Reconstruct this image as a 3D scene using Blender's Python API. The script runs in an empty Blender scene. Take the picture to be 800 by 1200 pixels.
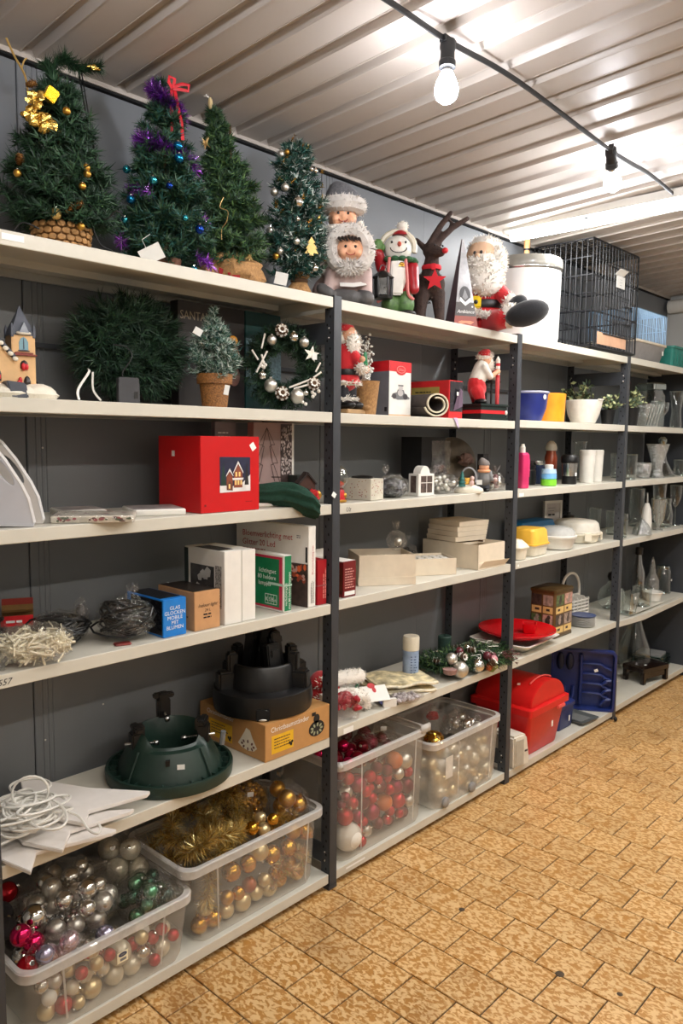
import bpy, bmesh, math, random
import numpy as np
from mathutils import Vector, Matrix, noise
R = random.Random(7)
pi = math.pi
SC = bpy.context.scene
COL = SC.collection

def lin(c):
    return tuple(((v/255)/12.92 if v/255 <= 0.04045 else ((v/255+0.055)/1.055)**2.4) for v in c)

# ------------------------------------------------------------------ camera, world, lights, exposure
cam = bpy.data.cameras.new('camera')
cam.sensor_fit = 'VERTICAL'; cam.sensor_height = 36; cam.lens = 36*902.98/1200
cam.clip_start = .02; cam.clip_end = 60
camo = bpy.data.objects.new('camera', cam); COL.objects.link(camo)
yaw, pit, rol = math.radians(46.963), math.radians(5.3526), math.radians(.54478)
CAMP = Vector((-.70904, -1.72789, 1.53021))
fwd = Vector((math.sin(yaw)*math.cos(pit), math.cos(yaw)*math.cos(pit), -math.sin(pit)))
rt0 = Vector((math.cos(yaw), -math.sin(yaw), 0)); up0 = rt0.cross(fwd)
rt = rt0*math.cos(rol)+up0*math.sin(rol); up = -rt0*math.sin(rol)+up0*math.cos(rol)
m = Matrix((rt, up, -fwd)).transposed().to_4x4(); m.translation = CAMP
camo.matrix_world = m
SC.camera = camo
w = bpy.data.worlds.new('world'); SC.world = w; w.use_nodes = True
w.node_tree.nodes['Background'].inputs[0].default_value = (.62, .66, .7, 1)
w.node_tree.nodes['Background'].inputs[1].default_value = .1
SC.view_settings.view_transform = 'Standard'; SC.view_settings.look = 'None'
SC.view_settings.gamma = 1; SC.view_settings.use_curve_mapping = False
SC.view_settings.exposure = EXPO = 0.66
SC.cycles.use_denoising = True
SC.cycles.max_bounces = 10; SC.cycles.transparent_max_bounces = 24
SC.cycles.diffuse_bounces = 4; SC.cycles.glossy_bounces = 4; SC.cycles.transmission_bounces = 6
SC.cycles.caustics_reflective = False; SC.cycles.caustics_refractive = False
SC.cycles.sample_clamp_indirect = 6

def area(name, loc, sx, sy, power, col=(1, .96, .9), rot=(0, 0, 0)):
    l = bpy.data.lights.new(name, 'AREA'); l.shape = 'RECTANGLE'; l.size = sx; l.size_y = sy
    l.energy = power; l.color = col
    o = bpy.data.objects.new(name, l); o.location = loc; o.rotation_euler = rot; COL.objects.link(o)
    return o
# fluorescent battens of the room, over the aisle, and the glow of the batten in view
area('aisle_tube_light', (.1, -1.3, 2.53), 1.3, .16, 9, (1, .975, .94))
area('aisle_tube_light', (1.75, -1.3, 2.53), 1.3, .16, 9, (1, .975, .94))
area('aisle_tube_light', (3.5, -1.3, 2.53), 1.3, .16, 9, (1, .985, .96))
area('batten_light', (2.62, -.62, 2.47), .06, 1.6, 16, (1, .98, .95))

# ------------------------------------------------------------------ materials
MATS = {}
def pm(name, col, rough=.5, metal=0, spec=.5, var=.08, vscale=30, bump=0, bscale=200, emit=0, coat=0, sheen=0, detail=4):
    """principled material whose colour, wear and fine relief vary procedurally; col in 0-255"""
    if name in MATS: return MATS[name]
    mt = bpy.data.materials.new(name); mt.use_nodes = True; nt = mt.node_tree; b = nt.nodes['Principled BSDF']
    c = lin(col); b.inputs['Roughness'].default_value = rough; b.inputs['Metallic'].default_value = metal
    b.inputs['Specular IOR Level'].default_value = spec; b.inputs['Coat Weight'].default_value = coat
    b.inputs['Sheen Weight'].default_value = sheen
    tc = nt.nodes.new('ShaderNodeTexCoord')
    n = nt.nodes.new('ShaderNodeTexNoise'); n.inputs['Scale'].default_value = vscale; n.inputs['Detail'].default_value = detail
    nt.links.new(tc.outputs['Object'], n.inputs['Vector'])
    r = nt.nodes.new('ShaderNodeValToRGB')
    r.color_ramp.elements[0].position = .3; r.color_ramp.elements[1].position = .7
    r.color_ramp.elements[0].color = tuple(max(0, x*(1-var)) for x in c)+(1,)
    r.color_ramp.elements[1].color = tuple(min(1, x*(1+var)) for x in c)+(1,)
    nt.links.new(n.outputs['Fac'], r.inputs['Fac']); nt.links.new(r.outputs['Color'], b.inputs['Base Color'])
    if bump:
        n2 = nt.nodes.new('ShaderNodeTexNoise'); n2.inputs['Scale'].default_value = bscale; n2.inputs['Detail'].default_value = 3
        nt.links.new(tc.outputs['Object'], n2.inputs['Vector'])
        bp = nt.nodes.new('ShaderNodeBump'); bp.inputs['Strength'].default_value = bump; bp.inputs['Distance'].default_value = .003
        nt.links.new(n2.outputs['Fac'], bp.inputs['Height']); nt.links.new(bp.outputs['Normal'], b.inputs['Normal'])
    if emit:
        b.inputs['Emission Color'].default_value = c+(1,); b.inputs['Emission Strength'].default_value = emit
    MATS[name] = mt
    return mt

def mixmat(name, fac, col=(255, 255, 255), rough=.05, tint=(255, 255, 255), bump=0, bscale=60, fres=None, diffuse=False, top=.85):
    """thin clear material: transparent mixed with a gloss (or a milky body) by a fixed share or by the facing angle"""
    if name in MATS: return MATS[name]
    mt = bpy.data.materials.new(name); mt.use_nodes = True; nt = mt.node_tree; nt.nodes.clear()
    out = nt.nodes.new('ShaderNodeOutputMaterial'); mx = nt.nodes.new('ShaderNodeMixShader')
    tr = nt.nodes.new('ShaderNodeBsdfTransparent'); tr.inputs[0].default_value = lin(tint)+(1,)
    if diffuse:
        g = nt.nodes.new('ShaderNodeBsdfPrincipled'); g.inputs['Base Color'].default_value = lin(col)+(1,); g.inputs['Roughness'].default_value = rough
    else:
        g = nt.nodes.new('ShaderNodeBsdfGlossy'); g.inputs['Color'].default_value = lin(col)+(1,); g.inputs['Roughness'].default_value = rough
    nt.links.new(tr.outputs[0], mx.inputs[1]); nt.links.new(g.outputs[0], mx.inputs[2]); nt.links.new(mx.outputs[0], out.inputs[0])
    tc = nt.nodes.new('ShaderNodeTexCoord'); n2 = nt.nodes.new('ShaderNodeTexNoise'); n2.inputs['Scale'].default_value = bscale; n2.inputs['Detail'].default_value = 2
    nt.links.new(tc.outputs['Object'], n2.inputs['Vector'])
    nrm = None
    if bump:
        bp = nt.nodes.new('ShaderNodeBump'); bp.inputs['Strength'].default_value = bump; bp.inputs['Distance'].default_value = .01
        nt.links.new(n2.outputs['Fac'], bp.inputs['Height']); nt.links.new(bp.outputs['Normal'], g.inputs['Normal']); nrm = bp
    if fres is not None:
        lw = nt.nodes.new('ShaderNodeLayerWeight'); lw.inputs['Blend'].default_value = fres
        if nrm: nt.links.new(nrm.outputs['Normal'], lw.inputs['Normal'])
        mr = nt.nodes.new('ShaderNodeMapRange'); mr.inputs['To Min'].default_value = fac; mr.inputs['To Max'].default_value = top
        nt.links.new(lw.outputs['Facing'], mr.inputs['Value']); nt.links.new(mr.outputs[0], mx.inputs[0])
    else:
        mr = nt.nodes.new('ShaderNodeMapRange'); mr.inputs['To Min'].default_value = fac*.85; mr.inputs['To Max'].default_value = fac*1.15
        nt.links.new(n2.outputs['Fac'], mr.inputs['Value']); nt.links.new(mr.outputs[0], mx.inputs[0])
    MATS[name] = mt
    return mt

def emis(name, col, strength):
    if name in MATS: return MATS[name]
    mt = bpy.data.materials.new(name); mt.use_nodes = True; nt = mt.node_tree; nt.nodes.clear()
    o = nt.nodes.new('ShaderNodeOutputMaterial'); e = nt.nodes.new('ShaderNodeEmission')
    e.inputs[0].default_value = lin(col)+(1,); e.inputs[1].default_value = strength
    nt.links.new(e.outputs[0], o.inputs[0]); MATS[name] = mt
    return mt

# ------------------------------------------------------------------ mesh helpers
class MB:
    def __init__(s): s.v = []; s.f = []; s.mi = []; s.M = Matrix()
    def add(s, vs, fs, mi=0):
        o = len(s.v); M = s.M
        s.v += [tuple(M @ Vector(v)) for v in vs]
        s.f += [tuple(i+o for i in f) for f in fs]; s.mi += [mi]*len(fs)
        return s
    def box(s, x0, x1, y0, y1, z0, z1, mi=0):
        return s.add([(x0,y0,z0),(x1,y0,z0),(x1,y1,z0),(x0,y1,z0),(x0,y0,z1),(x1,y0,z1),(x1,y1,z1),(x0,y1,z1)],
                     [(3,2,1,0),(4,5,6,7),(0,1,5,4),(1,2,6,5),(2,3,7,6),(3,0,4,7)], mi)
    def loft(s, loops, c0=True, c1=True, closed=True, mi=0):
        n = len(loops[0]); vs = [p for l in loops for p in l]; fs = []
        for k in range(len(loops)-1):
            for i in range(n if closed else n-1):
                j = (i+1) % n
                fs.append((k*n+i, k*n+j, (k+1)*n+j, (k+1)*n+i))
        if c0: fs.append(tuple(range(n))[::-1])
        if c1: fs.append(tuple((len(loops)-1)*n+i for i in range(n)))
        return s.add(vs, fs, mi)
    def lathe(s, prof, seg=20, c=(0,0,0), c0=True, c1=True, mi=0):
        return s.loft([[(c[0]+r*math.cos(2*pi*i/seg), c[1]+r*math.sin(2*pi*i/seg), c[2]+z) for i in range(seg)] for r, z in prof], c0, c1, True, mi)
    def rr(s, prof, r, n=4, c=(0,0), c0=True, c1=True, mi=0):
        """rounded rectangle lofted: prof = (half x, half y, z)"""
        L = []
        for hx, hy, z in prof:
            q = min(r, hx*.98, hy*.98); lp = []
            for k, (sx, sy) in enumerate(((1,1),(-1,1),(-1,-1),(1,-1))):
                for i in range(n+1):
                    a = pi/2*(k+i/n); lp.append((c[0]+sx*(hx-q)+q*math.cos(a), c[1]+sy*(hy-q)+q*math.sin(a), z))
            L.append(lp)
        return s.loft(L, c0, c1, True, mi)
    def tube(s, path, r, seg=6, cap=True, mi=0, flat=1):
        P = [Vector(p) for p in path]; L = []; ref = Vector((0,0,1))
        rs = r if isinstance(r, (list, tuple)) else [r]*len(P)
        u = None
        for i, p in enumerate(P):
            t = (P[min(i+1, len(P)-1)]-P[max(i-1, 0)])
            t = t.normalized() if t.length > 1e-9 else Vector((0,0,1))
            if u is None: u = t.cross(ref if abs(t.z) < .9 else Vector((1,0,0)))
            u = u-t*u.dot(t)
            u = u.normalized() if u.length > 1e-9 else t.orthogonal().normalized()
            v = t.cross(u)
            L.append([tuple(p+(u*math.cos(2*pi*k/seg)*flat+v*math.sin(2*pi*k/seg))*rs[i]) for k in range(seg)])
        return s.loft(L, cap, cap, True, mi)
    def ell(s, c, r, seg=14, ring=9, mi=0, rot=None, amp=0, fr=20):
        r = (r,)*3 if not isinstance(r, (list, tuple)) else r
        L = []; Rm = rot.to_3x3() if rot is not None else Matrix.Identity(3)
        vs = []; c = Vector(c)
        def pt(d):
            k = 1+(noise.noise(Vector((d[0]*r[0]*fr+c.x*31, d[1]*r[1]*fr+c.y*17, d[2]*r[2]*fr+c.z*13)))*amp if amp else 0)
            return tuple(c+Rm @ Vector((d[0]*r[0]*k, d[1]*r[1]*k, d[2]*r[2]*k)))
        vs.append(pt((0,0,-1)))
        for j in range(1, ring):
            a = -pi/2+pi*j/ring
            vs += [pt((math.cos(a)*math.cos(2*pi*i/seg), math.cos(a)*math.sin(2*pi*i/seg), math.sin(a))) for i in range(seg)]
        vs.append(pt((0,0,1))); fs = []
        for i in range(seg):
            j = (i+1) % seg
            fs.append((0, 1+j, 1+i)); t = 1+(ring-2)*seg; fs.append((t+i, t+j, len(vs)-1))
            for k in range(ring-2): fs.append((1+k*seg+i, 1+k*seg+j, 1+(k+1)*seg+j, 1+(k+1)*seg+i))
        return s.add(vs, fs, mi)
    def cap(s, a, b, ra, rb, seg=10):
        """tapered capsule"""
        a, b = Vector(a), Vector(b); d = (b-a).normalized(); path = []; rs = []
        for k in range(4):
            t = pi/2*k/4; path.append(a-d*ra*math.cos(t)); rs.append(max(1e-4, ra*math.sin(t)))
        path += [a, b]; rs += [ra, rb]
        for k in range(1, 5):
            t = pi/2*k/4; path.append(b+d*rb*math.sin(t)); rs.append(max(1e-4, rb*math.cos(t)))
        return s.tube(path, rs, seg)
    def prism(s, pts, y0, y1, mi=0):
        """polygon in the xz plane pushed from y0 to y1"""
        n = len(pts)
        return s.add([(x, y0, z) for x, z in pts]+[(x, y1, z) for x, z in pts],
                     [tuple(range(n)), tuple(range(2*n-1, n-1, -1))]+[(i, n+i, n+(i+1) % n, (i+1) % n) for i in range(n)], mi)
    def fuzz(s, c, r, n, L, wd=.003, rnd=None, mi=0, zmin=-1):
        """short tufts all over an ellipsoid"""
        rn = rnd or R; r = (r,)*3 if not isinstance(r, (list, tuple)) else r
        for _ in range(n):
            d = Vector((rn.gauss(0,1), rn.gauss(0,1), rn.gauss(0,1))).normalized()
            if d.z < zmin: continue
            p = Vector((c[0]+d.x*r[0], c[1]+d.y*r[1], c[2]+d.z*r[2]))
            t = d.cross(Vector((rn.random()-.5, rn.random()-.5, rn.random()-.5))).normalized()
            q = p+d*L*(.6+.6*rn.random())+t*L*.5
            b = d.cross(t)*wd
            s.add([p-b-d*L*.3, p+b-d*L*.3, q], [(0,1,2)], mi)
        return s

CLAMP = [False]          # while on, no part of a standing thing dips below the board it stands on
def finish(name, me, mats, parent, smooth, label, kind):
    if CLAMP[0] and parent is not None and parent.type == 'EMPTY':
        co = np.empty(len(me.vertices)*3); me.vertices.foreach_get('co', co); co[2::3] = np.maximum(co[2::3], 0); me.vertices.foreach_set('co', co)
    for mt in (mats if isinstance(mats, (list, tuple)) else [mats]): me.materials.append(mt)
    if smooth:
        me.polygons.foreach_set('use_smooth', [True]*len(me.polygons))
        if smooth is not True: me.set_sharp_from_angle(angle=math.radians(smooth))
    o = bpy.data.objects.new(name, me); COL.objects.link(o)
    if parent is not None: o.parent = parent
    if label: o['label'] = label
    if kind: o['kind'] = kind
    return o
def P(name, mb, mats, parent=None, smooth=35, label=None, kind=None, bevel=0):
    me = bpy.data.meshes.new(name); me.from_pydata(mb.v, [], mb.f)
    if any(mb.mi): me.polygons.foreach_set('material_index', mb.mi)
    if bevel:
        bm = bmesh.new(); bm.from_mesh(me); bmesh.ops.remove_doubles(bm, verts=bm.verts, dist=1e-5)
        bmesh.ops.bevel(bm, geom=[e for e in bm.edges if len(e.link_faces) == 2 and e.calc_face_angle(0) > .6], offset=bevel, segments=2, affect='EDGES', clamp_overlap=True)
        bm.to_mesh(me); bm.free()
    bm = bmesh.new(); bm.from_mesh(me); bmesh.ops.recalc_face_normals(bm, faces=bm.faces); bm.to_mesh(me); bm.free()
    return finish(name, me, mats, parent, smooth, label, kind)
def body(name, mb, mat, parent, vox=.005, smooth_n=3, label=None):
    """one continuous skin grown round overlapping volumes"""
    me = bpy.data.meshes.new(name); me.from_pydata(mb.v, [], mb.f)
    bm = bmesh.new(); bm.from_mesh(me); bmesh.ops.recalc_face_normals(bm, faces=bm.faces); bm.to_mesh(me); bm.free()
    o = bpy.data.objects.new(name, me); COL.objects.link(o)
    r = o.modifiers.new('r', 'REMESH'); r.mode = 'VOXEL'; r.voxel_size = vox
    sm = o.modifiers.new('s', 'SMOOTH'); sm.iterations = smooth_n; sm.factor = .5
    dg = bpy.context.evaluated_depsgraph_get()
    new = bpy.data.meshes.new_from_object(o.evaluated_get(dg)); bpy.data.objects.remove(o)
    new.materials.clear()
    return finish(name, new, mat, parent, True, label, None)
def T(name, label, cat, loc, rz=0, group=None, rot=None):
    o = bpy.data.objects.new(name, None); COL.objects.link(o); o.location = (loc[0], loc[1], loc[2]+.001); o.empty_display_size = .05
    o.rotation_euler = rot if rot else (0, 0, rz)
    o['label'] = label; o['category'] = cat
    if group: o['group'] = group
    return o
def tag(o, label, cat, group=None, loc=None, rz=None):
    o['label'] = label; o['category'] = cat
    if group: o['group'] = group
    if loc is not None: o.location = loc
    if rz is not None: o.rotation_euler = (0, 0, rz)
    return o
def ST(name, mb, mats, parent=None, smooth=35):
    o = P(name, mb, mats, parent, smooth)
    if parent is None: o['kind'] = 'structure'
    return o
def kids(o): return [c for c in bpy.data.objects if c.parent == o]
def dup(root, loc, rz=None, label=None, rot=None):
    r = root.copy(); COL.objects.link(r); r.location = loc
    if rz is not None: r.rotation_euler = (0, 0, rz)
    if rot is not None: r.rotation_euler = rot
    if label: r['label'] = label
    for ch in kids(root):
        c = ch.copy(); COL.objects.link(c); c.parent = r
        for g in kids(ch):
            d = g.copy(); COL.objects.link(d); d.parent = c
    return r

# frames on the faces of a carton whose origin is the middle of its base
def FF(hx, hy, e=.0006): return Matrix(((1,0,0,-hx),(0,0,-1,-hy-e),(0,1,0,0),(0,0,0,1)))       # front, faces the aisle
def FL(hx, hy, e=.0006): return Matrix(((0,0,-1,-hx-e),(-1,0,0,hy),(0,1,0,0),(0,0,0,1)))       # side, faces back along the shelf
def FT(hx, hy, h, e=.0006): return Matrix(((1,0,0,-hx),(0,1,0,-hy),(0,0,1,h+e),(0,0,0,1)))      # lid
def q(mb, F, s0, t0, s1, t1, mi=0, z=0):
    M = mb.M; mb.M = F; mb.add([(s0,t0,z),(s1,t0,z),(s1,t1,z),(s0,t1,z)], [(0,1,2,3)], mi); mb.M = M
def pg(mb, F, pts, mi=0, z=0):
    M = mb.M; mb.M = F; mb.add([(a,b,z) for a, b in pts], [tuple(range(len(pts)))], mi); mb.M = M
def oval(cx, cy, rx, ry, n=18, a0=0): return [(cx+rx*math.cos(2*pi*i/n+a0), cy+ry*math.sin(2*pi*i/n+a0)) for i in range(n)]
def text(parent, F, s, x, y, size, mat, align='LEFT', rot=0, shear=0, name='lettering', z=.0004, space=1, sx=1):
    cu = bpy.data.curves.new('t', 'FONT'); cu.body = s; cu.size = size; cu.align_x = align; cu.shear = shear; cu.resolution_u = 2; cu.space_line = space
    o = bpy.data.objects.new('t', cu); COL.objects.link(o)
    dg = bpy.context.evaluated_depsgraph_get(); dg.update()
    me = bpy.data.meshes.new_from_object(o.evaluated_get(dg)); bpy.data.objects.remove(o)
    me.transform(F @ Matrix.Translation((x, y, z)) @ Matrix.Rotation(rot, 4, 'Z') @ Matrix.Diagonal((sx, 1, 1, 1)))
    me.materials.clear()
    return finish(name, me, mat, parent, False, None, None)

# needles, tinsel: thin triangles along segments, built with numpy
class NB:
    def __init__(s, seed=1): s.rs = np.random.RandomState(seed); s.V = []; s.mi = []
    def seg(s, p0, p1, n, L, wd, spread=55, mats=(0,), jitter=.25, both=True):
        rs = s.rs; p0 = np.array(p0, float); p1 = np.array(p1, float); d = p1-p0; ln = np.linalg.norm(d)+1e-9; d /= ln
        a = np.cross(d, [0,0,1.0]) if abs(d[2]) < .95 else np.cross(d, [1.0,0,0]); a /= np.linalg.norm(a); b = np.cross(d, a)
        t = np.sort(rs.rand(n)); ph = rs.rand(n)*2*pi; sp = np.radians(spread)*(1+jitter*rs.randn(n))
        side = np.cos(ph)[:,None]*a+np.sin(ph)[:,None]*b
        dr = np.cos(sp)[:,None]*d+np.sin(sp)[:,None]*side
        base = p0+t[:,None]*d*ln; l = L*(.75+.5*rs.rand(n)); tip = base+dr*l[:,None]
        wv = np.cross(dr, d+.3*rs.randn(n,3)); wv /= np.linalg.norm(wv, axis=1)[:,None]+1e-9
        wv *= wd/2
        s.V.append(np.stack([base-wv, base+wv, tip], 1)); s.mi.append(rs.choice(mats, n))
    def build(s, name, mats, parent=None, kind='stuff', label=None):
        V = np.concatenate(s.V).reshape(-1, 3); mi = np.concatenate(s.mi); n = len(mi)
        me = bpy.data.meshes.new(name)
        me.vertices.add(3*n); me.vertices.foreach_set('co', V.ravel())
        me.loops.add(3*n); me.loops.foreach_set('vertex_index', np.arange(3*n, dtype=np.int32))
        me.polygons.add(n); me.polygons.foreach_set('loop_start', np.arange(0, 3*n, 3, dtype=np.int32)); me.polygons.foreach_set('loop_total', np.full(n, 3, np.int32))
        me.polygons.foreach_set('material_index', mi.astype(np.int32)); me.update(); me.validate()
        return finish(name, me, mats, parent, False, label, kind)

# ------------------------------------------------------------------ common materials
M_white = pm('white paint', (225,222,214), .45, var=.03)
M_paper = pm('white card', (232,229,222), .7, var=.03)
M_sticker = pm('price sticker paper', (240,240,236), .6, var=.02)
M_black = pm('black plastic', (16,16,17), .38, var=.15)
M_blackink = pm('black ink', (20,20,22), .6)
M_whiteink = pm('white ink', (238,238,234), .6)
M_redink = pm('red ink', (176,24,30), .6)
M_red = pm('red fabric', (196,22,32), .8, var=.12, bump=.3, bscale=400, sheen=.3)
M_furw = pm('white plush', (236,230,220), .95, var=.06, bump=.5, bscale=300, sheen=.4)
M_skin = pm('doll skin', (226,168,132), .5, var=.06)
M_gold = pm('polished gold', (214,160,62), .16, metal=1, var=.05)
M_goldmat = pm('satin gold', (206,158,72), .38, metal=1, var=.06)
M_silver = pm('polished silver', (222,220,214), .1, metal=1, var=.03)
M_silvermat = pm('satin silver', (214,210,200), .36, metal=.9, var=.04)
M_steel = pm('bright steel', (190,190,188), .25, metal=1)
M_shelf = pm('grey enamelled shelf steel', (205,201,188), .42, var=.035, vscale=9)
M_post = pm('dark blue grey post steel', (56,59,64), .45, var=.1, vscale=14)
M_hole = pm('dark hole', (8,9,10), .9)
M_glass = mixmat('thin clear glass', .045, (255,255,255), .02, (240,245,243), fres=.3, top=.8)
M_film = mixmat('clear crinkled film', .03, (255,255,255), .06, (252,252,252), bump=1, bscale=140, fres=.22, top=.8)
M_binp = mixmat('milky tub plastic', .21, (240,237,232), .3, (246,244,240), diffuse=True, bump=.05)
M_binm = mixmat('very milky tub plastic', .34, (240,237,230), .3, (246,244,240), diffuse=True, bump=.05)
M_binrim = mixmat('milky tub rim', .55, (232,228,222), .3, (246,244,240), diffuse=True, bump=.05)
M_burlap = pm('burlap', (170,128,82), .9, var=.25, vscale=120, bump=.8, bscale=260)
M_bark = pm('brown stem', (84,58,36), .85, var=.2)
M_g1 = pm('pine needle green', (44,78,48), .6, var=.25, vscale=25)
M_g2 = pm('pine needle dark green', (24,50,34), .6, var=.2, vscale=25)
M_g3 = pm('pine needle light green', (84,116,62), .6, var=.2, vscale=25)
M_gf = pm('frosted needle', (196,206,198), .7, var=.1, vscale=40)
M_g4 = pm('blue green needle', (38,88,80), .55, var=.25, vscale=25)

def drape(o, z):
    """keep a thing that hangs over the lip out of the board itself"""
    bpy.context.view_layer.update()
    for c in [o]+[k for k in bpy.data.objects if k.parent == o]:
        if c.type != 'MESH': continue
        mw = c.matrix_world; iv = mw.inverted()
        for v in c.data.vertices:
            p = mw @ v.co
            if p.z < z+.0012:
                if p.y > -.004: p.z = z+.0012; v.co = iv @ p
                elif p.y > -.0035-.002: p.y = -.0055; v.co = iv @ p
def sticker(parent, F, x, y, wd=.018, h=.013, a=0):
    mb = MB(); M = F @ Matrix.Translation((x, y, .0003)) @ Matrix.Rotation(a, 4, 'Z')
    mb.M = M; mb.add([(-wd/2,-h/2,0),(wd/2,-h/2,0),(wd/2,h/2,0),(-wd/2,h/2,0)], [(0,1,2,3)])
    return P('price_sticker', mb, M_sticker, parent, False)
# ------------------------------------------------------------------ the room
YW, XE, XL, YF = .36, 4.83, -2.2, -3.2
SLOPE = .045
def ceil_z(y): return 2.532+(.36-y)*SLOPE

def tile_mat():
    mt = bpy.data.materials.new('mottled ochre floor tile'); mt.use_nodes = True; nt = mt.node_tree; b = nt.nodes['Principled BSDF']
    geo = nt.nodes.new('ShaderNodeNewGeometry'); oi = nt.nodes.new('ShaderNodeObjectInfo')
    cmb = nt.nodes.new('ShaderNodeCombineXYZ'); mul = nt.nodes.new('ShaderNodeMath'); mul.operation = 'MULTIPLY'; mul.inputs[1].default_value = 37
    nt.links.new(oi.outputs['Random'], mul.inputs[0]); nt.links.new(mul.outputs[0], cmb.inputs[2])
    add = nt.nodes.new('ShaderNodeVectorMath'); nt.links.new(geo.outputs['Position'], add.inputs[0]); nt.links.new(cmb.outputs[0], add.inputs[1])
    mp = nt.nodes.new('ShaderNodeMapping'); mp.inputs['Scale'].default_value = (1.0, .62, 1); mp.inputs['Rotation'].default_value = (0, 0, .25)
    nt.links.new(add.outputs[0], mp.inputs['Vector'])
    n = nt.nodes.new('ShaderNodeTexNoise'); n.inputs['Scale'].default_value = 95; n.inputs['Detail'].default_value = 2.5; n.inputs['Distortion'].default_value = .6
    nt.links.new(mp.outputs[0], n.inputs['Vector'])
    r = nt.nodes.new('ShaderNodeValToRGB'); e = r.color_ramp.elements
    e[0].position = .44; e[0].color = lin((174,124,62))+(1,); e[1].position = .56; e[1].color = lin((214,178,126))+(1,)
    nt.links.new(n.outputs['Fac'], r.inputs['Fac'])
    hs = nt.nodes.new('ShaderNodeHueSaturation'); mr = nt.nodes.new('ShaderNodeMapRange'); mr.inputs['To Min'].default_value = .92; mr.inputs['To Max'].default_value = 1.06
    nt.links.new(oi.outputs['Random'], mr.inputs['Value']); nt.links.new(mr.outputs[0], hs.inputs['Value'])
    # scuffed dirt patches, fixed to the place
    n2 = nt.nodes.new('ShaderNodeTexNoise'); n2.inputs['Scale'].default_value = 3.2; n2.inputs['Detail'].default_value = 5
    nt.links.new(geo.outputs['Position'], n2.inputs['Vector'])
    r2 = nt.nodes.new('ShaderNodeValToRGB'); r2.color_ramp.elements[0].position = .56; r2.color_ramp.elements[0].color = (1,1,1,1); r2.color_ramp.elements[1].position = .8; r2.color_ramp.elements[1].color = (.45,.38,.32,1)
    nt.links.new(n2.outputs['Fac'], r2.inputs['Fac'])
    mx = nt.nodes.new('ShaderNodeMix'); mx.data_type = 'RGBA'; mx.blend_type = 'MULTIPLY'; mx.inputs['Factor'].default_value = .7
    nt.links.new(r.outputs['Color'], hs.inputs['Color']); nt.links.new(hs.outputs['Color'], mx.inputs['A']); nt.links.new(r2.outputs['Color'], mx.inputs['B'])
    nt.links.new(mx.outputs['Result'], b.inputs['Base Color']); b.inputs['Roughness'].default_value = .34
    bp = nt.nodes.new('ShaderNodeBump'); bp.inputs['Strength'].default_value = .12; bp.inputs['Distance'].default_value = .002
    nt.links.new(n.outputs['Fac'], bp.inputs['Height']); nt.links.new(bp.outputs['Normal'], b.inputs['Normal'])
    return mt
M_tile = tile_mat()
M_grout = pm('dark grout', (74,60,44), .9, var=.25, vscale=20)
fl = MB(); fl.box(XL, XE, YF, YW+.1, -.06, -.005); floor = ST('floor', fl, M_grout)
TP, TS = .1465, .1495                      # row pitch across, tile pitch along a row
tm = MB(); a, b = TP-.004, TS-.0045
tm.add([(-a/2,-b/2,-.008),(a/2,-b/2,-.008),(a/2,b/2,-.008),(-a/2,b/2,-.008),(-a/2,-b/2,-.0015),(a/2,-b/2,-.0015),(a/2,b/2,-.0015),(-a/2,b/2,-.0015),
        (-a/2+.0015,-b/2+.0015,0),(a/2-.0015,-b/2+.0015,0),(a/2-.0015,b/2-.0015,0),(-a/2+.0015,b/2-.0015,0)],
       [(0,1,5,4),(1,2,6,5),(2,3,7,6),(3,0,4,7),(4,5,9,8),(5,6,10,9),(6,7,11,10),(7,4,8,11),(8,9,10,11)])
spots = []
for i in range(-24, 26):
    x = 1.254+TP*(i+.5)
    if not XL+.08 < x < XE-.08: continue
    for j in range(-24, 8):
        y = -.691+TS*(j+.5)+(.0745 if i % 2 else 0)
        if not YF+.08 < y < YW-.08: continue
        d = Vector((x, y, 0))-CAMP; zf = d.dot(fwd)
        uu, vv = 400+903*d.dot(rt)/max(zf, .01), 600-903*d.dot(up)/max(zf, .01)
        spots.append(((0 if zf > .3 and -60 < uu < 860 and vv < 1290 and y < .1 else 1), d.length, x, y))
spots.sort()
tile0 = None; rest = MB()
for k, (_, _, x, y) in enumerate(spots):
    tz = -.0006*R.random()
    if k < 295:
        if tile0 is None:
            o = tile0 = P('floor_tile', tm, M_tile, floor, False)
        else:
            o = tile0.copy(); COL.objects.link(o)
        o.location = (x, y, tz); o.rotation_euler = (R.gauss(0,.002), R.gauss(0,.002), R.gauss(0,.002))
    else:
        rest.M = Matrix.Translation((x, y, tz)); rest.add(tm.v, tm.f)
P('outer_floor_tiles', rest, M_tile, floor, False, kind='stuff')
# dark chips in the tiles
for x, y, r in ((1.32,-.39,.008),(1.26,-.77,.011),(1.3,-.93,.007)):
    mb = MB(); mb.lathe([(r*1.3,-.0004),(r,.0006),(r*.4,.0008)], 9); o = P('floor_chip', mb, M_grout, floor); o.location = (x, y, 0)

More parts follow.
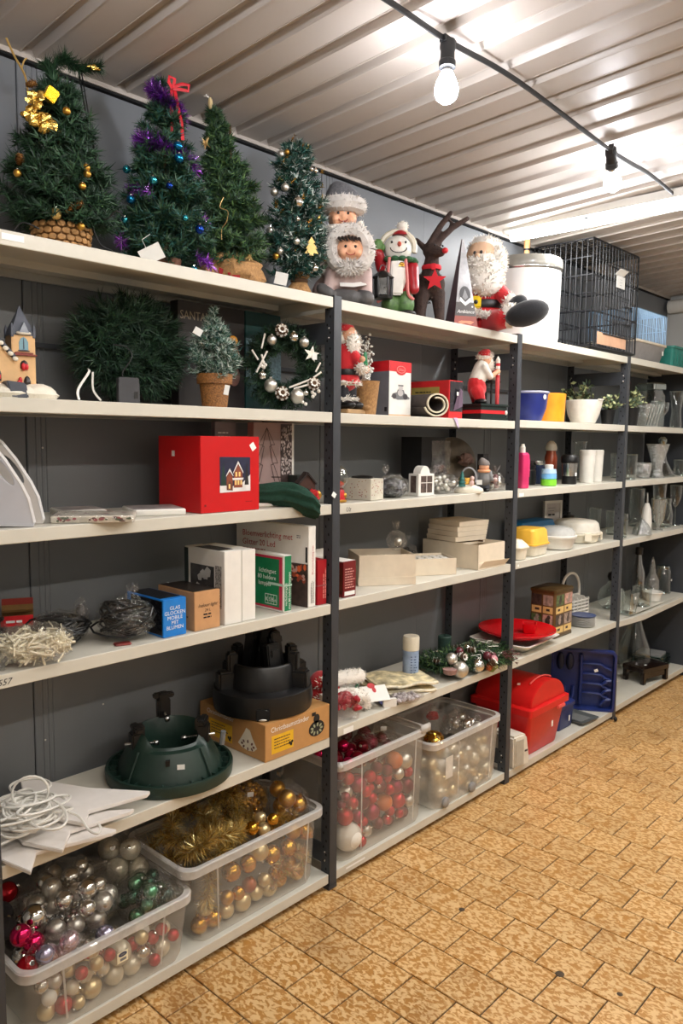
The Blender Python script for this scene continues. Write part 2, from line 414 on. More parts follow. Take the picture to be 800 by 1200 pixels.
# back wall of coated sandwich panels with ribbed joints
M_wall = pm('blue grey coated panel', (114,117,121), .5, var=.035, vscale=2.5)
M_walle = pm('pale grey panel', (196,196,192), .5, var=.03, vscale=3)
wb = MB(); wb.box(XL, XE, YW+.03, YW+.1, -.06, 2.7); wall = ST('wall_back', wb, M_hole)
k0 = -2
for k in range(-3, 5):
    x0, x1 = max(XL, .255+1.148*k+.0015), min(XE, .255+1.148*(k+1)-.0015)
    if x1-x0 < .1: continue
    pts = [(x0, .035), (x0, .002), (x0+.003, 0)]
    for g in (.02, .036, .05): pts += [(x0+g, 0), (x0+g+.002, .0022), (x0+g+.004, .0022), (x0+g+.006, 0)]
    for g in (.62,): pts += [(x0+g, 0), (x0+g+.003, .0012), (x0+g+.006, 0)] if x0+g+.02 < x1 else []
    pts += [(x1-.003, 0), (x1, .002), (x1, .035)]
    mb = MB(); mb.add([(x, YW+y, -.01) for x, y in pts]+[(x, YW+y, 2.6) for x, y in pts], [(i, i+1, i+1+len(pts), i+len(pts)) for i in range(len(pts)-1)])
    P('wall_panel', mb, M_wall, wall, False)
mb = MB()
for x, z in ((.285,.66),(.47,.72),(.9,1.66),(.3,1.5)): mb.ell((x, YW, z), (.003,.0015,.003), 6, 4)
P('screw_head', mb, M_white, wall)
mb = MB(); mb.box(XE, XE+.06, YF, YW+.1, -.06, 2.75); endw = ST('wall_end', mb, M_walle)
mb = MB()
for k in range(3): mb.box(XE-.003, XE, YF+.02, YW-.02, .9*k+.01, .9*(k+1)-.01)
P('wall_panel', mb, M_walle, endw, False)
mb = MB(); mb.box(XL-.06, XL, YF, YW+.1, -.06, 2.8); ST('wall_left', mb, M_walle)
mb = MB(); mb.box(XL, XE, YF-.06, YF, -.06, 2.8); ST('wall_front', mb, M_walle)
mb = MB(); mb.rr([(.028,.028,0),(.03,.03,.004),(.03,.03,.01)], .008); mb.v = [(XE-.004-z, -.12+x, 2.12+y) for x, y, z in mb.v]
tag(P('wall_socket', mb, M_white), 'small white socket plate on pale end wall', 'socket')
mb = MB(); mb.tube([(XE-.05, YW-.03, 2.46), (XE-.05, -.6, 2.49), (XE-.05, YF+.02, 2.58)], .045, 14)
tag(P('wall_pipe', mb, M_white), 'white lagged pipe along the top of end wall', 'pipe')

M_ceil = pm('cream coated roof sheet', (184,175,166), .42, var=.03, vscale=6, spec=.6)
# cornice strip between wall and roof sheets
mb = MB(); mb.box(XL, XE, .338, YW+.03, 2.5205, 2.566); ST('trim_1', mb, M_ceil)
mb = MB(); mb.box(XL, XE, .343, YW+.03, 2.5145, 2.5206); ST('trim_2', mb, M_hole)
# roof of trapezoidal sheet: every panel runs from one recess to the next
mb = MB(); mb.add([(XL,.38,ceil_z(.38)+.05),(XE,.38,ceil_z(.38)+.05),(XE,YF,ceil_z(YF)+.05),(XL,YF,ceil_z(YF)+.05)], [(0,1,2,3)]); ceiling = ST('ceiling', mb, M_ceil)
prof = [(-.0085,.017),(-.001,.0015),(-.0006,-.0005),(.001,-.003),(.004,-.003),(.0055,0),(.094,0),(.0952,-.0012),(.0972,-.0012),(.099,.001),(.1035,.017),(.1125,.017),(.1135,.0155),(.115,.017),(.1288,.017)]
pan0 = None
for k in range(-18, 34):
    x = .2965+.1373*k
    if x < XL or x+.14 > XE+.02: continue
    if pan0 is None:
        mb = MB(); n = len(prof)
        mb.add([(px, .339, ceil_z(.339)+pz) for px, pz in prof]+[(px, YF, ceil_z(YF)+pz) for px, pz in prof], [(i, i+1, i+1+n, i+n) for i in range(n-1)])
        o = pan0 = P('roof_panel', mb, M_ceil, ceiling, False)
    else:
        o = pan0.copy(); COL.objects.link(o)
    o.location = (x, 0, 0)
# foam closers and clips left in the recesses
M_clip = pm('dark foam closer', (40,40,42), .8)
for x, y in ((1.305,-.72),(1.31,-.9),(1.445,-.62),(1.445,-.85),(1.58,-.7)):
    z = ceil_z(y); mb = MB(); mb.box(-.045,-.012,-.03,.03,.003,.02); o = P('roof_clip', mb, M_clip, ceiling); o.location = (x, y, z)

# ------------------------------------------------------------------ lamps
cbl = MB(); cp = [(-1.3,-.47,2.56),(-.94,-.49,2.546),(.01,-.49,2.546),(.72,-.5,2.552),(.965,-.515,2.538),(1.3,-.52,2.549),(1.93,-.515,2.53),(2.3,-.5,2.548),(2.585,-.49,2.54)]
def spline(pts, n=8):
    P_ = [Vector(p) for p in pts]; out = []
    for i in range(len(P_)-1):
        a, b, c, d = P_[max(i-1,0)], P_[i], P_[i+1], P_[min(i+2,len(P_)-1)]
        for k in range(n):
            t = k/n; out.append(.5*((2*b)+(c-a)*t+(2*a-5*b+4*c-d)*t*t+(3*b-a-3*c+d)*t**3))
    return out+[P_[-1]]
cbl.tube(spline(cp), .0085, 6, flat=.45)
M_rub = pm('black rubber', (24,26,30), .5, var=.1)
tag(P('festoon_cable', cbl, M_rub), 'black flat festoon cable strung under the roof sheets', 'cable')
def bulb(loc, rot, label):
    t = T('light_bulb', label, 'light bulb', loc, rot=rot)
    mb = MB(); mb.lathe([(.012,.008),(.019,.006),(.021,-.012),(.018,-.02),(.0185,-.042),(.0215,-.045),(.0215,-.06),(.017,-.062)], 16)
    mb.box(-.024,.024,-.009,.009,-.004,.012); P('lamp_holder', mb, M_rub, t)
    mb = MB(); mb.lathe([(.0125,-.06),(.0135,-.07),(.018,-.08),(.026,-.096),(.030,-.112),(.0295,-.124),(.024,-.137),(.013,-.145),(.003,-.1475)], 18, c0=False)
    P('bulb_glass', mb, emis('glowing bulb', (246,248,255), 120), t, True, label='glowing white glass')
    mb = MB(); mb.lathe([(.0128,-.06),(.0132,-.066),(.0138,-.071)], 16, c0=False, c1=False); mb.v = [(x*1.03,y*1.03,z) for x,y,z in mb.v]; P('bulb_collar', mb, M_steel, t)
bulb((.01,-.49,2.545), (0,0,.4), 'lit bulb added out of view on black cable, over first shelf bay')  # unseen bulb added to brighten the trees and wall of the first bay
bulb((.968,-.515,2.532), (0,.02,0), 'lit white bulb hanging straight down from black cable')
bulb((1.93,-.515,2.53), (0,-.75,.3), 'lit white bulb tilted sideways on black cable near fluorescent batten')
t = T('fluorescent_batten', 'long white fluorescent batten lit under the roof', 'lamp', (2.62,-.1,2.51), 0)
mb = MB(); mb.box(-.05,.05,-1.6,.4,.014,.05); P('housing', mb, M_white, t, bevel=.004)
mb = MB(); mb.tube([(0,-1.58,-.006),(0,.38,-.008)], .02, 12); P('tube', mb, emis('fluorescent glow', (250,252,255), 22), t, True, label='glowing tube of added fill light')
for y in (-1.59,.385):
    mb = MB(); mb.box(-.014,.014,-.012,.012,-.02,.014); P('tube_holder', mb, M_white, t)

for bx in (-.6, 1.5):  # unseen battens added as fill for roof, wall and trees
    t = T('fluorescent_batten', 'white fill batten added out of view behind the camera, %s end of aisle' % ('near' if bx < 0 else 'far'), 'lamp', (bx,-2.55,2.55), 0)
    mb = MB(); mb.box(-.8,.8,-.03,.03,.012,.05); P('housing', mb, M_white, t, bevel=.004)
    mb = MB(); mb.tube([(-.78,0,-.006),(.78,0,-.006)], .0165, 12); P('tube', mb, emis('added fill tube glow', (255,248,238), 48), t, True, label='glowing tube of added fill light')
    for y in (-.79,.79): mb = MB(); mb.box(y-.012,y+.012,-.014,.014,-.02,.014); P('tube_holder', mb, M_white, t)
# ------------------------------------------------------------------ the rack
W, PW, DP = 1.13, .036, .338
Z = [[1.981,1.978,1.983,1.985],[1.618,1.617,1.623,1.622],[1.321,1.319,1.319,1.321],[.991,.998,1.002,.997],[.539,.561,.554,.547],[.057,.056,.050,.066]]
rack = T('shelving_rack', 'long steel shelving rack with dark posts and grey shelves', 'shelving', (0,0,0)); rack.location.z = 0
def shelf(b, i):
    z = Z[i][b]; x0, x1 = b*W+.002, (b+1)*W-PW-.002; h = .033; mb = MB()
    xs = [x0, x0+.35, x1] if (b, i) == (3, 4) else [x0, x1]
    sag = [0, -.016, 0] if (b, i) == (3, 4) else [0, 0]
    pr = [(.014,-h+.0015),(.014,-h),(.0,-h),(-.0012,-h+.0015),(-.0012,-.0015),(0,0),(.02,0),(DP-.002,0),(DP,-.0015),(DP,-h),(DP-.014,-h),(DP-.014,-h+.0015)]
    n = len(pr); vs = []
    for x, s in zip(xs, sag):
        vs += [(x, y, z+zz+(s if y < .03 else 0)) for y, zz in pr]
    fs = [(k*n+j, k*n+j+1, (k+1)*n+j+1, (k+1)*n+j) for k in range(len(xs)-1) for j in range(n-1)]
    mb.add(vs, fs)
    mb.box(x0+.0002, x1-.0002, .02, DP-.003, z-.0022, z-.0009)
    mb.box(x0, x0+.0015, 0, DP, z-h, z-.001); mb.box(x1-.0015, x1, 0, DP, z-h, z-.001)
    # stiffener channels under the sheet
    mb.box(x0+.01, x1-.01, DP*.72, DP*.72+.05, z-.02, z-.0015)
    return P('shelf', mb, M_shelf, rack, False)
for b in range(4):
    for i in range(6): shelf(b, i)
def post_mesh(back, k):
    mb = MB(); x1 = 0; x0 = -PW; top = 1.986; ya, yb = (DP-.036, DP+.002) if back else (-.003, .036)
    fy = (DP, DP+.0022) if back else (-.003, -.0008)
    mb.box(x0, x1, fy[0], fy[1], 0, top); mb.box(x0, x0+.002, ya, yb, 0, top)
    mb.box(x0-.002, x1+.001, min(ya, fy[0])-.001, max(yb, fy[1])+.001, 0, .012)
    return mb
slot = MB()
for kk in range(38):
    z = .07+.05*kk
    for yy, dz in ((.0125,0),(.0255,.025)):
        slot.add([(-.0005,yy-.003,z+dz-.004),(-.0005,yy+.003,z+dz-.002),(-.0005,yy+.002,z+dz+.006),(-.0005,yy-.003,z+dz+.004)], [(0,1,2,3)])
posts = {}
for k in range(5):
    for back in (False, True):
        key = back
        if key not in posts:
            o = P('post', post_mesh(back, k), M_post, rack, False); posts[key] = [o]
            s2 = MB(); s2.M = Matrix.Translation((-PW, (DP-.036) if back else 0, 0)); s2.add(slot.v, slot.f); so = P('slots', s2, M_hole, o, False)
            b2 = MB(); yy = (DP-.022) if back else .018
            for z in (1.885,1.855,.1,.13): b2.ell((-PW-.001, yy, z), (.003,.0045,.0045), 8, 5)
            bo = P('bolts', b2, M_steel, o); posts[key] += [so, bo]
        else:
            o = posts[key][0].copy(); COL.objects.link(o)
            for c in posts[key][1:]:
                c2 = c.copy(); COL.objects.link(c2); c2.parent = o
        o.location = (k*W, 0, 0)
    for z0 in (1.836, .085):
        mb = MB(); mb.box(k*W-PW+.003, k*W-PW+.0055, .004, DP-.002, z0, z0+.07); P('side_brace', mb, M_post, rack, False)
for b in range(4):
    mb = MB(); mb.box(b*W, (b+1)*W-PW, DP+.003, DP+.006, 1.774, 1.787); P('back_brace', mb, M_post, rack, False)
mb = MB(); mb.box(4*W-PW-.004, 4*W-PW-.0025, .006, DP-.004, .03, 1.975); P('added_dark_panel', mb, M_post, rack, False)  # invented sheet, added so the view past the last bay stays dark
# tags and pen marks on the shelf lips
mb = MB()
for x, z, wd, h in ((.045,1.967,.05,.014),(2.275,1.297,.04,.016),(2.28,.984,.012,.01),(1.16,.54,.05,.02),(1.18,.042,.1,.007)): q(mb, Matrix(((1,0,0,x),(0,0,-1,-.0022),(0,1,0,z),(0,0,0,1))), 0, -h/2, wd, h/2)
P('lip_label', mb, M_sticker, rack, False)
LIP = lambda x, z: Matrix(((1,0,0,x),(0,0,-1,-.0018),(0,1,0,z),(0,0,0,1)))
text(rack, LIP(.004,.966), '557', 0, 0, .021, M_blackink, shear=.3, name='pen_mark')
text(rack, LIP(1.16,1.293), 'Uz', 0, 0, .022, M_blackink, shear=.3, name='pen_mark')
def S(i, x):
    """height of shelf i (1 = top) at x"""
    return Z[i-1][max(0, min(3, int(x//W)))]
CLAMP[0] = True
# ------------------------------------------------------------------ top shelf: trees and figures
def face(x, y, d=0): return -math.atan2(x-CAMP.x, y-CAMP.y)+d      # turns a thing's front towards the aisle corner
def interp(prof, t):
    for (a, ra), (b, rb) in zip(prof, prof[1:]):
        if t <= b: return ra+(rb-ra)*(t-a)/(b-a)
    return prof[-1][1]
def pine(parent, name, z0, h, prof, nb, seed, mats, L=.022, wd=.0042, choice=(0,0,1), n=24, up=.25, lean=(0,0), spread=52, twig=2):
    nbk = NB(seed); rn = random.Random(seed); k = 0; nb = int(nb*1.15); n = int(n*2.1); L *= 1.12
    while k < nb:
        t = rn.random()
        if rn.random() > (interp(prof, t)/max(r for _, r in prof))**.8+.08: continue
        k += 1
        rr_ = interp(prof, t)*rn.uniform(.72, 1.08); a = rn.random()*2*pi; z = z0+t*h
        cx, cy = lean[0]*t*t, lean[1]*t*t
        c, s = math.cos(a), math.sin(a); b0 = (cx+c*rr_*.1, cy+s*rr_*.1, z-.02); b1 = (cx+c*rr_, cy+s*rr_, z+up*rr_*rn.uniform(.2,1.6)-.01)
        nbk.seg(b0, b1, n, L, wd, spread*.85, choice)
        for _ in range(twig):
            f = rn.uniform(.35,.75); p = [b0[i]+(b1[i]-b0[i])*f for i in range(3)]
            a2 = a+rn.choice((-1,1))*rn.uniform(.5,.9); l = rr_*rn.uniform(.3,.5)
            nbk.seg(p, (p[0]+math.cos(a2)*l, p[1]+math.sin(a2)*l, p[2]+up*l), n*2//3, L*.9, wd, spread, choice)
    return nbk.build(name, mats, parent)
def stem(parent, z0, z1, r=.008, mat=None):
    mb = MB(); mb.lathe([(r,z0),(r*.4,z1)], 8); return P('trunk', mb, mat or M_bark, parent)
def ball(parent, name, loc, r, mat, cap=True):
    mb = MB(); mb.ell(loc, r, 14, 9); o = P(name, mb, mat, parent, True)
    if cap:
        c = MB(); c.lathe([(r*.26,r*.94),(r*.26,r*1.18),(r*.1,r*1.22)], 8, loc); P('hanger_cap', c, M_silver, o)
    return o
def cone(parent, loc, r=.012, l=.03, mat=None, rot=(0,0,0), tip=None, name='pine_cone'):
    """pine cone: whorls of scales"""
    mb = MB(); mb.M = Matrix.Translation(loc) @ Matrix.Rotation(rot[0],4,'X') @ Matrix.Rotation(rot[1],4,'Y') @ Matrix.Rotation(rot[2],4,'Z')
    mb.ell((0,0,0), (r*.6,r*.6,l*.5), 8, 6)
    for k in range(6):
        z = -l*.42+l*.84*k/5; rr_ = r*math.sqrt(max(.1,1-(z/(l*.55))**2))
        for j in range(8):
            a = 2*pi*j/8+k*.4; c, s = math.cos(a), math.sin(a); w_ = rr_*.36
            mb.add([(c*rr_*.5-s*w_, s*rr_*.5+c*w_, z-.001), (c*rr_*.5+s*w_, s*rr_*.5-c*w_, z-.001), (c*rr_*1.05+s*w_*.6, s*rr_*1.05-c*w_*.6, z+l*.08), (c*rr_*1.05-s*w_*.6, s*rr_*1.05+c*w_*.6, z+l*.08)], [(0,1,2,3)], 1 if tip and k % 2 else 0)
    return P(name, mb, [mat or M_bark, tip or M_bark], parent, False)
def crumple(parent, name, loc, r, mat, seed, amp=.35, fr=45):
    mb = MB(); mb.ell(loc, r, 16, 11, amp=amp*1.7, fr=fr*2.2); return P(name, mb, mat, parent, False)

# tree in the basket
x, y = .273, .17; t = T('artificial_christmas_tree', 'green artificial tree with drooping tip and gold foil bows in a wicker basket', 'christmas tree', (x, y, S(1,x)), face(x,y), 'artificial christmas trees')
pine(t, 'foliage', .07, .36, [(0,.125),(.12,.135),(.3,.128),(.55,.10),(.8,.055),(1,.035)], 210, 11, [M_g2, M_g1, M_g3], L=.026, choice=(0,0,1,1), n=22)
stem(t, .05, .45)
nb = NB(5)
for a, b in (((-.01,0,.39),(-.008,0,.47)),((-.008,0,.47),(.02,-.005,.49)),((.02,-.005,.485),(.055,-.01,.462)),((.055,-.01,.462),(.10,-.02,.475)),((0,0,.42),(-.03,0,.47))): nb.seg(a, b, 260, .03, .0036, 62, (0,1,1))
nb.build('drooping_tip', [M_g2, M_g1, M_g3], t)
mb = MB()
for k in range(5):      # woven basket
    z = .002+.0155*k
    for j in range(20):
        a = 2*pi*(j+.5*(k % 2))/20; mb.M = Matrix.Rotation(a, 4, 'Z'); mb.ell((.06+.003*k, 0, z+.007), (.0055,.0112,.008), 6, 5)
mb.M = Matrix(); mb.lathe([(.052,0),(.062,.074)], 20); P('wicker_basket', mb, pm('wicker', (178,132,80), .7, var=.3, vscale=60), t)
M_gfoil = pm('crinkled gold foil', (220,184,96), .25, metal=1, var=.1, bump=.6, bscale=180)
for i, (a, b, r, s) in enumerate(((-.05,.345,.021,1),(-.062,.31,.02,2),(-.03,.30,.022,3))): crumple(t, 'foil_bow', (a, -.095+.01*i, b), (r,r*.6,r*.8), M_gfoil, s, .5)
mb = MB(); mb.M = Matrix.Translation((-.018,-.085,.362)) @ Matrix.Rotation(.5,4,'Y') @ Matrix.Rotation(.4,4,'Z'); mb.box(-.014,.014,-.012,.012,-.014,.016); P('foil_parcel', mb, pm('yellow gold foil', (236,186,40), .25, metal=.8, bump=.3), t, bevel=.002)
for a, b in ((.062,.185),(.06,.20),(.045,.06),(-.095,.168),(.05,.155),(.018,.375-.05)): ball(t, 'bauble', (a, -.1, b), .0095, M_goldmat)
ball(t, 'bauble', (-.012,-.085,.088), .014, pm('pale gold bauble', (232,196,120), .3, metal=.8))
for a, b, ry in ((.02,.10,.6),(-.06,.375,1.2),(-.09,.2,.2),(.04,.11,1)): cone(t, (a,-.1,b), .011, .026, pm('gilded cone', (140,96,44), .5, metal=.4), (.5,ry,0))
mb = MB(); mb.tube(spline([(-.065,-.07,.30),(-.068,-.06,.36),(-.075,-.03,.42),(-.10,-.02,.47),(-.115,-.02,.505)]), .0026, 6); mb.tube(spline([(-.082,-.025,.44),(-.076,-.03,.455),(-.07,-.03,.462)]), .002, 5); P('gilded_twig', mb, pm('gilded twig', (206,168,96), .4, metal=.5), t)
mb = MB(); mb.tube([(.05,-.01,.455),(.065,.0,.36),(.085,.0,.27),(.10,-.02,.16)], .0022, 5); mb.tube([(.056,-.01,.455),(.075,.0,.34),(.09,0,.24)], .0018, 5); P('wire', mb, M_black, t)
crumple(t, 'gold_bow', (.085,-.03,.465), (.016,.006,.007), M_gfoil, 7, .5)
mb = MB(); mb.tube(spline([(.06,-.06,.13),(.1,-.07,.09),(.13,-.08,.11),(.15,-.08,.095)]), .002, 5); mb.tube(spline([(-.05,-.08,.05),(-.09,-.08,.06),(-.115,-.08,.02),(-.1,-.08,.005)]), .002, 5); mb.tube(spline([(.07,-.06,.08),(.09,-.07,.03),(.12,-.07,.015)]), .002, 5); P('loose_branch_wires', mb, M_black, t)

# tree with purple tinsel
x, y = .58, .165; t = T('artificial_christmas_tree', 'green artificial tree wound with purple tinsel, blue baubles and a red ribbon', 'christmas tree', (x, y, S(1,x)), face(x,y), 'artificial christmas trees')
pine(t, 'foliage', .04, .49, [(0,.115),(.1,.135),(.35,.11),(.62,.078),(.85,.04),(1,.014)], 230, 12, [M_g2, M_g1, M_g4], L=.024, choice=(0,1,1,2), n=22)
stem(t, 0, .5)
M_pur = pm('purple tinsel', (150,70,190), .3, metal=.85, var=.3, vscale=90); M_pur2 = pm('violet tinsel', (200,150,236), .2, metal=.9, var=.3)
nb = NB(8); pts = []
for k in range(75):
    f = k/74; zz = .53-.50*f; a = f*2*pi*3.6+2.2; rr_ = .018+.115*f**.8
    pts.append((rr_*math.cos(a), rr_*math.sin(a), zz))
for k, (a, b) in enumerate(zip(pts, pts[1:])):
    if k < 34 or k % 9 < 3: nb.seg(a, b, 110 if k < 34 else 70, .028 if k < 34 else .024, .0034, 80, (0,0,1))
nb.build('tinsel_garland', [M_pur, M_pur2], t)
M_blue = pm('blue metallic bauble', (30,120,176), .12, metal=.9, var=.08); M_teal = pm('teal metallic bauble', (62,166,186), .14, metal=.9, var=.08); M_dblue = pm('dark blue bauble', (24,62,146), .14, metal=.85)
for u, v, r, mt in ((203,170,.0125,M_blue),(204,184,.0125,M_blue),(146,192,.011,M_teal),(176,212,.011,M_teal),(151,231,.0115,M_blue),(144,252,.009,M_teal),(210,250,.008,M_teal),(226,259,.0125,M_dblue),(219,304,.0115,M_teal),(193,217,.009,M_dblue)):
    zz = (305-v)*.00245+.0; rad = interp([(0,.13),(.1,.14),(.35,.12),(.62,.09),(.85,.055),(1,.03)], max(0,zz-.04)/.49); dx = (u-188)*.0024; dx = max(-rad*.98, min(rad*.98, dx))
    ball(t, 'bauble', (dx, -math.sqrt(max(0,rad*rad-dx*dx))-.004, zz), r, mt)
M_rib = pm('red ribbon', (214,30,46), .45, var=.08)
mb = MB()
def ribbon(mb, pts, wd, th=.0012):
    L = []
    for i, p in enumerate(pts):
        p = Vector(p); L.append([p+Vector((-wd/2,0,0)), p+Vector((wd/2,0,0)), p+Vector((wd/2,th,0)), p+Vector((-wd/2,th,0))])
    mb.loft(L)
ribbon(mb, [(.022,-.03,.50),(.020,-.034,.46),(.022,-.036,.42),(.021,-.036,.385)], .008); ribbon(mb, [(.03,-.03,.50),(.036,-.036,.46),(.047,-.04,.41),(.05,-.04,.365)], .009)
mb.tube([(.024,-.034,.50),(.014,-.036,.515),(.016,-.036,.53),(.03,-.036,.525),(.026,-.034,.503)], .005, 6, flat=.35); mb.tube([(.026,-.034,.505),(.05,-.036,.514),(.068,-.036,.512),(.066,-.034,.498),(.045,-.034,.5),(.026,-.034,.5)], .005, 6, flat=.4)
P('red_ribbon_bow', mb, M_rib, t)
mb = MB(); mb.M = Matrix.Translation((-.035,-.15,.028)) @ Matrix.Rotation(-.5,4,'Y') @ Matrix.Rotation(.3,4,'X'); mb.box(-.03,.03,-.0006,.0006,-.02,.022); mb.M = Matrix(); mb.tube([(-.05,-.15,.045),(-.06,-.13,.07),(-.04,-.11,.09)], .0008, 4); P('card_tag', mb, M_paper, t)
mb = MB(); mb.lathe([(.035,0),(.045,.05),(.04,.052)], 14); P('pot', mb, pm('brown pot', (110,72,54), .8), t)

# plain tree in burlap
x, y = .81, .16; t = T('artificial_christmas_tree', 'plain green artificial tree with white feather bird at tip and burlap wrapped foot', 'christmas tree', (x, y, S(1,x)), face(x,y), 'artificial christmas trees')
pine(t, 'foliage', .055, .475, [(0,.10),(.15,.108),(.4,.10),(.65,.066),(.85,.036),(1,.012)], 250, 13, [M_g1, M_g3, M_g2], L=.022, choice=(0,0,1,2), n=22, lean=(-.05,0))
stem(t, 0, .48)
mb = MB(); mb.ell((-.005,-.005,.042), (.104,.092,.055), 26, 14, amp=.3, fr=34)
for v in range(3): pass
P('burlap_wrap', mb, M_burlap, t)
nb = NB(3)
for k in range(20):
    a = 2*pi*k/20; nb.seg((.06*math.cos(a), .06*math.sin(a), .07), (.05*math.cos(a+.3), .05*math.sin(a+.3), .09), 8, .025, .003, 60)
nb.build('burlap_fringe', [M_burlap], t)
mb = MB(); mb.M = Matrix.Translation((-.004,-.088,.03)); mb.add([(-.03,0,-.014),(0,-.006,-.004),(.03,0,-.016),(.032,0,.014),(0,-.006,.005),(-.03,0,.016)], [(0,1,4,5),(1,2,3,4)]); mb.ell((0,-.004,0), .008, 8, 6); P('red_bow', mb, pm('dark red velvet', (160,24,34), .8), t)
mb = MB(); mb.ell((-.058,-.01,.535), (.007,.007,.018), 8, 6); P('bird_body', mb, pm('cream bird', (216,190,140), .7), t)
nb = NB(4); nb.seg((-.062,-.01,.55), (-.10,-.01,.575), 70, .02, .003, 35); nb.build('white_feather', [M_furw], t)
mb = MB(); mb.tube(spline([(-.02,-.105,.24),(-.03,-.11,.21),(-.008,-.11,.20),(-.012,-.112,.17),(-.025,-.11,.15),(-.026,-.11,.12)]), .0012, 5); P('loose_wire', mb, pm('brass wire', (170,140,90), .4, metal=.6), t)
for a, b in ((-.07,.40),(.055,.085)):
    mb = MB(); mb.M = Matrix.Translation((a,-.07,b)); mb.fuzz((0,0,0), .006, 16, .014, .004); P('gold_flower', mb, pm('pale gold flower', (222,190,130), .4, metal=.4), t)

# frosted tree
x, y = 1.071, .15; t = T('artificial_christmas_tree', 'frosted artificial tree with silver beads, gold star and small tree charm, burlap foot', 'christmas tree', (x, y, S(1,x)), face(x,y), 'artificial christmas trees')
pine(t, 'foliage', .085, .42, [(0,.09),(.15,.10),(.5,.09),(.8,.07),(.93,.05),(1,.015)], 210, 14, [M_g2, M_g4, M_gf, M_g1], L=.02, choice=(0,1,1,1,3,0,2), n=22, lean=(.0,0))
stem(t, .05, .48)
mb = MB(); mb.loft([[(.05*k2*math.cos(a)+ox, .04*k2*math.sin(a), z) for a in [2*pi*i/16 for i in range(16)]] for k2, z, ox in ((.9,0,.005),(1,.02,.008),(.55,.055,.012),(.45,.07,.014),(.8,.09,.02))]); P('burlap_wrap', mb, M_burlap, t)
mb = MB(); mb.lathe([(.026,.058),(.029,.064),(.026,.07)], 14, (.013,0,0)); P('twine', mb, M_bark, t)
rn = random.Random(4)
for k in range(11):
    a = rn.uniform(-2.6,-.5); zz = rn.uniform(.1,.47); rad = interp([(0,.095),(.5,.095),(.8,.075),(1,.03)], (zz-.085)/.42); ball(t, 'bauble', (rad*math.cos(a), rad*math.sin(a)-.006, zz), rn.choice((.008,.011,.013)), rn.choice((M_silver, M_silvermat, M_goldmat)))
ball(t, 'bauble', (.008,-.1,.285), .0165, M_silver); ball(t, 'bauble', (.062,-.08,.09), .0105, M_silver)
nb = NB(6)
for k in range(26):
    a = rn.uniform(-3,0); zz = rn.uniform(.12,.5); rad = interp([(0,.09),(.5,.09),(.8,.07),(1,.03)], (zz-.085)/.42); p = (rad*math.cos(a), rad*math.sin(a), zz); nb.seg(p, (p[0]+.01,p[1]-.005,p[2]+.01), 10, .014, .004, 60)
nb.build('gold_sprigs', [M_gfoil], t)
mb = MB(); mb.prism([(-.006,-.03),(.006,-.03),(.006,-.022),(.022,-.024),(.012,-.008),(.018,-.009),(.008,.008),(.013,.008),(0,.028),(-.013,.008),(-.008,.008),(-.018,-.009),(-.012,-.008),(-.022,-.024),(-.006,-.022)], -.0015, .0015); mb.v = [(a+.05, b-.092, c+.155) for a, b, c in mb.v]; P('gold_tree_charm', mb, pm('pale gold charm', (226,196,120), .35, metal=.3), t)
mb = MB(); mb.M = Matrix.Translation((-.045,-.085,.055)) @ Matrix.Rotation(.2,4,'Y'); mb.box(-.02,.02,-.0005,.0005,-.02,.018); P('card_tag', mb, M_paper, t)

# ------------------------------------------------------------------ figures
def fur_ring(parent, c, R0, r, n=420, tilt=0, name='fur_trim', sx=1, sz=1, seed=2, L=.012, mat=None, plane='xz'):
    rn = random.Random(seed); mb = MB()
    pa = [(c[0]+R0*sx*math.cos(a), c[1]+math.sin(a)*R0*tilt, c[2]+R0*sz*math.sin(a)) if plane == 'xz' else (c[0]+R0*sx*math.cos(a), c[1]+R0*sz*math.sin(a), c[2]+tilt*math.sin(a)) for a in [2*pi*k/28 for k in range(29)]]
    mb.tube(pa, r, 8, cap=False)
    for k in range(28): mb.fuzz(pa[k], r*.9, n//28, L, .0028, rn)
    return P(name, mb, mat or M_furw, parent)
M_furg = pm('pale grey fur', (206,200,194), .95, var=.12, bump=.6, bscale=260, sheen=.3)
x, y = 1.275, .13; t = T('winter_children_figure', 'grey and pink ceramic figure of two children in fur trimmed hoods', 'figurine', (x, y, S(1,x)), face(x,y)+.08)
mb = MB()
mb.ell((-.015,.025,.17), (.068,.05,.10)); mb.ell((-.02,.03,.06), (.085,.055,.07)); mb.cap((-.06,.01,.22), (-.075,-.02,.13), .028, .022); mb.cap((.04,.01,.23), (.065,-.02,.16), .028, .022)
mb.ell((.02,-.02,.085), (.07,.05,.085)); mb.cap((-.03,-.03,.12), (-.055,-.065,.05), .03, .022); mb.cap((.07,-.03,.12), (.075,-.065,.045), .03, .022)
body('coats', mb, pm('dusty pink glaze', (176,152,146), .55, var=.12, vscale=20, bump=.3, bscale=120), t, .006)
mb = MB(); mb.cap((-.02,-.055,.03), (.03,-.085,.025), .03, .026); mb.cap((.06,-.055,.03), (.075,-.085,.024), .03, .027); mb.ell((-.05,-.05,.03), (.035,.03,.03)); mb.cap((-.075,-.07,.055),(-.05,-.08,.04),.02,.018); body('boots_and_mittens', mb, pm('charcoal glaze', (88,86,86), .55, var=.15, bump=.4, bscale=160), t, .005)
mb = MB(); mb.M = Matrix.Translation((.03,-.085,.062)); mb.add([(-.045,0,.0),(.0,-.012,-.004),(.045,0,.006),(.04,.02,.022),(0,.01,.014),(-.045,.02,.016)], [(0,1,4,5),(1,2,3,4)]); P('open_book', mb, M_paper, t)
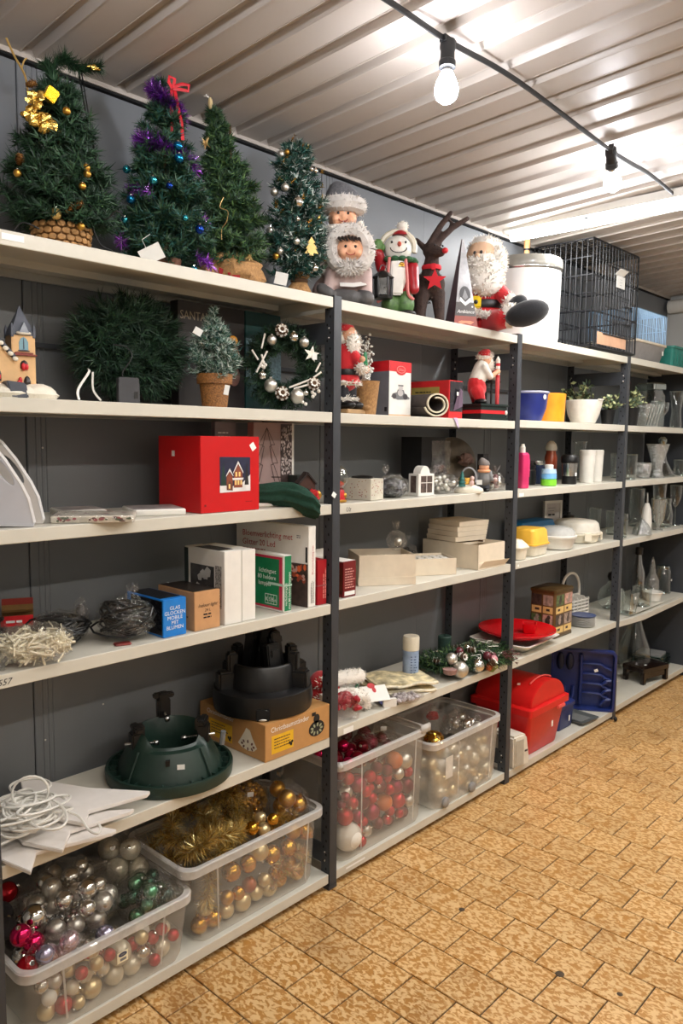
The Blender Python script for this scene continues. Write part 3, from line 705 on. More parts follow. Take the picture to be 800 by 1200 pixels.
def child_head(c, rx, nm):
    mb = MB(); mb.ell(c, (rx,rx*.85,rx*.92)); mb.ell((c[0],c[1]-rx*.86,c[2]-.1*rx), rx*.13); mb.ell((c[0]-.5*rx,c[1]-.6*rx,c[2]-.25*rx), rx*.3); mb.ell((c[0]+.5*rx,c[1]-.6*rx,c[2]-.25*rx), rx*.3)
    h = body('head', mb, M_skin, t, rx*.1, 2)
    mb = MB()
    for s in (-1,1): mb.ell((c[0]+s*.33*rx,c[1]-rx*.8,c[2]+.1*rx), (.09*rx,.05*rx,.1*rx), 8, 6)
    P('eyes', mb, M_black, h, True); mb = MB(); mb.tube([(c[0]+.3*rx*math.cos(a), c[1]-.84*rx, c[2]-.3*rx+.16*rx*math.sin(a)) for a in [pi+pi*k/6 for k in range(7)]], .035*rx, 5); P('mouth', mb, pm('brick red lips', (168,82,70), .5), h)
child_head((-.005,-.025,.30), .05, 'a'); child_head((.018,-.055,.185), .05, 'b')
fur_ring(t, (-.002,-.022,.338), .052, .027, 800, 0, sx=1.05, sz=.9, seed=1, plane='xy', mat=M_furg)
mb = MB(); mb.loft([[(-.012*k-.0+ r*math.cos(a), -.005+r*.85*math.sin(a), z) for a in [2*pi*i/18 for i in range(18)]] for k, r, z in ((0,.062,.33),(0,.064,.355),(.3,.056,.385),(1,.036,.41),(1.6,.014,.422),(1.7,.004,.425))]); P('knitted_hat', mb, pm('grey knit glaze', (104,104,108), .8, var=.2, vscale=120, bump=.8, bscale=220), t)
fur_ring(t, (-.0,-.015,.258), .05, .016, 300, 0, sx=1.1, sz=.8, seed=5, name='fur_collar', plane='xy')
fur_ring(t, (.018,-.058,.188), .062, .026, 1000, 0, sz=1.03, seed=3, mat=M_furg, L=.014)
mb = MB(); mb.ell((.018,-.012,.195), (.072,.05,.075)); P('hood', mb, pm('pale hood glaze', (196,186,180), .7, bump=.5), t, True)
mb = MB(); mb.fuzz((.018,-.09,.122), (.046,.02,.024), 320, .012, .003); mb.ell((.018,-.08,.122), (.046,.022,.024), 12, 8); P('fur_collar', mb, M_furg, t)
mb = MB()
for k in range(7): mb.cap((-.02+.011*k,-.092,.222-.002*abs(k-3)), (-.014+.011*k,-.102,.205+.003*(k % 2)), .006, .002, 6)
P('fringe_of_hair', mb, pm('dark brown hair', (44,32,28), .6), t)
mb = MB(); mb.ell((.055,-.05,.26), (.014,.014,.026), 8, 6); mb.fuzz((.055,-.05,.255), (.014,.014,.026), 90, .01, .003); P('pompom', mb, M_furw, t)

x, y = 1.535, .115; t = T('snowman_figure', 'glazed snowman figure in red coat and green trousers holding a black lantern', 'figurine', (x, y, S(1,x)), face(x,y)+.05)
mb = MB(); mb.ell((.005,0,.15), (.055,.045,.09)); mb.ell((.012,-.005,.245), (.052,.046,.05)); body('body', mb, pm('snow white glaze', (226,222,212), .35), t, .005)
mb = MB(); mb.ell((.01,.012,.13), (.07,.048,.085)); mb.cap((-.045,-.01,.18), (-.06,-.03,.225), .024, .02); mb.cap((.065,-.01,.18), (.072,-.03,.1), .025, .02); body('coat', mb, pm('red glaze', (158,24,34), .3, var=.12, vscale=18), t, .005)
mb = MB(); mb.prism([(-.018,.075),(.03,.075),(.034,.2),(-.012,.2)], -.056, -.03); P('shirt_front', mb, pm('snow white glaze', (226,222,212), .35), t, bevel=.006)
mb = MB(); mb.tube(spline([(-.02,-.056,.205),(-.026,-.06,.14),(-.034,-.055,.075),(-.06,-.035,.052)]), .006, 6); mb.tube(spline([(.038,-.056,.2),(.044,-.058,.14),(.05,-.05,.08),(.07,-.035,.062)]), .006, 6); P('coat_edging', mb, pm('pink edging', (214,120,116), .4), t)
mb = MB()
for k in range(14): mb.ell((.013+.06*math.cos(2*pi*k/14), .0+.05*math.sin(2*pi*k/14), .203), (.017,.016,.011), 8, 6)
P('scarf', mb, pm('dark green knit glaze', (48,92,58), .6, var=.2, bump=.5), t)
mb = MB(); mb.ell((-.014,-.01,.048), (.034,.036,.05)); mb.ell((.042,-.01,.05), (.034,.036,.05)); body('trousers', mb, pm('check green glaze', (84,118,66), .4, var=.35, vscale=70), t, .005)
mb = MB(); mb.ell((-.02,-.02,.012), (.036,.045,.014)); mb.ell((.048,-.02,.012), (.034,.045,.014)); P('shoes', mb, M_black, t, True)
mb = MB(); mb.ell((-.062,-.03,.25), (.022,.018,.027)); mb.ell((-.043,-.034,.245), (.009,.01,.013)); P('mitten', mb, pm('moss green glaze', (92,130,72), .5, bump=.4), t, True)
mb = MB(); mb.tube([(.012+.062*math.cos(a), .0, .252+.058*math.sin(a)) for a in [-.3+(pi+.6)*k/12 for k in range(13)]], .011, 7); P('ear_flap_hat', mb, pm('cream hat glaze', (214,206,186), .45), t)
mb = MB(); mb.lathe([(.03,.296),(.024,.305),(.014,.312)], 14, (.02,0,0)); P('hat_band', mb, pm('red glaze', (158,24,34), .3), t)
mb = MB(); mb.ell((.028,0,.327), .02, amp=.1, fr=90); mb.fuzz((.028,0,.327), .02, 90, .006, .003); P('pompom', mb, M_furw, t)
mb = MB(); mb.loft([[(.015+r*math.cos(a), -.048+yy, .255+r*math.sin(a)*1.2+z) for a in [2*pi*i/8 for i in range(8)]] for r, yy, z in ((.008,0,0),(.006,-.012,-.004),(.001,-.026,-.008))]); P('carrot_nose', mb, pm('orange red nose', (206,72,40), .5), t)
mb = MB(); mb.ell((-.012,-.045,.262), (.004,.003,.005), 8, 6); mb.ell((.038,-.045,.262), (.004,.003,.005), 8, 6); mb.tube([(.013+.03*math.cos(a), -.047+.004*abs(math.cos(a)), .243+.018*math.sin(a)) for a in [pi+pi*k/8 for k in range(9)]], .0018, 5); P('eyes_and_smile', mb, M_black, t, True)
mb = MB(); mb.ell((.024,-.062,.182), (.009,.005,.007), 8, 6); mb.box(.014,.034,-.062,-.057,.174,.179); P('bell', mb, M_goldmat, t)
l = MB(); l.lathe([(.034,.052),(.036,.058),(.03,.064)], 6, (-.044,-.095,0)); l.lathe([(.036,.122),(.04,.127),(.018,.146),(.008,.15)], 6, (-.044,-.095,0))
for k in range(6): l.cap((-.044+.032*math.cos(pi*k/3), -.095+.032*math.sin(pi*k/3), .06), (-.044+.034*math.cos(pi*k/3), -.095+.034*math.sin(pi*k/3), .124), .004, .004, 5)
l.tube([(-.044+.012*math.cos(a), -.095, .152+.018*math.sin(a)) for a in [pi*k/8 for k in range(9)]], .002, 5); lo = P('lantern', l, M_black, t)
l = MB(); l.lathe([(.03,.062),(.031,.122)], 6, (-.044,-.095,0)); P('lantern_glass', l, pm('smoky glass', (40,42,44), .08, spec=.8), lo)

M_brown = pm('dark brown twig', (58,42,36), .85, var=.35, vscale=60, bump=1, bscale=180)
x, y = 1.80, .17; t = T('reindeer_figure', 'dark brown twig reindeer with red collar, hanging red star and red nose', 'figurine', (x, y, S(1,x)), face(x,y))
mb = MB(); mb.cap((-.03,.04,.15), (.02,-.01,.165), .055, .052); mb.cap((.015,-.03,.19), (.022,-.05,.27), .036, .024); mb.cap((.018,-.05,.285), (.05,-.085,.27), .032, .018)
for a, b in (((-.01,-.03,.13),(-.022,-.045,.01)),((.045,-.015,.13),(.055,-.03,.01)),((-.055,.045,.12),(-.07,.05,.01)),((-.02,.075,.12),(-.015,.085,.01))): mb.cap(a, b, .028, .016)
mb.cap((-.01,-.045,.30), (-.035,-.045,.328), .012, .009); mb.cap((.035,-.03,.30), (.05,-.025,.315), .01, .007)
mb.cap((.01,-.045,.31), (.05,-.03,.385), .013, .012); mb.cap((.05,-.03,.385), (.085,-.04,.43), .012, .009); mb.cap((.03,-.04,.31), (.09,-.03,.375), .013, .012); mb.cap((.09,-.03,.375), (.145,-.03,.41), .012, .009); mb.cap((.085,-.03,.365), (.088,-.03,.40), .008, .006)
body('body', mb, M_brown, t, .0055, 1); t.scale = (1.08,1.08,1)
nb = NB(21); rn = random.Random(3)
for k in range(130):
    a = rn.random()*2*pi; zz = rn.uniform(.1,.2); r = .058; nb.seg((-.005+r*math.cos(a), .012+r*math.sin(a), zz), (-.005+r*math.cos(a+.4), .012+r*math.sin(a+.4), zz+rn.uniform(-.02,.02)), 6, .02, .004, 25)
nb.build('twig_bark', [M_brown, M_bark], t)
mb = MB(); mb.ell((.066,-.102,.272), .011); P('red_nose', mb, pm('red pompom', (204,34,44), .6), t, True)
mb = MB(); mb.ell((.03,-.079,.298), .004, 8, 6); mb.ell((.058,-.06,.3), .004, 8, 6); P('eyes', mb, M_black, t, True)
mb = MB(); mb.lathe([(.034,-.008),(.036,0),(.034,.008)], 14, (.02,-.042,.222)); mb.box(.02,.034,-.09,-.078,.205,.228); P('red_collar', mb, pm('red felt', (206,30,44), .8), t)
mb = MB(); st = []
for k in range(10):
    a = pi/2+pi*k/5; r = .042 if k % 2 == 0 else .018; st.append((.032+r*math.cos(a), .165+r*math.sin(a)))
mb.prism(st, -.094, -.089); P('red_star', mb, pm('red felt', (206,30,44), .8), t)

x, y = 1.925, .085; t = T('triangular_gift_box', 'tall pyramid gift box with silver face and dark lower band', 'gift box', (x, y, S(1,x)), face(x,y)+.42)
mb = MB(); hw = .052; H_ = .352
lv = [(0,hw),(.045,hw*(1-.045/H_*.93)),(.10,hw*(1-.1/H_*.93)),(H_,hw*.07)]
for k, ((za,ra),(zb,rb)) in enumerate(zip(lv, lv[1:])):
    mb.add([(-ra,-ra,za),(ra,-ra,za),(ra,ra,za),(-ra,ra,za),(-rb,-rb,zb),(rb,-rb,zb),(rb,rb,zb),(-rb,rb,zb)], [(0,1,5,4)], k)
    mb.add([(-ra,-ra,za),(ra,-ra,za),(ra,ra,za),(-ra,ra,za),(-rb,-rb,zb),(rb,-rb,zb),(rb,rb,zb),(-rb,rb,zb)], [(1,2,6,5),(2,3,7,6),(3,0,4,7)], 3)
mb.add([(-hw,-hw,0),(hw,-hw,0),(hw,hw,0),(-hw,hw,0)], [(3,2,1,0)], 3)
P('carton', mb, [pm('brick red print', (142,58,44), .4), pm('charcoal print', (66,60,58), .4), pm('silvery photo print', (176,176,178), .22, metal=.35, var=.35, vscale=26), pm('maroon print', (74,24,30), .35)], t, False)
FP = Matrix(((1,0,0,0),(0,math.tan(.139),-1,-hw-.0012),(0,1,0,0),(0,0,0,1)))
mb = MB(); pg(mb, FP, oval(.0,.13,.024,.034), 0, .0004); pg(mb, FP, [(-.024,.106),(0,.085),(.024,.104),(.02,.118),(0,.1),(-.02,.12)], 1, .0008); pg(mb, FP, [(-.012,.12),(0,.152),(.013,.12),(0,.108)], 2, .0008); pg(mb, FP, oval(.03,.083,.0035,.0035), 1, .0006); pg(mb, FP, [(-.035,.02),(-.02,.012),(.0,.017),(.02,.012),(.035,.022),(.02,.026),(-.02,.026)], 3, .0006)
P('print', mb, [pm('near black print', (42,40,40), .4), M_whiteink, pm('grey print', (120,120,122), .4), pm('salmon print', (226,138,104), .5)], t, False)
text(t, FP, 'Ambiance', 0, .056, .02, M_whiteink, 'CENTER', shear=.35, sx=.92);

x, y = 2.145, .13; t = T('plush_santa', 'plush Santa with big white beard sitting with black boot over shelf edge', 'soft toy', (x, y, S(1,x)), face(x,y)+.05)
mb = MB(); mb.ell((-.0,.0,.10), (.085,.07,.10)); mb.ell((.01,.0,.18), (.075,.06,.06)); mb.cap((.06,-.02,.19), (.105,-.07,.135), .035, .03); mb.cap((-.05,-.02,.19), (-.08,-.06,.12), .032, .028); mb.cap((.03,-.06,.05), (.08,-.17,.045), .048, .042); mb.cap((-.04,-.05,.045), (-.07,-.1,.045), .045, .04)
body('suit', mb, M_red, t, .006, 4)
mb = MB(); mb.ell((-.005,-.01,.325), (.068,.06,.07)); body('head', mb, pm('peach plush', (226,186,152), .9, bump=.3, bscale=300), t, .006, 2)
def fluff(name, parts, n, L=.012, seed=1, mat=None, wd=.004):
    mb = MB(); rn = random.Random(seed)
    for c, r in parts: mb.ell(c, r, 14, 10, amp=.08, fr=60); mb.fuzz(c, r, n, L, wd, rn)
    return P(name, mb, mat or M_furw, t)
fluff('beard', [((.0,-.04,.255), (.086,.055,.085)), ((.01,-.06,.215), (.076,.045,.06)), ((-.015,-.075,.285), (.055,.028,.03)), ((.06,-.01,.30), (.04,.055,.07))], 420)
fluff('cap', [((.005,.012,.368), (.066,.06,.05)), ((.035,.01,.345),(.05,.055,.06))], 260, seed=2)
mb = MB(); mb.ell((-.038,-.072,.33), (.0065,.005,.0075)); mb.ell((-.012,-.075,.332), (.0065,.005,.0075)); P('eyes', mb, M_black, t, True)
mb = MB(); mb.ell((-.028,-.085,.315), (.012,.012,.011)); P('nose', mb, pm('peach plush', (226,186,152), .9), t, True)
mb = MB(); mb.lathe([(.088,.108),(.092,.118),(.092,.132),(.086,.142)], 24, c0=False, c1=False); mb.v = [(a, b*.84, c) for a, b, c in mb.v]; P('belt', mb, M_black, t)
mb = MB(); mb.prism([(-.052,.10),(-.008,.10),(-.008,.15),(-.052,.15)], -.1, -.078); P('buckle', mb, pm('yellow felt', (228,196,30), .8), t, bevel=.006); mb = MB(); mb.ell((-.03,-.1,.125), (.009,.006,.009), 10, 7); P('buckle_hole', mb, M_black, t, True)
fluff('fur_trims', [((.112,-.08,.125), (.03,.03,.036)), ((.1,-.185,.055), (.036,.03,.05)), ((-.08,-.07,.085),(.028,.026,.03))], 160, seed=3)
fluff('coat_hem', [((-.05+.022*k,-.09-.011*k,.085-.006*k), (.018,.016,.016)) for k in range(7)], 60, seed=4)
mb = MB(); mb.ell((.135,-.115,.095), (.042,.036,.058), rot=Matrix.Rotation(.5,3,'Y')); mb.ell((-.085,-.085,.04), (.03,.03,.045)); P('mittens', mb, pm('black plush', (18,19,24), .95, bump=.3, sheen=.3), t, True)
mb = MB(); mb.ell((.165,-.235,.055), (.088,.05,.05), rot=Matrix.Rotation(-.28,3,'Y')); mb.ell((-.075,-.135,.04), (.03,.05,.04)); P('boots', mb, pm('black plush', (18,19,24), .95, bump=.3, sheen=.3), t, True)

x, y = 2.585, .18; t = T('enamel_drum', 'large white enamel drum with grey rimmed lid', 'drum', (x, y, S(1,x))); t.scale = (1.1,1.1,1.03)
M_en = pm('white enamel', (232,232,230), .18, var=.02, coat=.4)
mb = MB(); mb.lathe([(.13,0),(.14,.006),(.145,.03),(.149,.33),(.147,.335)], 40); P('drum_body', mb, M_en, t)
mb = MB(); mb.lathe([(.152,.328),(.155,.338),(.153,.366),(.147,.376),(.12,.382),(.0,.388)], 40); P('lid', mb, pm('warm grey lid', (136,134,126), .25, coat=.3), t)
mb = MB(); mb.lathe([(.1505,.318),(.1535,.323),(.1535,.328),(.15,.331)], 40); P('lid_rim', mb, M_steel, t)

x, y = 2.772, .285; t = T('wooden_stick', 'wooden stick with orange star cap standing behind white enamel drum', 'stick', (x, y, S(1,x)))
mb = MB(); mb.lathe([(.014,0),(.016,.1),(.016,.47),(.012,.49),(.015,.5),(.015,.535),(.012,.545)], 12); P('shaft', mb, pm('turned wood', (182,132,86), .55, var=.15), t)
mb = MB(); mb.prism([((.024 if k % 2 == 0 else .015)*math.sin(pi*k/5), .56+(.024 if k % 2 == 0 else .015)*math.cos(pi*k/5)) for k in range(10)], -.012, .012); o = P('star_cap', mb, pm('orange red paint', (236,84,50), .5), t); o.rotation_euler = (0,0,-.9)
mb = MB(); mb.lathe([(.0165,.487),(.0175,.491),(.0165,.495)], 12); P('cord', mb, M_black, t)

# wire cages
def grid_panel(mb, o, u, v, nu, nv, r, heavy=()):
    o, u, v = Vector(o), Vector(u), Vector(v)
    for i in range(nu+1):
        p = o+u*i/nu; mb.tube([p, p+v], r*(1.5 if i in (0, nu) else 1), 5)
    for j in range(nv+1):
        p = o+v*j/nv; mb.tube([p, p+u], r*(1.6 if j in (0, nv) or j in heavy else 1), 5)
M_wire = pm('black coated wire', (22,23,28), .35, var=.1)
x0, x1, y0, y1, h = 2.93, 3.47, .012, .33, .535; z = S(1,3.0)
t = T('wire_dog_crate', 'large black folding wire dog crate with white label', 'crate', ((x0+x1)/2, (y0+y1)/2, z))
hx, hy = (x1-x0)/2, (y1-y0)/2
for nm, o, u, v, nu, nv in (('front_panel',(-hx,-hy,.02),(2*hx,0,0),(0,0,h-.02),15,6),('rear_panel',(-hx,hy,.02),(2*hx,0,0),(0,0,h-.02),15,6),('side_panel',(-hx,-hy,.02),(0,2*hy,0),(0,0,h-.02),11,6),('side_panel',(hx,-hy,.02),(0,2*hy,0),(0,0,h-.02),11,6),('top_panel',(-hx,-hy,h),(2*hx,0,0),(0,2*hy,0),15,6)):
    mb = MB(); grid_panel(mb, o, u, v, nu, nv, .0028, (2,4)); P(nm, mb, M_wire, t)
mb = MB(); grid_panel(mb, (-.14,-hy-.006,.09), (.3,0,0), (0,0,.34), 9, 5, .0022); do = P('door', mb, M_wire, t)
mb = MB(); mb.tube([(.1,-hy-.01,.25),(.17,-hy-.012,.25),(.17,-hy-.016,.23)], .004, 6); mb.tube([(.1,-hy-.01,.16),(.17,-hy-.012,.16),(.17,-hy-.016,.14)], .004, 6); P('latch', mb, M_wire, do)
mb = MB(); mb.rr([(hx-.008,hy-.008,.004),(hx-.006,hy-.006,.03)], .02); P('tray', mb, M_black, t)
mb = MB(); mb.box(-.2,.14,-hy-.004,-hy-.002,.035,.095); P('opening_plate', mb, pm('copper tinted card', (206,162,132), .35, var=.2, vscale=14), t)
mb = MB(); mb.box(-.02,.08,-hy-.012,-hy-.01,.335,.395); lo = P('label_card', mb, M_sticker, t)
for k in range(3): text(lo, FF(0,hy+.0125), '--------', .03, .375-.014*k, .012, M_blackink, 'CENTER')
mb = MB(); mb.M = Matrix.Translation((.02,-hy-.02,.41)) @ Matrix.Rotation(.9,4,'X'); mb.box(-.05,.05,-.001,.001,-.02,.02); P('folded_label', mb, M_sticker, t)

x0, x1, y0, y1 = 3.5, 3.96, .02, .31; z = S(1,3.6); t = T('small_animal_cage', 'small pale blue wire cage on a grey plastic tray', 'cage', ((x0+x1)/2, (y0+y1)/2, z)); hx, hy = (x1-x0)/2, (y1-y0)/2
mb = MB(); mb.rr([(hx-.03,hy-.03,0),(hx-.028,hy-.028,.003),(hx-.004,hy-.004,.10)], .03, c1=False); mb.rr([(hx-.03,hy-.03,.004),(hx-.008,hy-.008,.1)], .03, c1=False); P('tray', mb, pm('grey tub plastic', (134,130,128), .45), t)
mb = MB(); mb.rr([(hx-.004,hy-.004,.098),(hx+.002,hy+.002,.1),(hx+.002,hy+.002,.112),(hx-.008,hy-.008,.112)], .03, c0=False, c1=False); P('tray_rim', mb, pm('cream rim', (206,196,176), .45), t)
M_bw = pm('pale blue wire', (150,184,214), .3, metal=.3)
for nm, o, u, v, nu, nv in (('front_panel',(-hx+.01,-hy+.01,.11),(2*hx-.02,0,0),(0,0,.17),22,2),('side_panel',(-hx+.01,-hy+.01,.11),(0,2*hy-.02,0),(0,0,.17),14,2),('side_panel',(hx-.01,-hy+.01,.11),(0,2*hy-.02,0),(0,0,.17),14,2),('rear_panel',(-hx+.01,hy-.01,.11),(2*hx-.02,0,0),(0,0,.17),22,2),('top_panel',(-hx+.01,-hy+.01,.28),(2*hx-.02,0,0),(0,2*hy-.02,0),22,4)):
    mb = MB(); grid_panel(mb, o, u, v, nu, nv, .0016); P(nm, mb, M_bw, t)
sticker(t, FF(hx,hy,.003), .38, .06, .02, .025)
x = 4.26; t = T('teal_crate', 'teal plastic folding crate at the far end of top shelf', 'crate', (x, .17, S(1,x))); M_tl = pm('teal plastic', (36,120,108), .45)
mb = MB(); mb.rr([(.2,.14,0),(.205,.145,.004),(.22,.155,.115)], .015, c1=False); P('crate_body', mb, M_tl, t)
mb = MB(); mb.rr([(.224,.159,.108),(.226,.161,.11),(.226,.161,.122),(.21,.145,.122)], .015, c0=False, c1=False); P('crate_rim', mb, M_tl, t)
for k in range(8):
    mb = MB(); mb.box(-.19+.05*k,-.187+.05*k,-.1545,-.15,.01,.105); P('crate_rib', mb, M_tl, t)
# ------------------------------------------------------------------ cartons
def carton(name, label, cat, x0, x1, y0, y1, z, h, mat, rz=0, group=None, part='carton', bevel=.0012):
    t = T(name, label, cat, ((x0+x1)/2, (y0+y1)/2, z), rz, group); hx, hy = (x1-x0)/2, (y1-y0)/2
    mb = MB(); mb.box(-hx,hx,-hy,hy,0,h); o = P(part, mb, mat, t, False, bevel=bevel)
    return t, FF(hx,hy), FL(hx,hy), FT(hx,hy,h), 2*hx, 2*hy, h
def lines(parent, F, x, y, wd, n, dy, mat, h=.003, seed=1, name='fine_print', align='L'):
    """rows of small print too fine to read"""
    mb = MB(); rn = random.Random(seed)
    for k in range(n):
        xx = x
        end = x+wd*rn.uniform(.75,1)
        while xx < end-.002:
            l = min(rn.uniform(.004,.012)*h/.003, end-xx); q(mb, F, xx, y-k*dy, xx+l, y-k*dy+h, 0, .0003); xx += l+h*.6
    return P(name, mb, mat, parent, False, kind='stuff')

# ------------------------------------------------------------------ second shelf, bay by bay
z = S(2,.2)
t = T('ceramic_church', 'lit village ceramic church with dark spire on a snowy base', 'ornament', (.10,.12,z), -.15)
M_cream = pm('cream plaster', (222,180,128), .6, var=.1); M_snow = pm('plaster snow', (232,224,206), .7, var=.04, bump=.7, bscale=90); M_slate = pm('slate roof', (72,76,86), .5, var=.2)
mb = MB(); mb.ell((.0,0,.012), (.115,.075,.026), 24, 8, amp=.12, fr=30); mb.ell((.06,-.02,.012), (.05,.05,.027), 14, 8, amp=.1, fr=30); P('snowy_base', mb, M_snow, t)
mb = MB(); mb.prism([(-.01,.0),(.03,.0),(.024,.036),(-.02,.04)], -.072, -.02); P('garden_path', mb, M_slate, t, bevel=.003)
mb = MB(); mb.box(.006,.06,-.027,.027,.02,.152); tw = P('tower', mb, M_cream, t, bevel=.0015)
mb = MB(); mb.box(-.15,.02,-.03,.04,.02,.09); mb.prism([(-.15,.09),(.01,.09),(-.055,.16)], -.03, .04); P('nave', mb, M_cream, t)
mb = MB(); mb.prism([(-.16,.086),(-.055,.168),(.014,.09),(.012,.102),(-.055,.178),(-.16,.1)], -.036, .045); P('nave_roof', mb, M_slate, t)
mb = MB()
for k in range(7): mb.ell((-.052+.0105*k,-.036,.162-.0115*k), (.007,.004,.0055), 8, 6)
P('snow_edging', mb, M_snow, t, True)
mb = MB(); mb.lathe([(.04,.15),(.034,.165),(.018,.19),(.001,.222)], 4, (.033,0,0)); mb.v = [((x-.033)*math.cos(pi/4)-y*math.sin(pi/4)+.033, (x-.033)*math.sin(pi/4)+y*math.cos(pi/4), zz) for x, y, zz in mb.v]
for sx in (.008,.058):
    for sy in (-.025,.025): mb.lathe([(.0045,.145),(.0045,.166),(.0005,.178)], 6, (sx,sy,0))
P('spire', mb, M_slate, t)
mb = MB(); mb.prism([(.022,.156),(.044,.156),(.033,.18)], -.036, -.01); P('dormer', mb, pm('pale slate', (150,156,166), .5), t)
mb = MB(); mb.ell((.033,-.03,.155), (.018,.006,.005), 10, 6); P('snow_on_roof', mb, M_snow, t, True)
arch = lambda cx, z0, w_, h_: [(cx-w_,z0),(cx+w_,z0),(cx+w_,z0+h_*.6),(cx+w_*.6,z0+h_*.88),(cx,z0+h_),(cx-w_*.6,z0+h_*.88),(cx-w_,z0+h_*.6)]
mb = MB(); mb.prism(arch(.033,.116,.0105,.03), -.0285, -.026); P('window', mb, pm('leaded blue glass', (128,166,180), .2), t); mb = MB(); mb.prism(arch(.033,.118,.001,.026), -.030, -.028); mb.prism(arch(.033,.113,.013,.0025), -.031, -.027); P('window_bars', mb, M_slate, t)
mb = MB(); mb.box(.004,.062,-.034,-.026,.102,.106); mb.box(.012,.054,-.032,-.026,.106,.11); P('ledge_roof', mb, pm('brick red glaze', (132,58,46), .5), t, bevel=.001)
mb = MB(); mb.prism(arch(.033,.072,.009,.02), -.0285, -.026); mb.prism(arch(.039,.024,.008,.032), -.0285, -.026); mb.prism(arch(-.028,.04,.008,.03), -.0315, -.029); P('lower_windows', mb, pm('dark leaded window', (52,44,40), .3), t)
mb = MB()
for a, b, c in ((.03,.076,.007),(.037,.076,.006),(.02,.032,.010),(.022,.044,.006),(-.03,.048,.006),(-.026,.05,.006),(-.07,.045,.012)): mb.ell((a,-.033,b), (c*.8,c*.5,c*1.3), 8, 6)
P('red_wreaths_and_carollers', mb, pm('scarlet glaze', (196,26,36), .5), t, True)
mb = MB(); mb.prism(arch(-.075,.025,.02,.06), -.0325, -.029); P('church_door', mb, pm('teal door glaze', (90,120,128), .4), t)
mb = MB(); mb.tube(spline([(.06,.03,.07),(.10,.1,.05),(.15,.14,.01),(.2,.16,.004)]), .002, 5); P('power_cord', mb, M_black, t)

t = T('pine_wreath', 'huge bushy plain dark green pine wreath leaning on the wall', 'wreath', (.475,.19,z), 0)
nb = NB(31); rn = random.Random(9)
for k in range(700):
    a = rn.random()*2*pi; b = rn.random()*2*pi; Rr, rr_ = .09, .085
    c = (Rr*math.cos(a), 0, .158+Rr*.78*math.sin(a)); d = (math.cos(b)*math.cos(a), -math.sin(b)*.75, math.cos(b)*math.sin(a)*.9)
    nb.seg((c[0],c[1],c[2]), (c[0]+d[0]*rr_, c[1]+d[1]*rr_, max(.004,c[2]+d[2]*rr_)), 40, .034, .0036, 42, (0,0,0,1))
nb.build('foliage', [M_g2, M_g1], t)
t = T('battery_box', 'small dark grey battery box with black lead beside the bushy wreath', 'battery box', (.385,.055,z), -.3)
mb = MB(); mb.box(-.026,.026,-.014,.014,.0,.066); P('case', mb, pm('charcoal plastic', (58,58,62), .5), t, bevel=.002)
mb = MB(); mb.box(-.027,.027,-.0155,-.014,.0,.052); P('battery_cover', mb, pm('charcoal plastic', (58,58,62), .5), t, bevel=.0006)
mb = MB(); mb.box(.012,.022,-.0165,-.0155,.012,.03); P('switch', mb, M_black, t)
mb = MB(); mb.tube(spline([(-.01,.0,.064),(-.012,0,.08),(.012,.0,.12),(.0,.01,.145),(-.03,.02,.15)]), .0016, 5); P('lead', mb, M_black, t)
mb = MB(); mb.tube(spline([(.246,.05,z+.004),(.25,.06,z+.03),(.29,.08,z+.075),(.3,.1,z+.085)]), .0035, 6, flat=.5); mb.tube(spline([(.30,.04,z+.004),(.285,.05,z+.03),(.29,.06,z+.075)]), .0028, 6, flat=.5)
tag(P('white_cable_ends', mb, M_white), 'two white cable ends standing between church and bushy wreath', 'cable')

M_dkbox = pm('dark brown print', (38,32,32), .4, var=.15)
t, F, FLh, FTp, w_, d_, h_ = carton('dark_gift_box', "dark picture box lettered SANTA'S behind the frosted tree", 'box', .662,.918,.225,.265, z, .322, M_dkbox); F = F @ Matrix.Diagonal((.826,1,1,1))
text(t, F, "SANTA'S", .008, .268, .036, pm('tan ink', (150,136,112), .5), sx=1.0)
mb = MB()
for cx, cy, r, mi in ((.13,.195,.03,0),(.165,.222,.035,0),(.17,.19,.032,1),(.215,.195,.036,0),(.245,.175,.036,1),(.255,.11,.03,0)): pg(mb, F, oval(cx,cy,r,r*1.05,20), mi, .0003+mi*.0003)
P('print', mb, [pm('dull rose print', (128,92,84), .4), pm('peach print', (182,134,112), .4)], t, False)
mb = MB(); pg(mb, F, oval(.252,.222,.022,.015,14), 0, .0012); P('price_sticker', mb, pm('orange sticker', (236,160,40), .6), t, False)
mb = MB(); q(mb, F, .0,.175,.27,.184, 0, .0011); P('teal_stripe', mb, pm('teal print', (70,140,136), .4), t, False)
t, F, FLh, FTp, w_, d_, h_ = carton('teal_gift_box', 'dark teal picture box behind the silver bauble wreath', 'box', .922,1.075,.225,.265, S(2,1.03), .322, pm('deep teal print', (22,66,66), .4, var=.2)); F = F @ Matrix.Diagonal((.728,1,1,1))
mb = MB(); q(mb, F, .0,.11,.21,.235, 0, .0003); P('snowy_print', mb, pm('blue snow print', (106,138,150), .35, var=.45, vscale=110), t, False)
mb = MB(); pg(mb, F, [(.004,.17),(.06,.215),(.085,.245),(.1,.24),(.09,.2),(.03,.16),(.004,.13)], 0, .0007); P('twig_print', mb, pm('dull rose print', (128,92,84), .4), t, False)
t = T('potted_frosted_tree', 'small frosted fir in a brown glitter pot', 'potted tree', (.70,.10,S(2,.7)), face(.7,.1))
pine(t, 'foliage', .088, .205, [(0,.055),(.1,.075),(.35,.068),(.6,.04),(.8,.02),(1,.006)], 120, 41, [M_g1, M_gf, M_g4, pm('frosted grey needle', (140,164,150), .7)], L=.017, wd=.0032, choice=(0,1,3,2), n=16, up=.5)
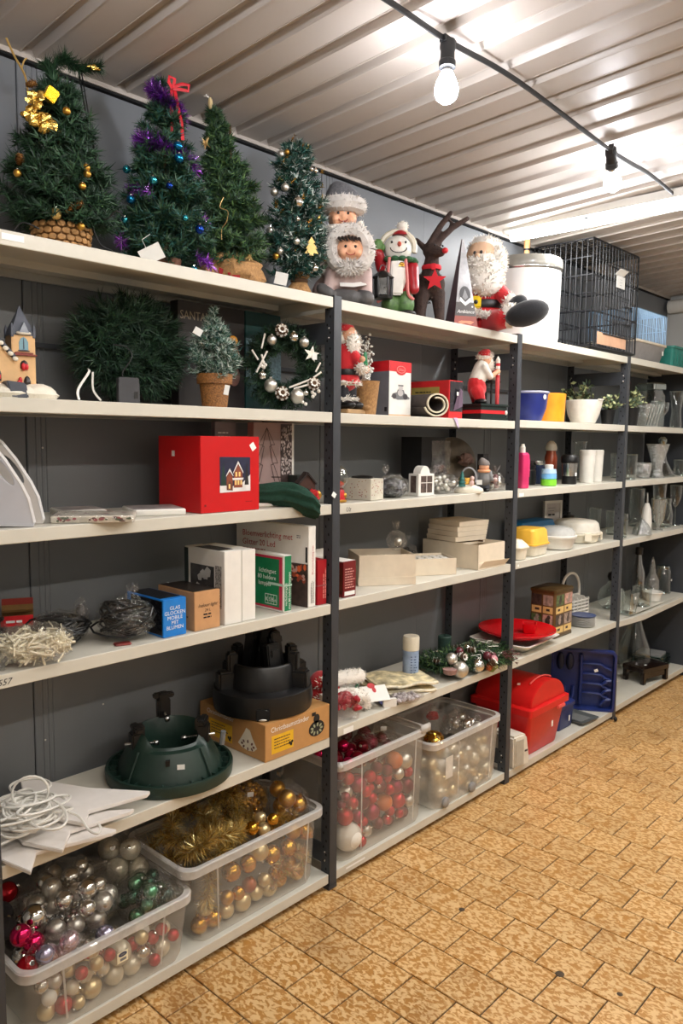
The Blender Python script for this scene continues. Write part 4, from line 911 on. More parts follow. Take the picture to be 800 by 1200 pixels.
mb = MB(); mb.lathe([(.036,0),(.044,.07),(.051,.07),(.053,.098),(.046,.098),(.042,.09),(0,.088)], 24); P('pot', mb, pm('brown glitter', (140,92,44), .55, var=.5, vscale=220, bump=.8, bscale=300), t)
mb = MB(); mb.M = Matrix.Translation((.034,-.056,.05)) @ Matrix.Rotation(.2,4,'Y'); mb.box(-.007,.007,-.0006,.0006,-.014,.014); P('price_tag', mb, M_sticker, t)
mb = MB(); mb.M = Matrix.Translation((-.045,-.07,.21)) @ Matrix.Rotation(.5,4,'Y'); mb.box(-.012,.012,-.0006,.0006,-.01,.01); P('card_tag', mb, M_sticker, t)

t = T('decorated_wreath', 'green wreath with silver baubles, pine cones, white twigs and a star', 'wreath', (.985,.115,S(2,.98)), face(.985,.115,.2)); t.scale = (.93,.93,.97)
nb = NB(33); rn = random.Random(4); zc = .142
for k in range(420):
    a = rn.random()*2*pi; b = rn.random()*2*pi; c = (.093*math.cos(a), 0, zc+.098*math.sin(a)); d = (math.cos(b)*math.cos(a), -math.sin(b)*.8, math.cos(b)*math.sin(a))
    nb.seg(c, (c[0]+d[0]*.042, c[1]+d[1]*.042, max(.004, c[2]+d[2]*.042)), 26, .026, .0034, 55, (0,0,1))
nb.build('foliage', [M_g2, M_g1], t)
for px, py, r, mt in ((502,303,24,M_silvermat),(600,287,24,M_silver),(648,307,25,M_silvermat),(460,452,21,M_silver),(497,493,33,M_silvermat),(617,535,36,M_silvermat),(657,520,14,M_silver)):
    ball(t, 'bauble', ((px-565)*.00076, -.045, zc+(413-py)*.00076), r*.0007, mt)
for px, py, r in ((545,262,28),(548,527,30),(692,483,28)): cone(t, ((px-565)*.00076,-.045,zc+(413-py)*.00076), r*.00076, .04, M_bark, (1.3,0,.3), M_furw)
mb = MB()
for p in (((455,340),(470,278)),((432,440),(480,350)),((412,348),(440,388)),((455,365),(465,400)),((580,500),(690,458)),((600,505),(720,470)),((700,430),(722,390)),((690,455),(726,430))): mb.tube([((x-565)*.00076,-.05,zc+(413-y)*.00076) for x, y in p], .0032, 5)
P('white_twigs', mb, M_furw, t)
mb = MB(); mb.prism([((.028 if k % 2 == 0 else .011)*math.sin(pi*k/5+.2)+.088, zc+.044+(.028 if k % 2 == 0 else .011)*math.cos(pi*k/5+.2)) for k in range(10)], -.052, -.046); P('silver_star', mb, M_silvermat, t)
mb = MB(); mb.box(.09,.106,-.0535,-.0525,zc+.026,zc+.046); P('price_sticker', mb, M_sticker, t)
mb = MB()
for x, y in ((462,398),(472,408),(455,412),(465,418),(685,518),(696,526),(688,535),(715,512),(640,560),(655,568)): mb.ell(((x-565)*.00076,-.05,zc+(413-y)*.00076), .0062, 8, 6)
P('white_berries', mb, M_furw, t, True)

# a standing santa with white fur, seen past the post
def santa_standing(x, y, z):
    t = T('standing_santa_figure', 'tall Santa figure in red coat and black trousers beside post and burlap pot', 'figurine', (x,y,z), face(x,y,.9))
    mb = MB(); mb.cap((0,0,.12), (0,0,.21), .046, .038); mb.cap((0,-.02,.215), (.0,-.065,.16), .02, .018); mb.cap((.03,0,.215), (.04,-.05,.155), .02, .017); mb.lathe([(.052,.1),(.044,.14)], 16); body('coat', mb, M_red, t, .005)
    mb = MB(); mb.ell((0,-.01,.262), (.03,.032,.036)); body('head', mb, M_skin, t, .004)
    mb = MB(); mb.loft([[(r*math.cos(a), yy+r*math.sin(a), zz) for a in [2*pi*i/12 for i in range(12)]] for r, yy, zz in ((.034,0,.278),(.03,.005,.298),(.014,.018,.308),(.003,.026,.31))]); P('cap', mb, M_red, t)
    fluff2(t, 'beard', [((0,-.032,.235),(.028,.018,.04)), ((0,-.0,.255),(.036,.022,.036)), ((0,.01,.285),(.035,.03,.016))], 240, 1)
    fluff2(t, 'fur_trims', [((0,0,.105),(.055,.052,.014)), ((0,-.068,.155),(.02,.02,.02)), ((-.018,0,.05),(.026,.03,.014)), ((.02,0,.05),(.026,.03,.014))], 200, 2)
    mb = MB(); mb.cap((-.02,0,.1), (-.02,0,.03), .026, .024); mb.cap((.022,0,.1), (.022,0,.03), .026, .024); body('trousers', mb, pm('navy black cloth', (24,26,34), .8, bump=.3), t, .004)
    mb = MB(); mb.ell((-.02,-.018,.03), (.022,.04,.016)); mb.ell((.024,-.018,.03), (.022,.04,.016)); P('shoes', mb, M_black, t, True)
    mb = MB(); mb.lathe([(.0475,.13),(.049,.14),(.0475,.15)], 18, c0=False, c1=False); P('belt', mb, M_black, t)
    mb = MB(); mb.ell((.0,-.075,.18), (.014,.014,.014)); mb.ell((.035,-.06,.15), (.013,.013,.013)); P('hands', mb, M_skin, t, True)
    mb = MB(); mb.cap((0,-.082,.165), (0,-.082,.2), .009, .006); P('green_bottle', mb, pm('green enamel', (24,120,74), .3), t)
    mb = MB(); mb.box(-.05,.05,-.05,.05,0,.016); P('plinth', mb, pm('pale wood', (176,142,100), .7), t, bevel=.003)
    mb = MB(); mb.ell((.05,-.045,.022), (.014,.03,.012), amp=.3); P('curled_shavings', mb, M_burlap, t)
def fluff2(t, name, parts, n, seed, L=.01):
    mb = MB(); rn = random.Random(seed)
    for c, r in parts: mb.ell(c, r, 12, 8, amp=.08, fr=60); mb.fuzz(c, r, n, L, .003, rn)
    return P(name, mb, M_furw, t)
z = S(2,1.3); santa_standing(1.247, .085, z)
t = T('potted_white_leaf_tree', 'white leaved twig tree in a tall burlap pot', 'potted tree', (1.395,.12,z), face(1.395,.12))
mb = MB(); mb.lathe([(.034,0),(.047,.118),(.049,.122),(.043,.122),(.04,.11),(0,.108)], 20); P('pot', mb, M_burlap, t)
mb = MB(); rn = random.Random(8); lv = MB()
for k in range(16):
    a = rn.random()*2*pi; zt = rn.uniform(.17,.29); r = .012+.035*(1-(zt-.17)/.13)*rn.random()+.008; p = spline([(0,0,.11),(r*.4*math.cos(a),r*.4*math.sin(a),.11+(zt-.11)*.5),(r*math.cos(a),r*math.sin(a),zt)], 5); mb.tube(p, .0016, 4)
    for j, pp in enumerate(p[2:]):
        for _ in range(2):
            d = Vector((rn.gauss(0,1), rn.gauss(0,1), rn.gauss(0,.6))).normalized(); c = pp+d*.008; lv.ell(c, (.007,.0035,.005), 6, 5, rot=Matrix.Rotation(rn.random()*6,3,'Z') @ Matrix.Rotation(rn.random()*3,3,'X'))
P('twigs', mb, M_bark, t); P('white_leaves', lv, pm('frosted white leaf', (224,224,218), .7), t, True, kind='stuff')
t, F, FLh, FTp, w_, d_, h_ = carton('ornament_carton', 'tall white carton with red top band and oval emblem', 'box', 1.492,1.622,.095,.21, z, .203, M_paper)
mb = MB(); q(mb, F, 0,.165,w_,h_, 0); q(mb, FLh, 0,.165,d_,h_, 0); pg(mb, F, oval(.068,.172,.031,.019), 0, .0004); P('red_band', mb, pm('signal red print', (206,30,38), .45), t, False)
mb = MB(); pg(mb, F, oval(.068,.174,.026,.0135), 0, .0008); pg(mb, F, oval(.068,.174,.023,.0115), 1, .0011); P('emblem', mb, [pm('pink print', (236,150,140), .45), pm('signal red print', (206,30,38), .45)], t, False)
text(t, F, 'Lilleao', .068, .169, .0135, pm('pink print', (236,150,140), .45), 'CENTER', shear=.3, z=.0015)
mb = MB(); pg(mb, F, [(.012,.072),(.05,.062),(.12,.066),(.122,.072),(.1,.082),(.09,.09),(.085,.1),(.05,.1),(.045,.09),(.02,.084)], 0); pg(mb, F, oval(.03,.075,.012,.01), 1, .0004); pg(mb, F, oval(.095,.075,.014,.011), 1, .0004); pg(mb, F, oval(.066,.088,.016,.012), 2, .0004); q(mb, F, .052,.112,.083,.118, 0); pg(mb, F, oval(.067,.105,.013,.008), 2, .0004)
P('tableware_print', mb, [pm('grey print', (120,120,122), .4), pm('dark grey print', (70,66,68), .4), pm('pale grey print', (196,190,188), .4)], t, False)
mb = MB(); q(mb, FLh, .0,0,d_,.165, 0, .0001); P('grey_side_print', mb, pm('slate print', (112,114,122), .45), t, False)
mb = MB(); q(mb, F, 0,0,w_,.008, 0, .0002); P('kraft_edge', mb, pm('peach card', (224,180,140), .6), t, False); mb = MB(); q(mb, FLh, d_-.02,.018,d_-.008,.034, 0, .0006); P('symbols', mb, M_blackink, t, False)
# rolled mat
t = T('rolled_mat', 'dark rolled mat with cream edges lying on the shelf', 'mat', (1.70,.10,S(2,1.7)), -.25)
pr = []
for k in range(40):
    a = -pi*.9+k*2*pi*1.75/39; r = .052-.024*k/39; pr.append((r*math.cos(a)*1.22, .05+r*math.sin(a)*.95))
def ribband(mb, pr, y0, y1, th, mi=0):
    n = len(pr); out = []
    for i, (x, zz) in enumerate(pr):
        a, b = pr[max(i-1,0)], pr[min(i+1,n-1)]; tx, tz = b[0]-a[0], b[1]-a[1]; l = math.hypot(tx,tz)+1e-9; out.append((x-tz/l*th, zz+tx/l*th))
    mb.loft([[(x, y0, zz) for x, zz in pr]+[(x, y0, zz) for x, zz in out[::-1]], [(x, y1, zz) for x, zz in pr]+[(x, y1, zz) for x, zz in out[::-1]]], True, True, True, mi)
mb = MB(); ribband(mb, pr, -.085, .11, .004); P('mat', mb, pm('brown grey felt', (70,62,58), .9, var=.25, vscale=50, bump=.5), t)
mb = MB(); ribband(mb, pr, -.092, -.085, .0055); P('binding', mb, pm('cream binding', (214,204,178), .8), t)
t, F, FLh, FTp, w_, d_, h_ = carton('windowed_gift_box', 'red gift box with gold label and dark window behind rolled mat', 'box', 1.805,1.90,.05,.285, S(2,1.8), .15, pm('bright red card', (206,38,40), .45))
mb = MB(); q(mb, FLh, .05,.03,d_-.045,.125, 0); P('gold_label', mb, pm('old gold print', (168,146,74), .45), t, False)
lines(t, FLh, .07,.103,.1,2,.012, M_blackink, .005); mb = MB(); q(mb, F, .006,.028,w_-.002,.146, 0, .0006); P('window_panel', mb, pm('smoky film', (48,46,52), .15, spec=.8, var=.4, vscale=60), t, False)
mb = MB(); mb.M = F; mb.add([(.03,.03,.002),(.05,.04,.012),(.09,.05,.004),(.088,.11,.003),(.06,.12,.014),(.045,.09,.008)], [(0,1,5),(1,2,3),(1,3,4),(1,4,5)]); P('purple_gauze', mb, pm('dull purple gauze', (98,76,96), .7), t, False)
mb = MB(); q(mb, F, .03,.09,.042,.104, 0, .0165); P('price_sticker', mb, M_sticker, t, False)
mb = MB(); mb.add([(1.76,.02,S(2,1.7)+.002),(1.785,.02,S(2,1.7)+.002),(1.79,-.004,S(2,1.7)+.001),(1.764,-.004,S(2,1.7)+.001),(1.80,-.006,S(2,1.7)-.04),(1.786,-.006,S(2,1.7)-.03)], [(0,1,2,3),(3,2,4,5)]); mb.v += [(a,b+.0008,c+.0008) for a,b,c in mb.v]; mb.f += [(9,8,7,6),(11,10,8,9)]; mb.mi += [0,0]
tag(P('lilac_ribbon', mb, pm('lilac ribbon', (196,178,206), .6)), 'short lilac ribbon hanging over lip below the red windowed box', 'ribbon')
# santa at his workbench
x, y = 2.09, .085; t = T('workshop_santa_figure', 'Santa in white shirt bending over a toy bench on a striped base', 'figurine', (x,y,S(2,x)), -.12)
mb = MB(); mb.box(-.085,.095,-.07,.075,0,.012); mb.box(-.08,.09,-.066,.07,.012,.056); mb.box(-.088,.098,-.072,.077,.056,.066); P('base', mb, pm('dark green lacquer', (26,40,38), .35), t, bevel=.002)
mb = MB(); mb.box(-.0806,.0906,-.0668,.0705,.026,.04); P('red_stripe', mb, pm('signal red print', (206,30,38), .45), t); mb = MB(); mb.ell((.082,-.068,.032), (.008,.004,.01), 8, 6); P('white_knob', mb, M_white, t, True)
mb = MB(); mb.cap((-.035,0,.15), (-.03,.0,.13), .038, .04); mb.cap((-.045,-.015,.12), (-.03,-.02,.085), .03, .022); mb.cap((-.015,.02,.12), (-.008,.02,.085), .03, .022); body('trousers', mb, M_red, t, .004)
mb = MB(); mb.cap((-.03,0,.165), (-.005,0,.22), .036, .032); mb.cap((-.02,-.03,.215), (.0,-.045,.18), .016, .014); mb.cap((.005,.02,.21), (.03,.03,.18), .016, .014); body('shirt', mb, pm('white cotton', (226,222,212), .8, bump=.3), t, .004)
mb = MB(); mb.ell((.016,-.005,.252), (.026,.025,.028)); mb.cap((.0,-.045,.18), (.035,-.05,.20), .011, .009); mb.ell((.043,-.05,.203), (.012,.011,.011)); body('head_and_forearm', mb, M_skin, t, .0035)
fluff2(t, 'beard', [((.03,-.01,.232),(.02,.024,.032)), ((.008,0,.262),(.03,.03,.014)), ((.04,-.008,.272),(.009,.009,.012))], 160, 3)
mb = MB(); mb.loft([[(ox+r*math.cos(a), r*math.sin(a), zz) for a in [2*pi*i/12 for i in range(12)]] for r, ox, zz in ((.027,.008,.268),(.026,.012,.285),(.016,.022,.297),(.007,.034,.29),(.004,.042,.276))]); P('cap', mb, M_red, t)
mb = MB(); mb.ell((-.04,-.03,.076), (.022,.03,.013)); mb.ell((-.005,.015,.076), (.022,.03,.013)); mb.cap((-.033,-.02,.08), (-.033,-.02,.1), .018,.018); P('boots', mb, M_black, t, True)
mb = MB(); mb.cap((.048,-.045,.07), (.048,-.045,.18), .008, .009); P('bench_post', mb, pm('coral red paint', (206,66,70), .4), t)
mb = MB()
for k in range(6): mb.lathe([(.0092,.178+.012*k),(.0092,.190+.012*k)], 10, (.048,-.045,0), mi=k % 2)
mb.lathe([(.011,.25),(.001,.268)], 10, (.048,-.045,0), mi=1); P('candy_pole', mb, [M_red, M_furw], t)
mb = MB(); mb.box(.03,.092,-.03,.05,.158,.168); mb.box(.035,.041,-.025,-.019,.066,.158); mb.box(.08,.086,-.025,-.019,.066,.158); mb.box(.08,.086,.04,.046,.066,.158); P('bench', mb, pm('dark bench wood', (46,48,44), .6), t)
mb = MB(); mb.box(.05,.092,.046,.05,.16,.245); P('painted_panel', mb, pm('pale teal paint', (150,184,180), .5), t); mb = MB(); mb.ell((.07,-.01,.18), (.012,.012,.012)); mb.ell((.07,-.01,.198), (.008,.008,.008)); P('toy', mb, pm('cream toy', (226,206,180), .5), t, True); mb = MB(); mb.lathe([(.008,.203),(.007,.214),(.001,.218)], 10, (.07,-.01,0)); P('toy_hat', mb, M_red, t)
# bay three: bowls and plants
def bowl(name, label, x, y, z, prof, mat, seg=32, rim=None):
    t = T(name, label, 'bowl', (x,y,z)); mb = MB(); inner = [(r-.004, zz+.003) for r, zz in prof[::-1]]
    mb.lathe(prof+inner, seg, c0=True, c1=True); P('bowl_body', mb, mat, t)
    if rim: r, zz = prof[-1]; mb = MB(); mb.tube([(r*math.cos(2*pi*k/32), r*math.sin(2*pi*k/32), zz) for k in range(33)], .006, 6, cap=False); P('rim', mb, rim, t)
    return t
z = S(2,2.6)
t = bowl('mixing_bowl', 'dark blue mixing bowl with pale rim', 2.535,.115,z, [(.055,0),(.062,.004),(.082,.06),(.088,.115),(.09,.132)], pm('cobalt blue plastic', (36,48,122), .35), rim=pm('lilac grey rim', (168,170,196), .4)); mb = MB(); mb.ell((.0,-.089,.11), (.012,.003,.012), 10, 6); o = P('price_sticker', mb, M_sticker, t); o.rotation_euler = (0,0,-.1)
t = bowl('mixing_bowl', 'bright orange straight sided plastic bowl', 2.725,.125,z, [(.08,0),(.086,.005),(.09,.11),(.092,.128),(.092,.134)], pm('orange plastic', (240,150,30), .4)); mb = MB(); mb.box(-.016,.016,-.01,.01,.134,.143); P('lid_knob', mb, pm('orange plastic', (240,150,30), .4), t, bevel=.003)
t = bowl('mixing_bowl', 'white plastic bowl with lip in front of potted plants', 3.04,.085,z, [(.052,0),(.06,.004),(.078,.045),(.088,.09),(.092,.116)], pm('white plastic', (228,224,214), .4)); mb = MB(); mb.box(-.026,.02,-.097,-.085,.116,.124); P('pour_lip', mb, pm('white plastic', (228,224,214), .4), t, bevel=.002)
def potplant(label, x, y, z, s):
    t = T('potted_plant', label, 'potted plant', (x,y,z), face(x,y), 'small leafy plants in black pots')
    mb = MB(); mb.lathe([(.036*s,0),(.05*s,.098*s),(.053*s,.1*s),(.048*s,.1*s),(.046*s,.09*s),(0,.088*s)], 20); P('pot', mb, M_black, t)
    lv = MB(); rn = random.Random(int(x*100)); st_ = MB()
    for k in range(20):
        a = rn.random()*2*pi; el = rn.uniform(.35,1.4); l = rn.uniform(.07,.12)*s; tip = Vector((math.cos(a)*math.cos(el)*l, math.sin(a)*math.cos(el)*l, .09*s+math.sin(el)*l)); st_.tube([(0,0,.085*s), tip*.55+Vector((0,0,.045*s)), tip], .0018*s, 4)
        for j in range(10):
            f = .3+.75*j/9; c = Vector((0,0,.088*s)).lerp(tip, f); d = Vector((rn.gauss(0,1), rn.gauss(0,1), rn.gauss(.5,.7))).normalized(); sd = d.cross(Vector((rn.gauss(0,1),rn.gauss(0,1),rn.gauss(0,1)))).normalized()*.008*s; L = .03*s
            lv.add([c, c+d*L*.5+sd, c+d*L, c+d*L*.5-sd], [(0,1,2,3)], rn.choice((0,0,1)))
    P('stems', st_, M_bark, t); P('leaves', lv, [pm('grey green leaf', (86,104,78), .5, var=.2), pm('pale olive leaf', (176,182,130), .5, var=.2)], t, False, kind='stuff')
potplant('grey green leafy plant behind the white bowl', 3.22,.2,z,1.12); potplant('pale leafy plant in black pot by the dark post', 3.59,.07,S(2,3.6),1.0)
potplant('dark leafy plant between white bowl and post', 3.305,.075,z,.8)
# ------------------------------------------------------------------ third shelf
z = S(3,.2)
def plate(name, outline, holes, th, mat, parent, closed=True):
    """flat outline with openings, given thickness; drawn in the xz plane"""
    cu = bpy.data.curves.new('c', 'CURVE'); cu.dimensions = '2D'; cu.fill_mode = 'BOTH'; cu.extrude = th/2; cu.bevel_depth = min(.002, th*.2); cu.bevel_resolution = 1
    for pts in [outline]+holes:
        sp = cu.splines.new('POLY'); sp.points.add(len(pts)-1); sp.use_cyclic_u = True
        for p, (a, b) in zip(sp.points, pts): p.co = (a, b, 0, 1)
    o = bpy.data.objects.new('c', cu); COL.objects.link(o); dg = bpy.context.evaluated_depsgraph_get(); dg.update()
    me = bpy.data.meshes.new_from_object(o.evaluated_get(dg)); bpy.data.objects.remove(o); me.transform(Matrix.Rotation(pi/2, 4, 'X')); me.materials.clear()
    return finish(name, me, mat, parent, 40, None, None)
def smooth_poly(pts, n=5): return [(p.x, p.y) for p in spline([(a,b,0) for a, b in pts+[pts[0]]], n)[:-1]]
def ovalrot(cx, cy, a, b, ang, n=20): return [(cx+a*math.cos(t)*math.cos(ang)-b*math.sin(t)*math.sin(ang), cy+a*math.cos(t)*math.sin(ang)+b*math.sin(t)*math.cos(ang)) for t in [2*pi*i/n for i in range(n)]]
for i, (dx, dy, col, lab) in enumerate(((.152,.045,(196,190,184),'warm grey plastic carrier with slot handle, nearer the napkin packs'),(.107,.0,(188,188,194),'cool grey plastic carrier with slot handle, nearer the shelf end'))):
    t = T('plastic_carrier', lab, 'carrier', (dx,dy+.02,z), -.55+.05*i); t.scale = (1.15,1,1.17)
    mt = pm('grey plastic %d' % i, col, .45, var=.03)
    plate('handle_side', [(0,0),(.003,.01),(-.008,.055),(-.022,.085),(-.05,.132),(-.075,.165),(-.105,.188),(-.15,.206),(-.2,.21),(-.25,.2),(-.25,.02),(-.12,.006)], [ovalrot(-.053,.112,.036,.0105,2.16)], .012, mt, t)
    mb = MB(); mb.prism([(-.018,.004),(-.026,.04),(-.05,.062),(-.11,.085),(-.2,.10),(-.24,.10),(-.24,.02),(-.12,.008)], .004, .034); P('shell', mb, mt, t, bevel=.006)
    mb = MB(); mb.tube([(.002,-.004,.008),(-.0075,-.004,.055),(-.021,-.004,.085),(-.049,-.004,.132),(-.074,-.004,.165),(-.104,-.004,.188),(-.15,-.004,.206),(-.2,-.004,.21)], .005, 6); P('rolled_edge', mb, pm('pale grey edge', (216,214,214), .4), t)
M_nap = pm('floral paper print', (226,218,202), .5, var=.12, vscale=34, detail=7); M_nap2 = pm('napkin photo print', (150,142,140), .4, var=.6, vscale=30)
def pack(name, label, x, y, z, hx, hy, h, rz, top, side, film=False):
    t = T(name, label, 'napkins', (x,y,z), rz, 'paper napkin packs'); mb = MB(); mb.rr([(hx-.002,hy-.002,0),(hx,hy,.003),(hx,hy,h-.003),(hx-.003,hy-.003,h)], .006); P('napkins', mb, side, t)
    mb = MB(); q(mb, FT(hx,hy,h,.0005), .004,.004,2*hx-.004,2*hy-.004); P('top_print', mb, top, t, False)
    if film: mb = MB(); mb.rr([(hx+.001,hy+.001,0),(hx+.003,hy+.003,h*.5),(hx+.001,hy+.001,h+.0015)], .008); P('wrapper', mb, M_film, t)
pack('napkin_pack', 'floral patterned paper napkins in a soft wrapper at shelf edge', .285,.055,z,.098,.07,.017,-.6, M_nap, M_nap, True); t = bpy.data.objects['napkin_pack']; mb = MB(); rn = random.Random(6)
for k in range(90):
    FR, a, b = (FT(.098,.07,.017,.0009), rn.uniform(.008,.188), rn.uniform(.008,.132)) if k < 60 else (FF(.098,.07,.0009), rn.uniform(.006,.19), rn.uniform(.004,.013))
    pg(mb, FR, oval(a,b,rn.uniform(.003,.008),rn.uniform(.002,.004),7,rn.random()*3), k % 3, .0001*(k % 3))
P('floral_print', mb, [pm('napkin brown', (112,84,76), .6), pm('napkin rose', (170,96,98), .6), pm('napkin leaf', (104,116,92), .6)], t, False, kind='stuff')
pack('napkin_pack', 'flat white napkin pack under the wall behind floral pack', .33,.225,z,.06,.06,.016,-.2, M_nap2, M_paper); pack('napkin_pack', 'white napkin pack with dark picture beside the red box', .497,.115,z,.072,.075,.017,-.35, M_nap2, M_paper)
t, F, FLh, FTp, w_, d_, h_ = carton('red_gift_carton', 'large glossy red carton with a village night picture', 'box', .582,.795,.012,.215, z, .215, pm('glossy red card', (196,18,22), .3, var=.05, vscale=5))
mb = MB(); pg(mb, F, [(.066,.055),(.178,.057),(.178,.155),(.066,.157)], 0); P('night_picture', mb, pm('night sky print', (40,42,66), .35, var=.25, vscale=40), t, False)
mb = MB(); pg(mb, F, [(.066,.055),(.178,.057),(.178,.105),(.16,.09),(.14,.075),(.1,.072),(.08,.078),(.066,.075)], 0, .0004)
pg(mb, F, [(.09,.072),(.112,.072),(.112,.1),(.101,.114),(.09,.1)], 1, .0007); pg(mb, F, [(.116,.068),(.148,.068),(.148,.11),(.132,.136),(.118,.112)], 1, .0008); pg(mb, F, [(.09,.062),(.112,.06),(.112,.076),(.101,.09),(.09,.076)], 4, .0009)
for a, b in ((.122,.1),(.134,.1),(.12,.076),(.13,.076),(.14,.076),(.097,.066)): q(mb, F, a,b,a+.006,b+.013, 2, .0012)
pg(mb, F, [(.088,.1),(.101,.116),(.114,.1),(.114,.104),(.101,.124),(.088,.104)], 0, .0012); pg(mb, F, [(.114,.108),(.132,.137),(.151,.108),(.151,.113),(.132,.145),(.114,.113)], 0, .0012); pg(mb, F, [(.112,.09),(.15,.09),(.152,.096),(.11,.096)], 0, .0013); pg(mb, F, [(.07,.075),(.088,.075),(.079,.14)], 3, .0006); pg(mb, F, [(.156,.075),(.172,.075),(.165,.14)], 5, .0006)
P('village_print', mb, [pm('snow print', (226,224,222), .4), pm('brick print', (136,70,48), .4, var=.2), pm('lit window print', (246,206,130), .4), pm('fir print', (30,58,48), .4), pm('brown print', (104,62,50), .4), pm('near black print', (42,40,40), .4)], t, False)
sticker(t, F, .188,.186,.018,.022,.6); sticker(t, FLh, .075,.165,.015,.016)
lines(t, F, .16,.025,.032,1,.01, pm('dark red ink', (120,12,16), .5), .002); lines(t, F, .012,.018,.008,1,.01, pm('dark red ink', (120,12,16), .5), .006)
# light tree carton standing at the back
t, F, FLh, FTp, w_, d_, h_ = carton('light_tree_carton', 'tall pinkish carton picturing a bare outline tree of lights', 'box', .90,1.075,.16,.19, z, .262, pm('dusty pink print', (158,134,130), .4, var=.06, vscale=8))
mb = MB()
def stroke(mb, F, pts, wd=.0022, mi=0, z_=.0004):
    for a, b in zip(pts, pts[1:]):
        d = Vector((b[0]-a[0], b[1]-a[1])); l = d.length
        if l < 1e-6: continue
        n = Vector((-d.y, d.x))/l*wd/2; pg(mb, F, [(a[0]-n.x,a[1]-n.y),(b[0]-n.x,b[1]-n.y),(b[0]+n.x,b[1]+n.y),(a[0]+n.x,a[1]+n.y)], mi, z_)
cx = .055
for s in (-1,1):
    stroke(mb, F, [(cx,.245),(cx+s*.018,.185),(cx+s*.012,.185),(cx+s*.026,.125),(cx+s*.018,.125),(cx+s*.034,.07)], .0026); stroke(mb, F, [(cx,.245),(cx+s*.034,.19),(cx+s*.016,.19),(cx+s*.048,.13),(cx+s*.028,.13),(cx+s*.06,.06)], .002)
stroke(mb, F, [(cx+.02,.085),(cx+.07,.083)], .0035)
P('outline_tree_print', mb, pm('dark brown ink', (66,48,44), .5), t, False)
mb = MB(); q(mb, F, .115,.0,.165,h_-.004, 0, .0003); P('brown_strip', mb, pm('dark strip print', (70,56,54), .4), t, False)
mb = MB(); rn = random.Random(5)
for k in range(120):
    a, b = .118+.045*rn.random(), .09+.16*rn.random(); pg(mb, F, oval(a,b,.0035*rn.uniform(.5,1),.0045,6,rn.random()), 0, .0007)
P('silver_leaf_print', mb, pm('silver leaf print', (206,192,188), .4), t, False, kind='stuff')
mb = MB(); q(mb, F, .166,0,w_,h_, 0, .0004); P('white_edge', mb, M_paper, t, False); mb = MB()
for a in (.01,.08): pg(mb, F, oval(a+.015,.012,.018,.01), 0, .0008)
P('snow_print', mb, pm('snow print', (226,224,222), .4), t, False)
t, F, FLh, FTp, w_, d_, h_ = carton('slim_grey_carton', 'slim grey carton standing behind the red village carton', 'box', .80,.885,.23,.25, z, .262, pm('grey lilac print', (134,126,130), .45)); lines(t, F, .012,.225,.055,2,.012, M_whiteink, .004)
# knitted hat draped over the edge, on a folded white cloth
t = T('green_knitted_hat', 'dark green cable knit hat draped over the shelf lip', 'hat', (.893,.03,z), -.35); t.scale = (.9,1,1)
CLAMP[0] = False
sec = [(-.11,.055,.02,.018,.03),(-.06,.05,.034,.026,.036),(0,.03,.044,.032,.036),(.05,0,.052,.036,.030),(.09,-.025,.052,.036,.012),(.115,-.04,.038,.028,-.004),(.125,-.045,.012,.012,-.012)]
mb = MB(); L = []
for k in range(25):
    f = k/24*(len(sec)-1); i = min(int(f), len(sec)-2); u = f-i; a = [sec[i][j]*(1-u)+sec[i+1][j]*u for j in range(5)]
    L.append([(a[0], a[1]+a[2]*math.cos(t2)*(1+.1*math.cos(7*t2+.5*math.sin(k*.9))), a[4]+a[3]*math.sin(t2)*(1+.26*abs(math.sin(5*t2+.6*math.sin(k*.8))))) for t2 in [2*pi*i/72 for i in range(72)]])
mb.loft(L); P('hat', mb, pm('bottle green knit', (14,58,42), .9, var=.25, vscale=160, bump=1, bscale=420), t)
CLAMP[0] = True; drape(t, z)
mb = MB(); mb.rr([(.07,.045,0),(.075,.05,.004),(.075,.05,.009),(.07,.045,.012)], .02); tag(P('folded_cloth', mb, M_furw), 'folded white cloth lying under the green knitted hat', 'cloth', loc=(.89,.10,z+.0006), rz=-.3)
t = T('nativity_shed', 'small dark wooden shed ornament with red flower beside the post', 'ornament', (1.035,.06,z), -.5)
mb = MB(); mb.box(-.026,.026,-.02,.02,0,.07); P('walls', mb, pm('dark stained wood', (74,44,34), .7, var=.3), t)
for s in (-1,1):
    mb = MB(); mb.M = Matrix.Translation((0,0,.104)) @ Matrix.Rotation(s*.85,4,'Y'); mb.box(0 if s > 0 else -.048, .048 if s > 0 else 0, -.027,.027,-.005,.0); P('roof_side', mb, pm('dark shingle', (44,34,32), .8, bump=.6), t)
mb = MB(); mb.prism([(-.026,.07),(.026,.07),(0,.1)], -.02, .02); P('gable', mb, pm('dark stained wood', (74,44,34), .7), t); mb = MB(); mb.prism([(-.012,.0),(.012,.0),(.012,.04),(0,.052),(-.012,.04)], -.0215, -.019); P('doorway', mb, M_hole, t)
mb = MB(); mb.ell((.02,-.03,.028), (.02,.012,.022), 10, 8, amp=.5, fr=80); P('red_flower', mb, pm('scarlet cloth', (180,26,30), .8), t, False); mb = MB(); mb.ell((.034,-.028,.03), (.012,.008,.014), 8, 6, amp=.4, fr=90); P('gold_leaf', mb, M_goldmat, t, False)
t, F, FLh, FTp, w_, d_, h_ = carton('small_dark_box', 'small dark green box behind the post and snow globe', 'box', 1.045,1.088,.11,.155, z, .09, pm('dark green card', (40,50,46), .5, var=.3, vscale=60))
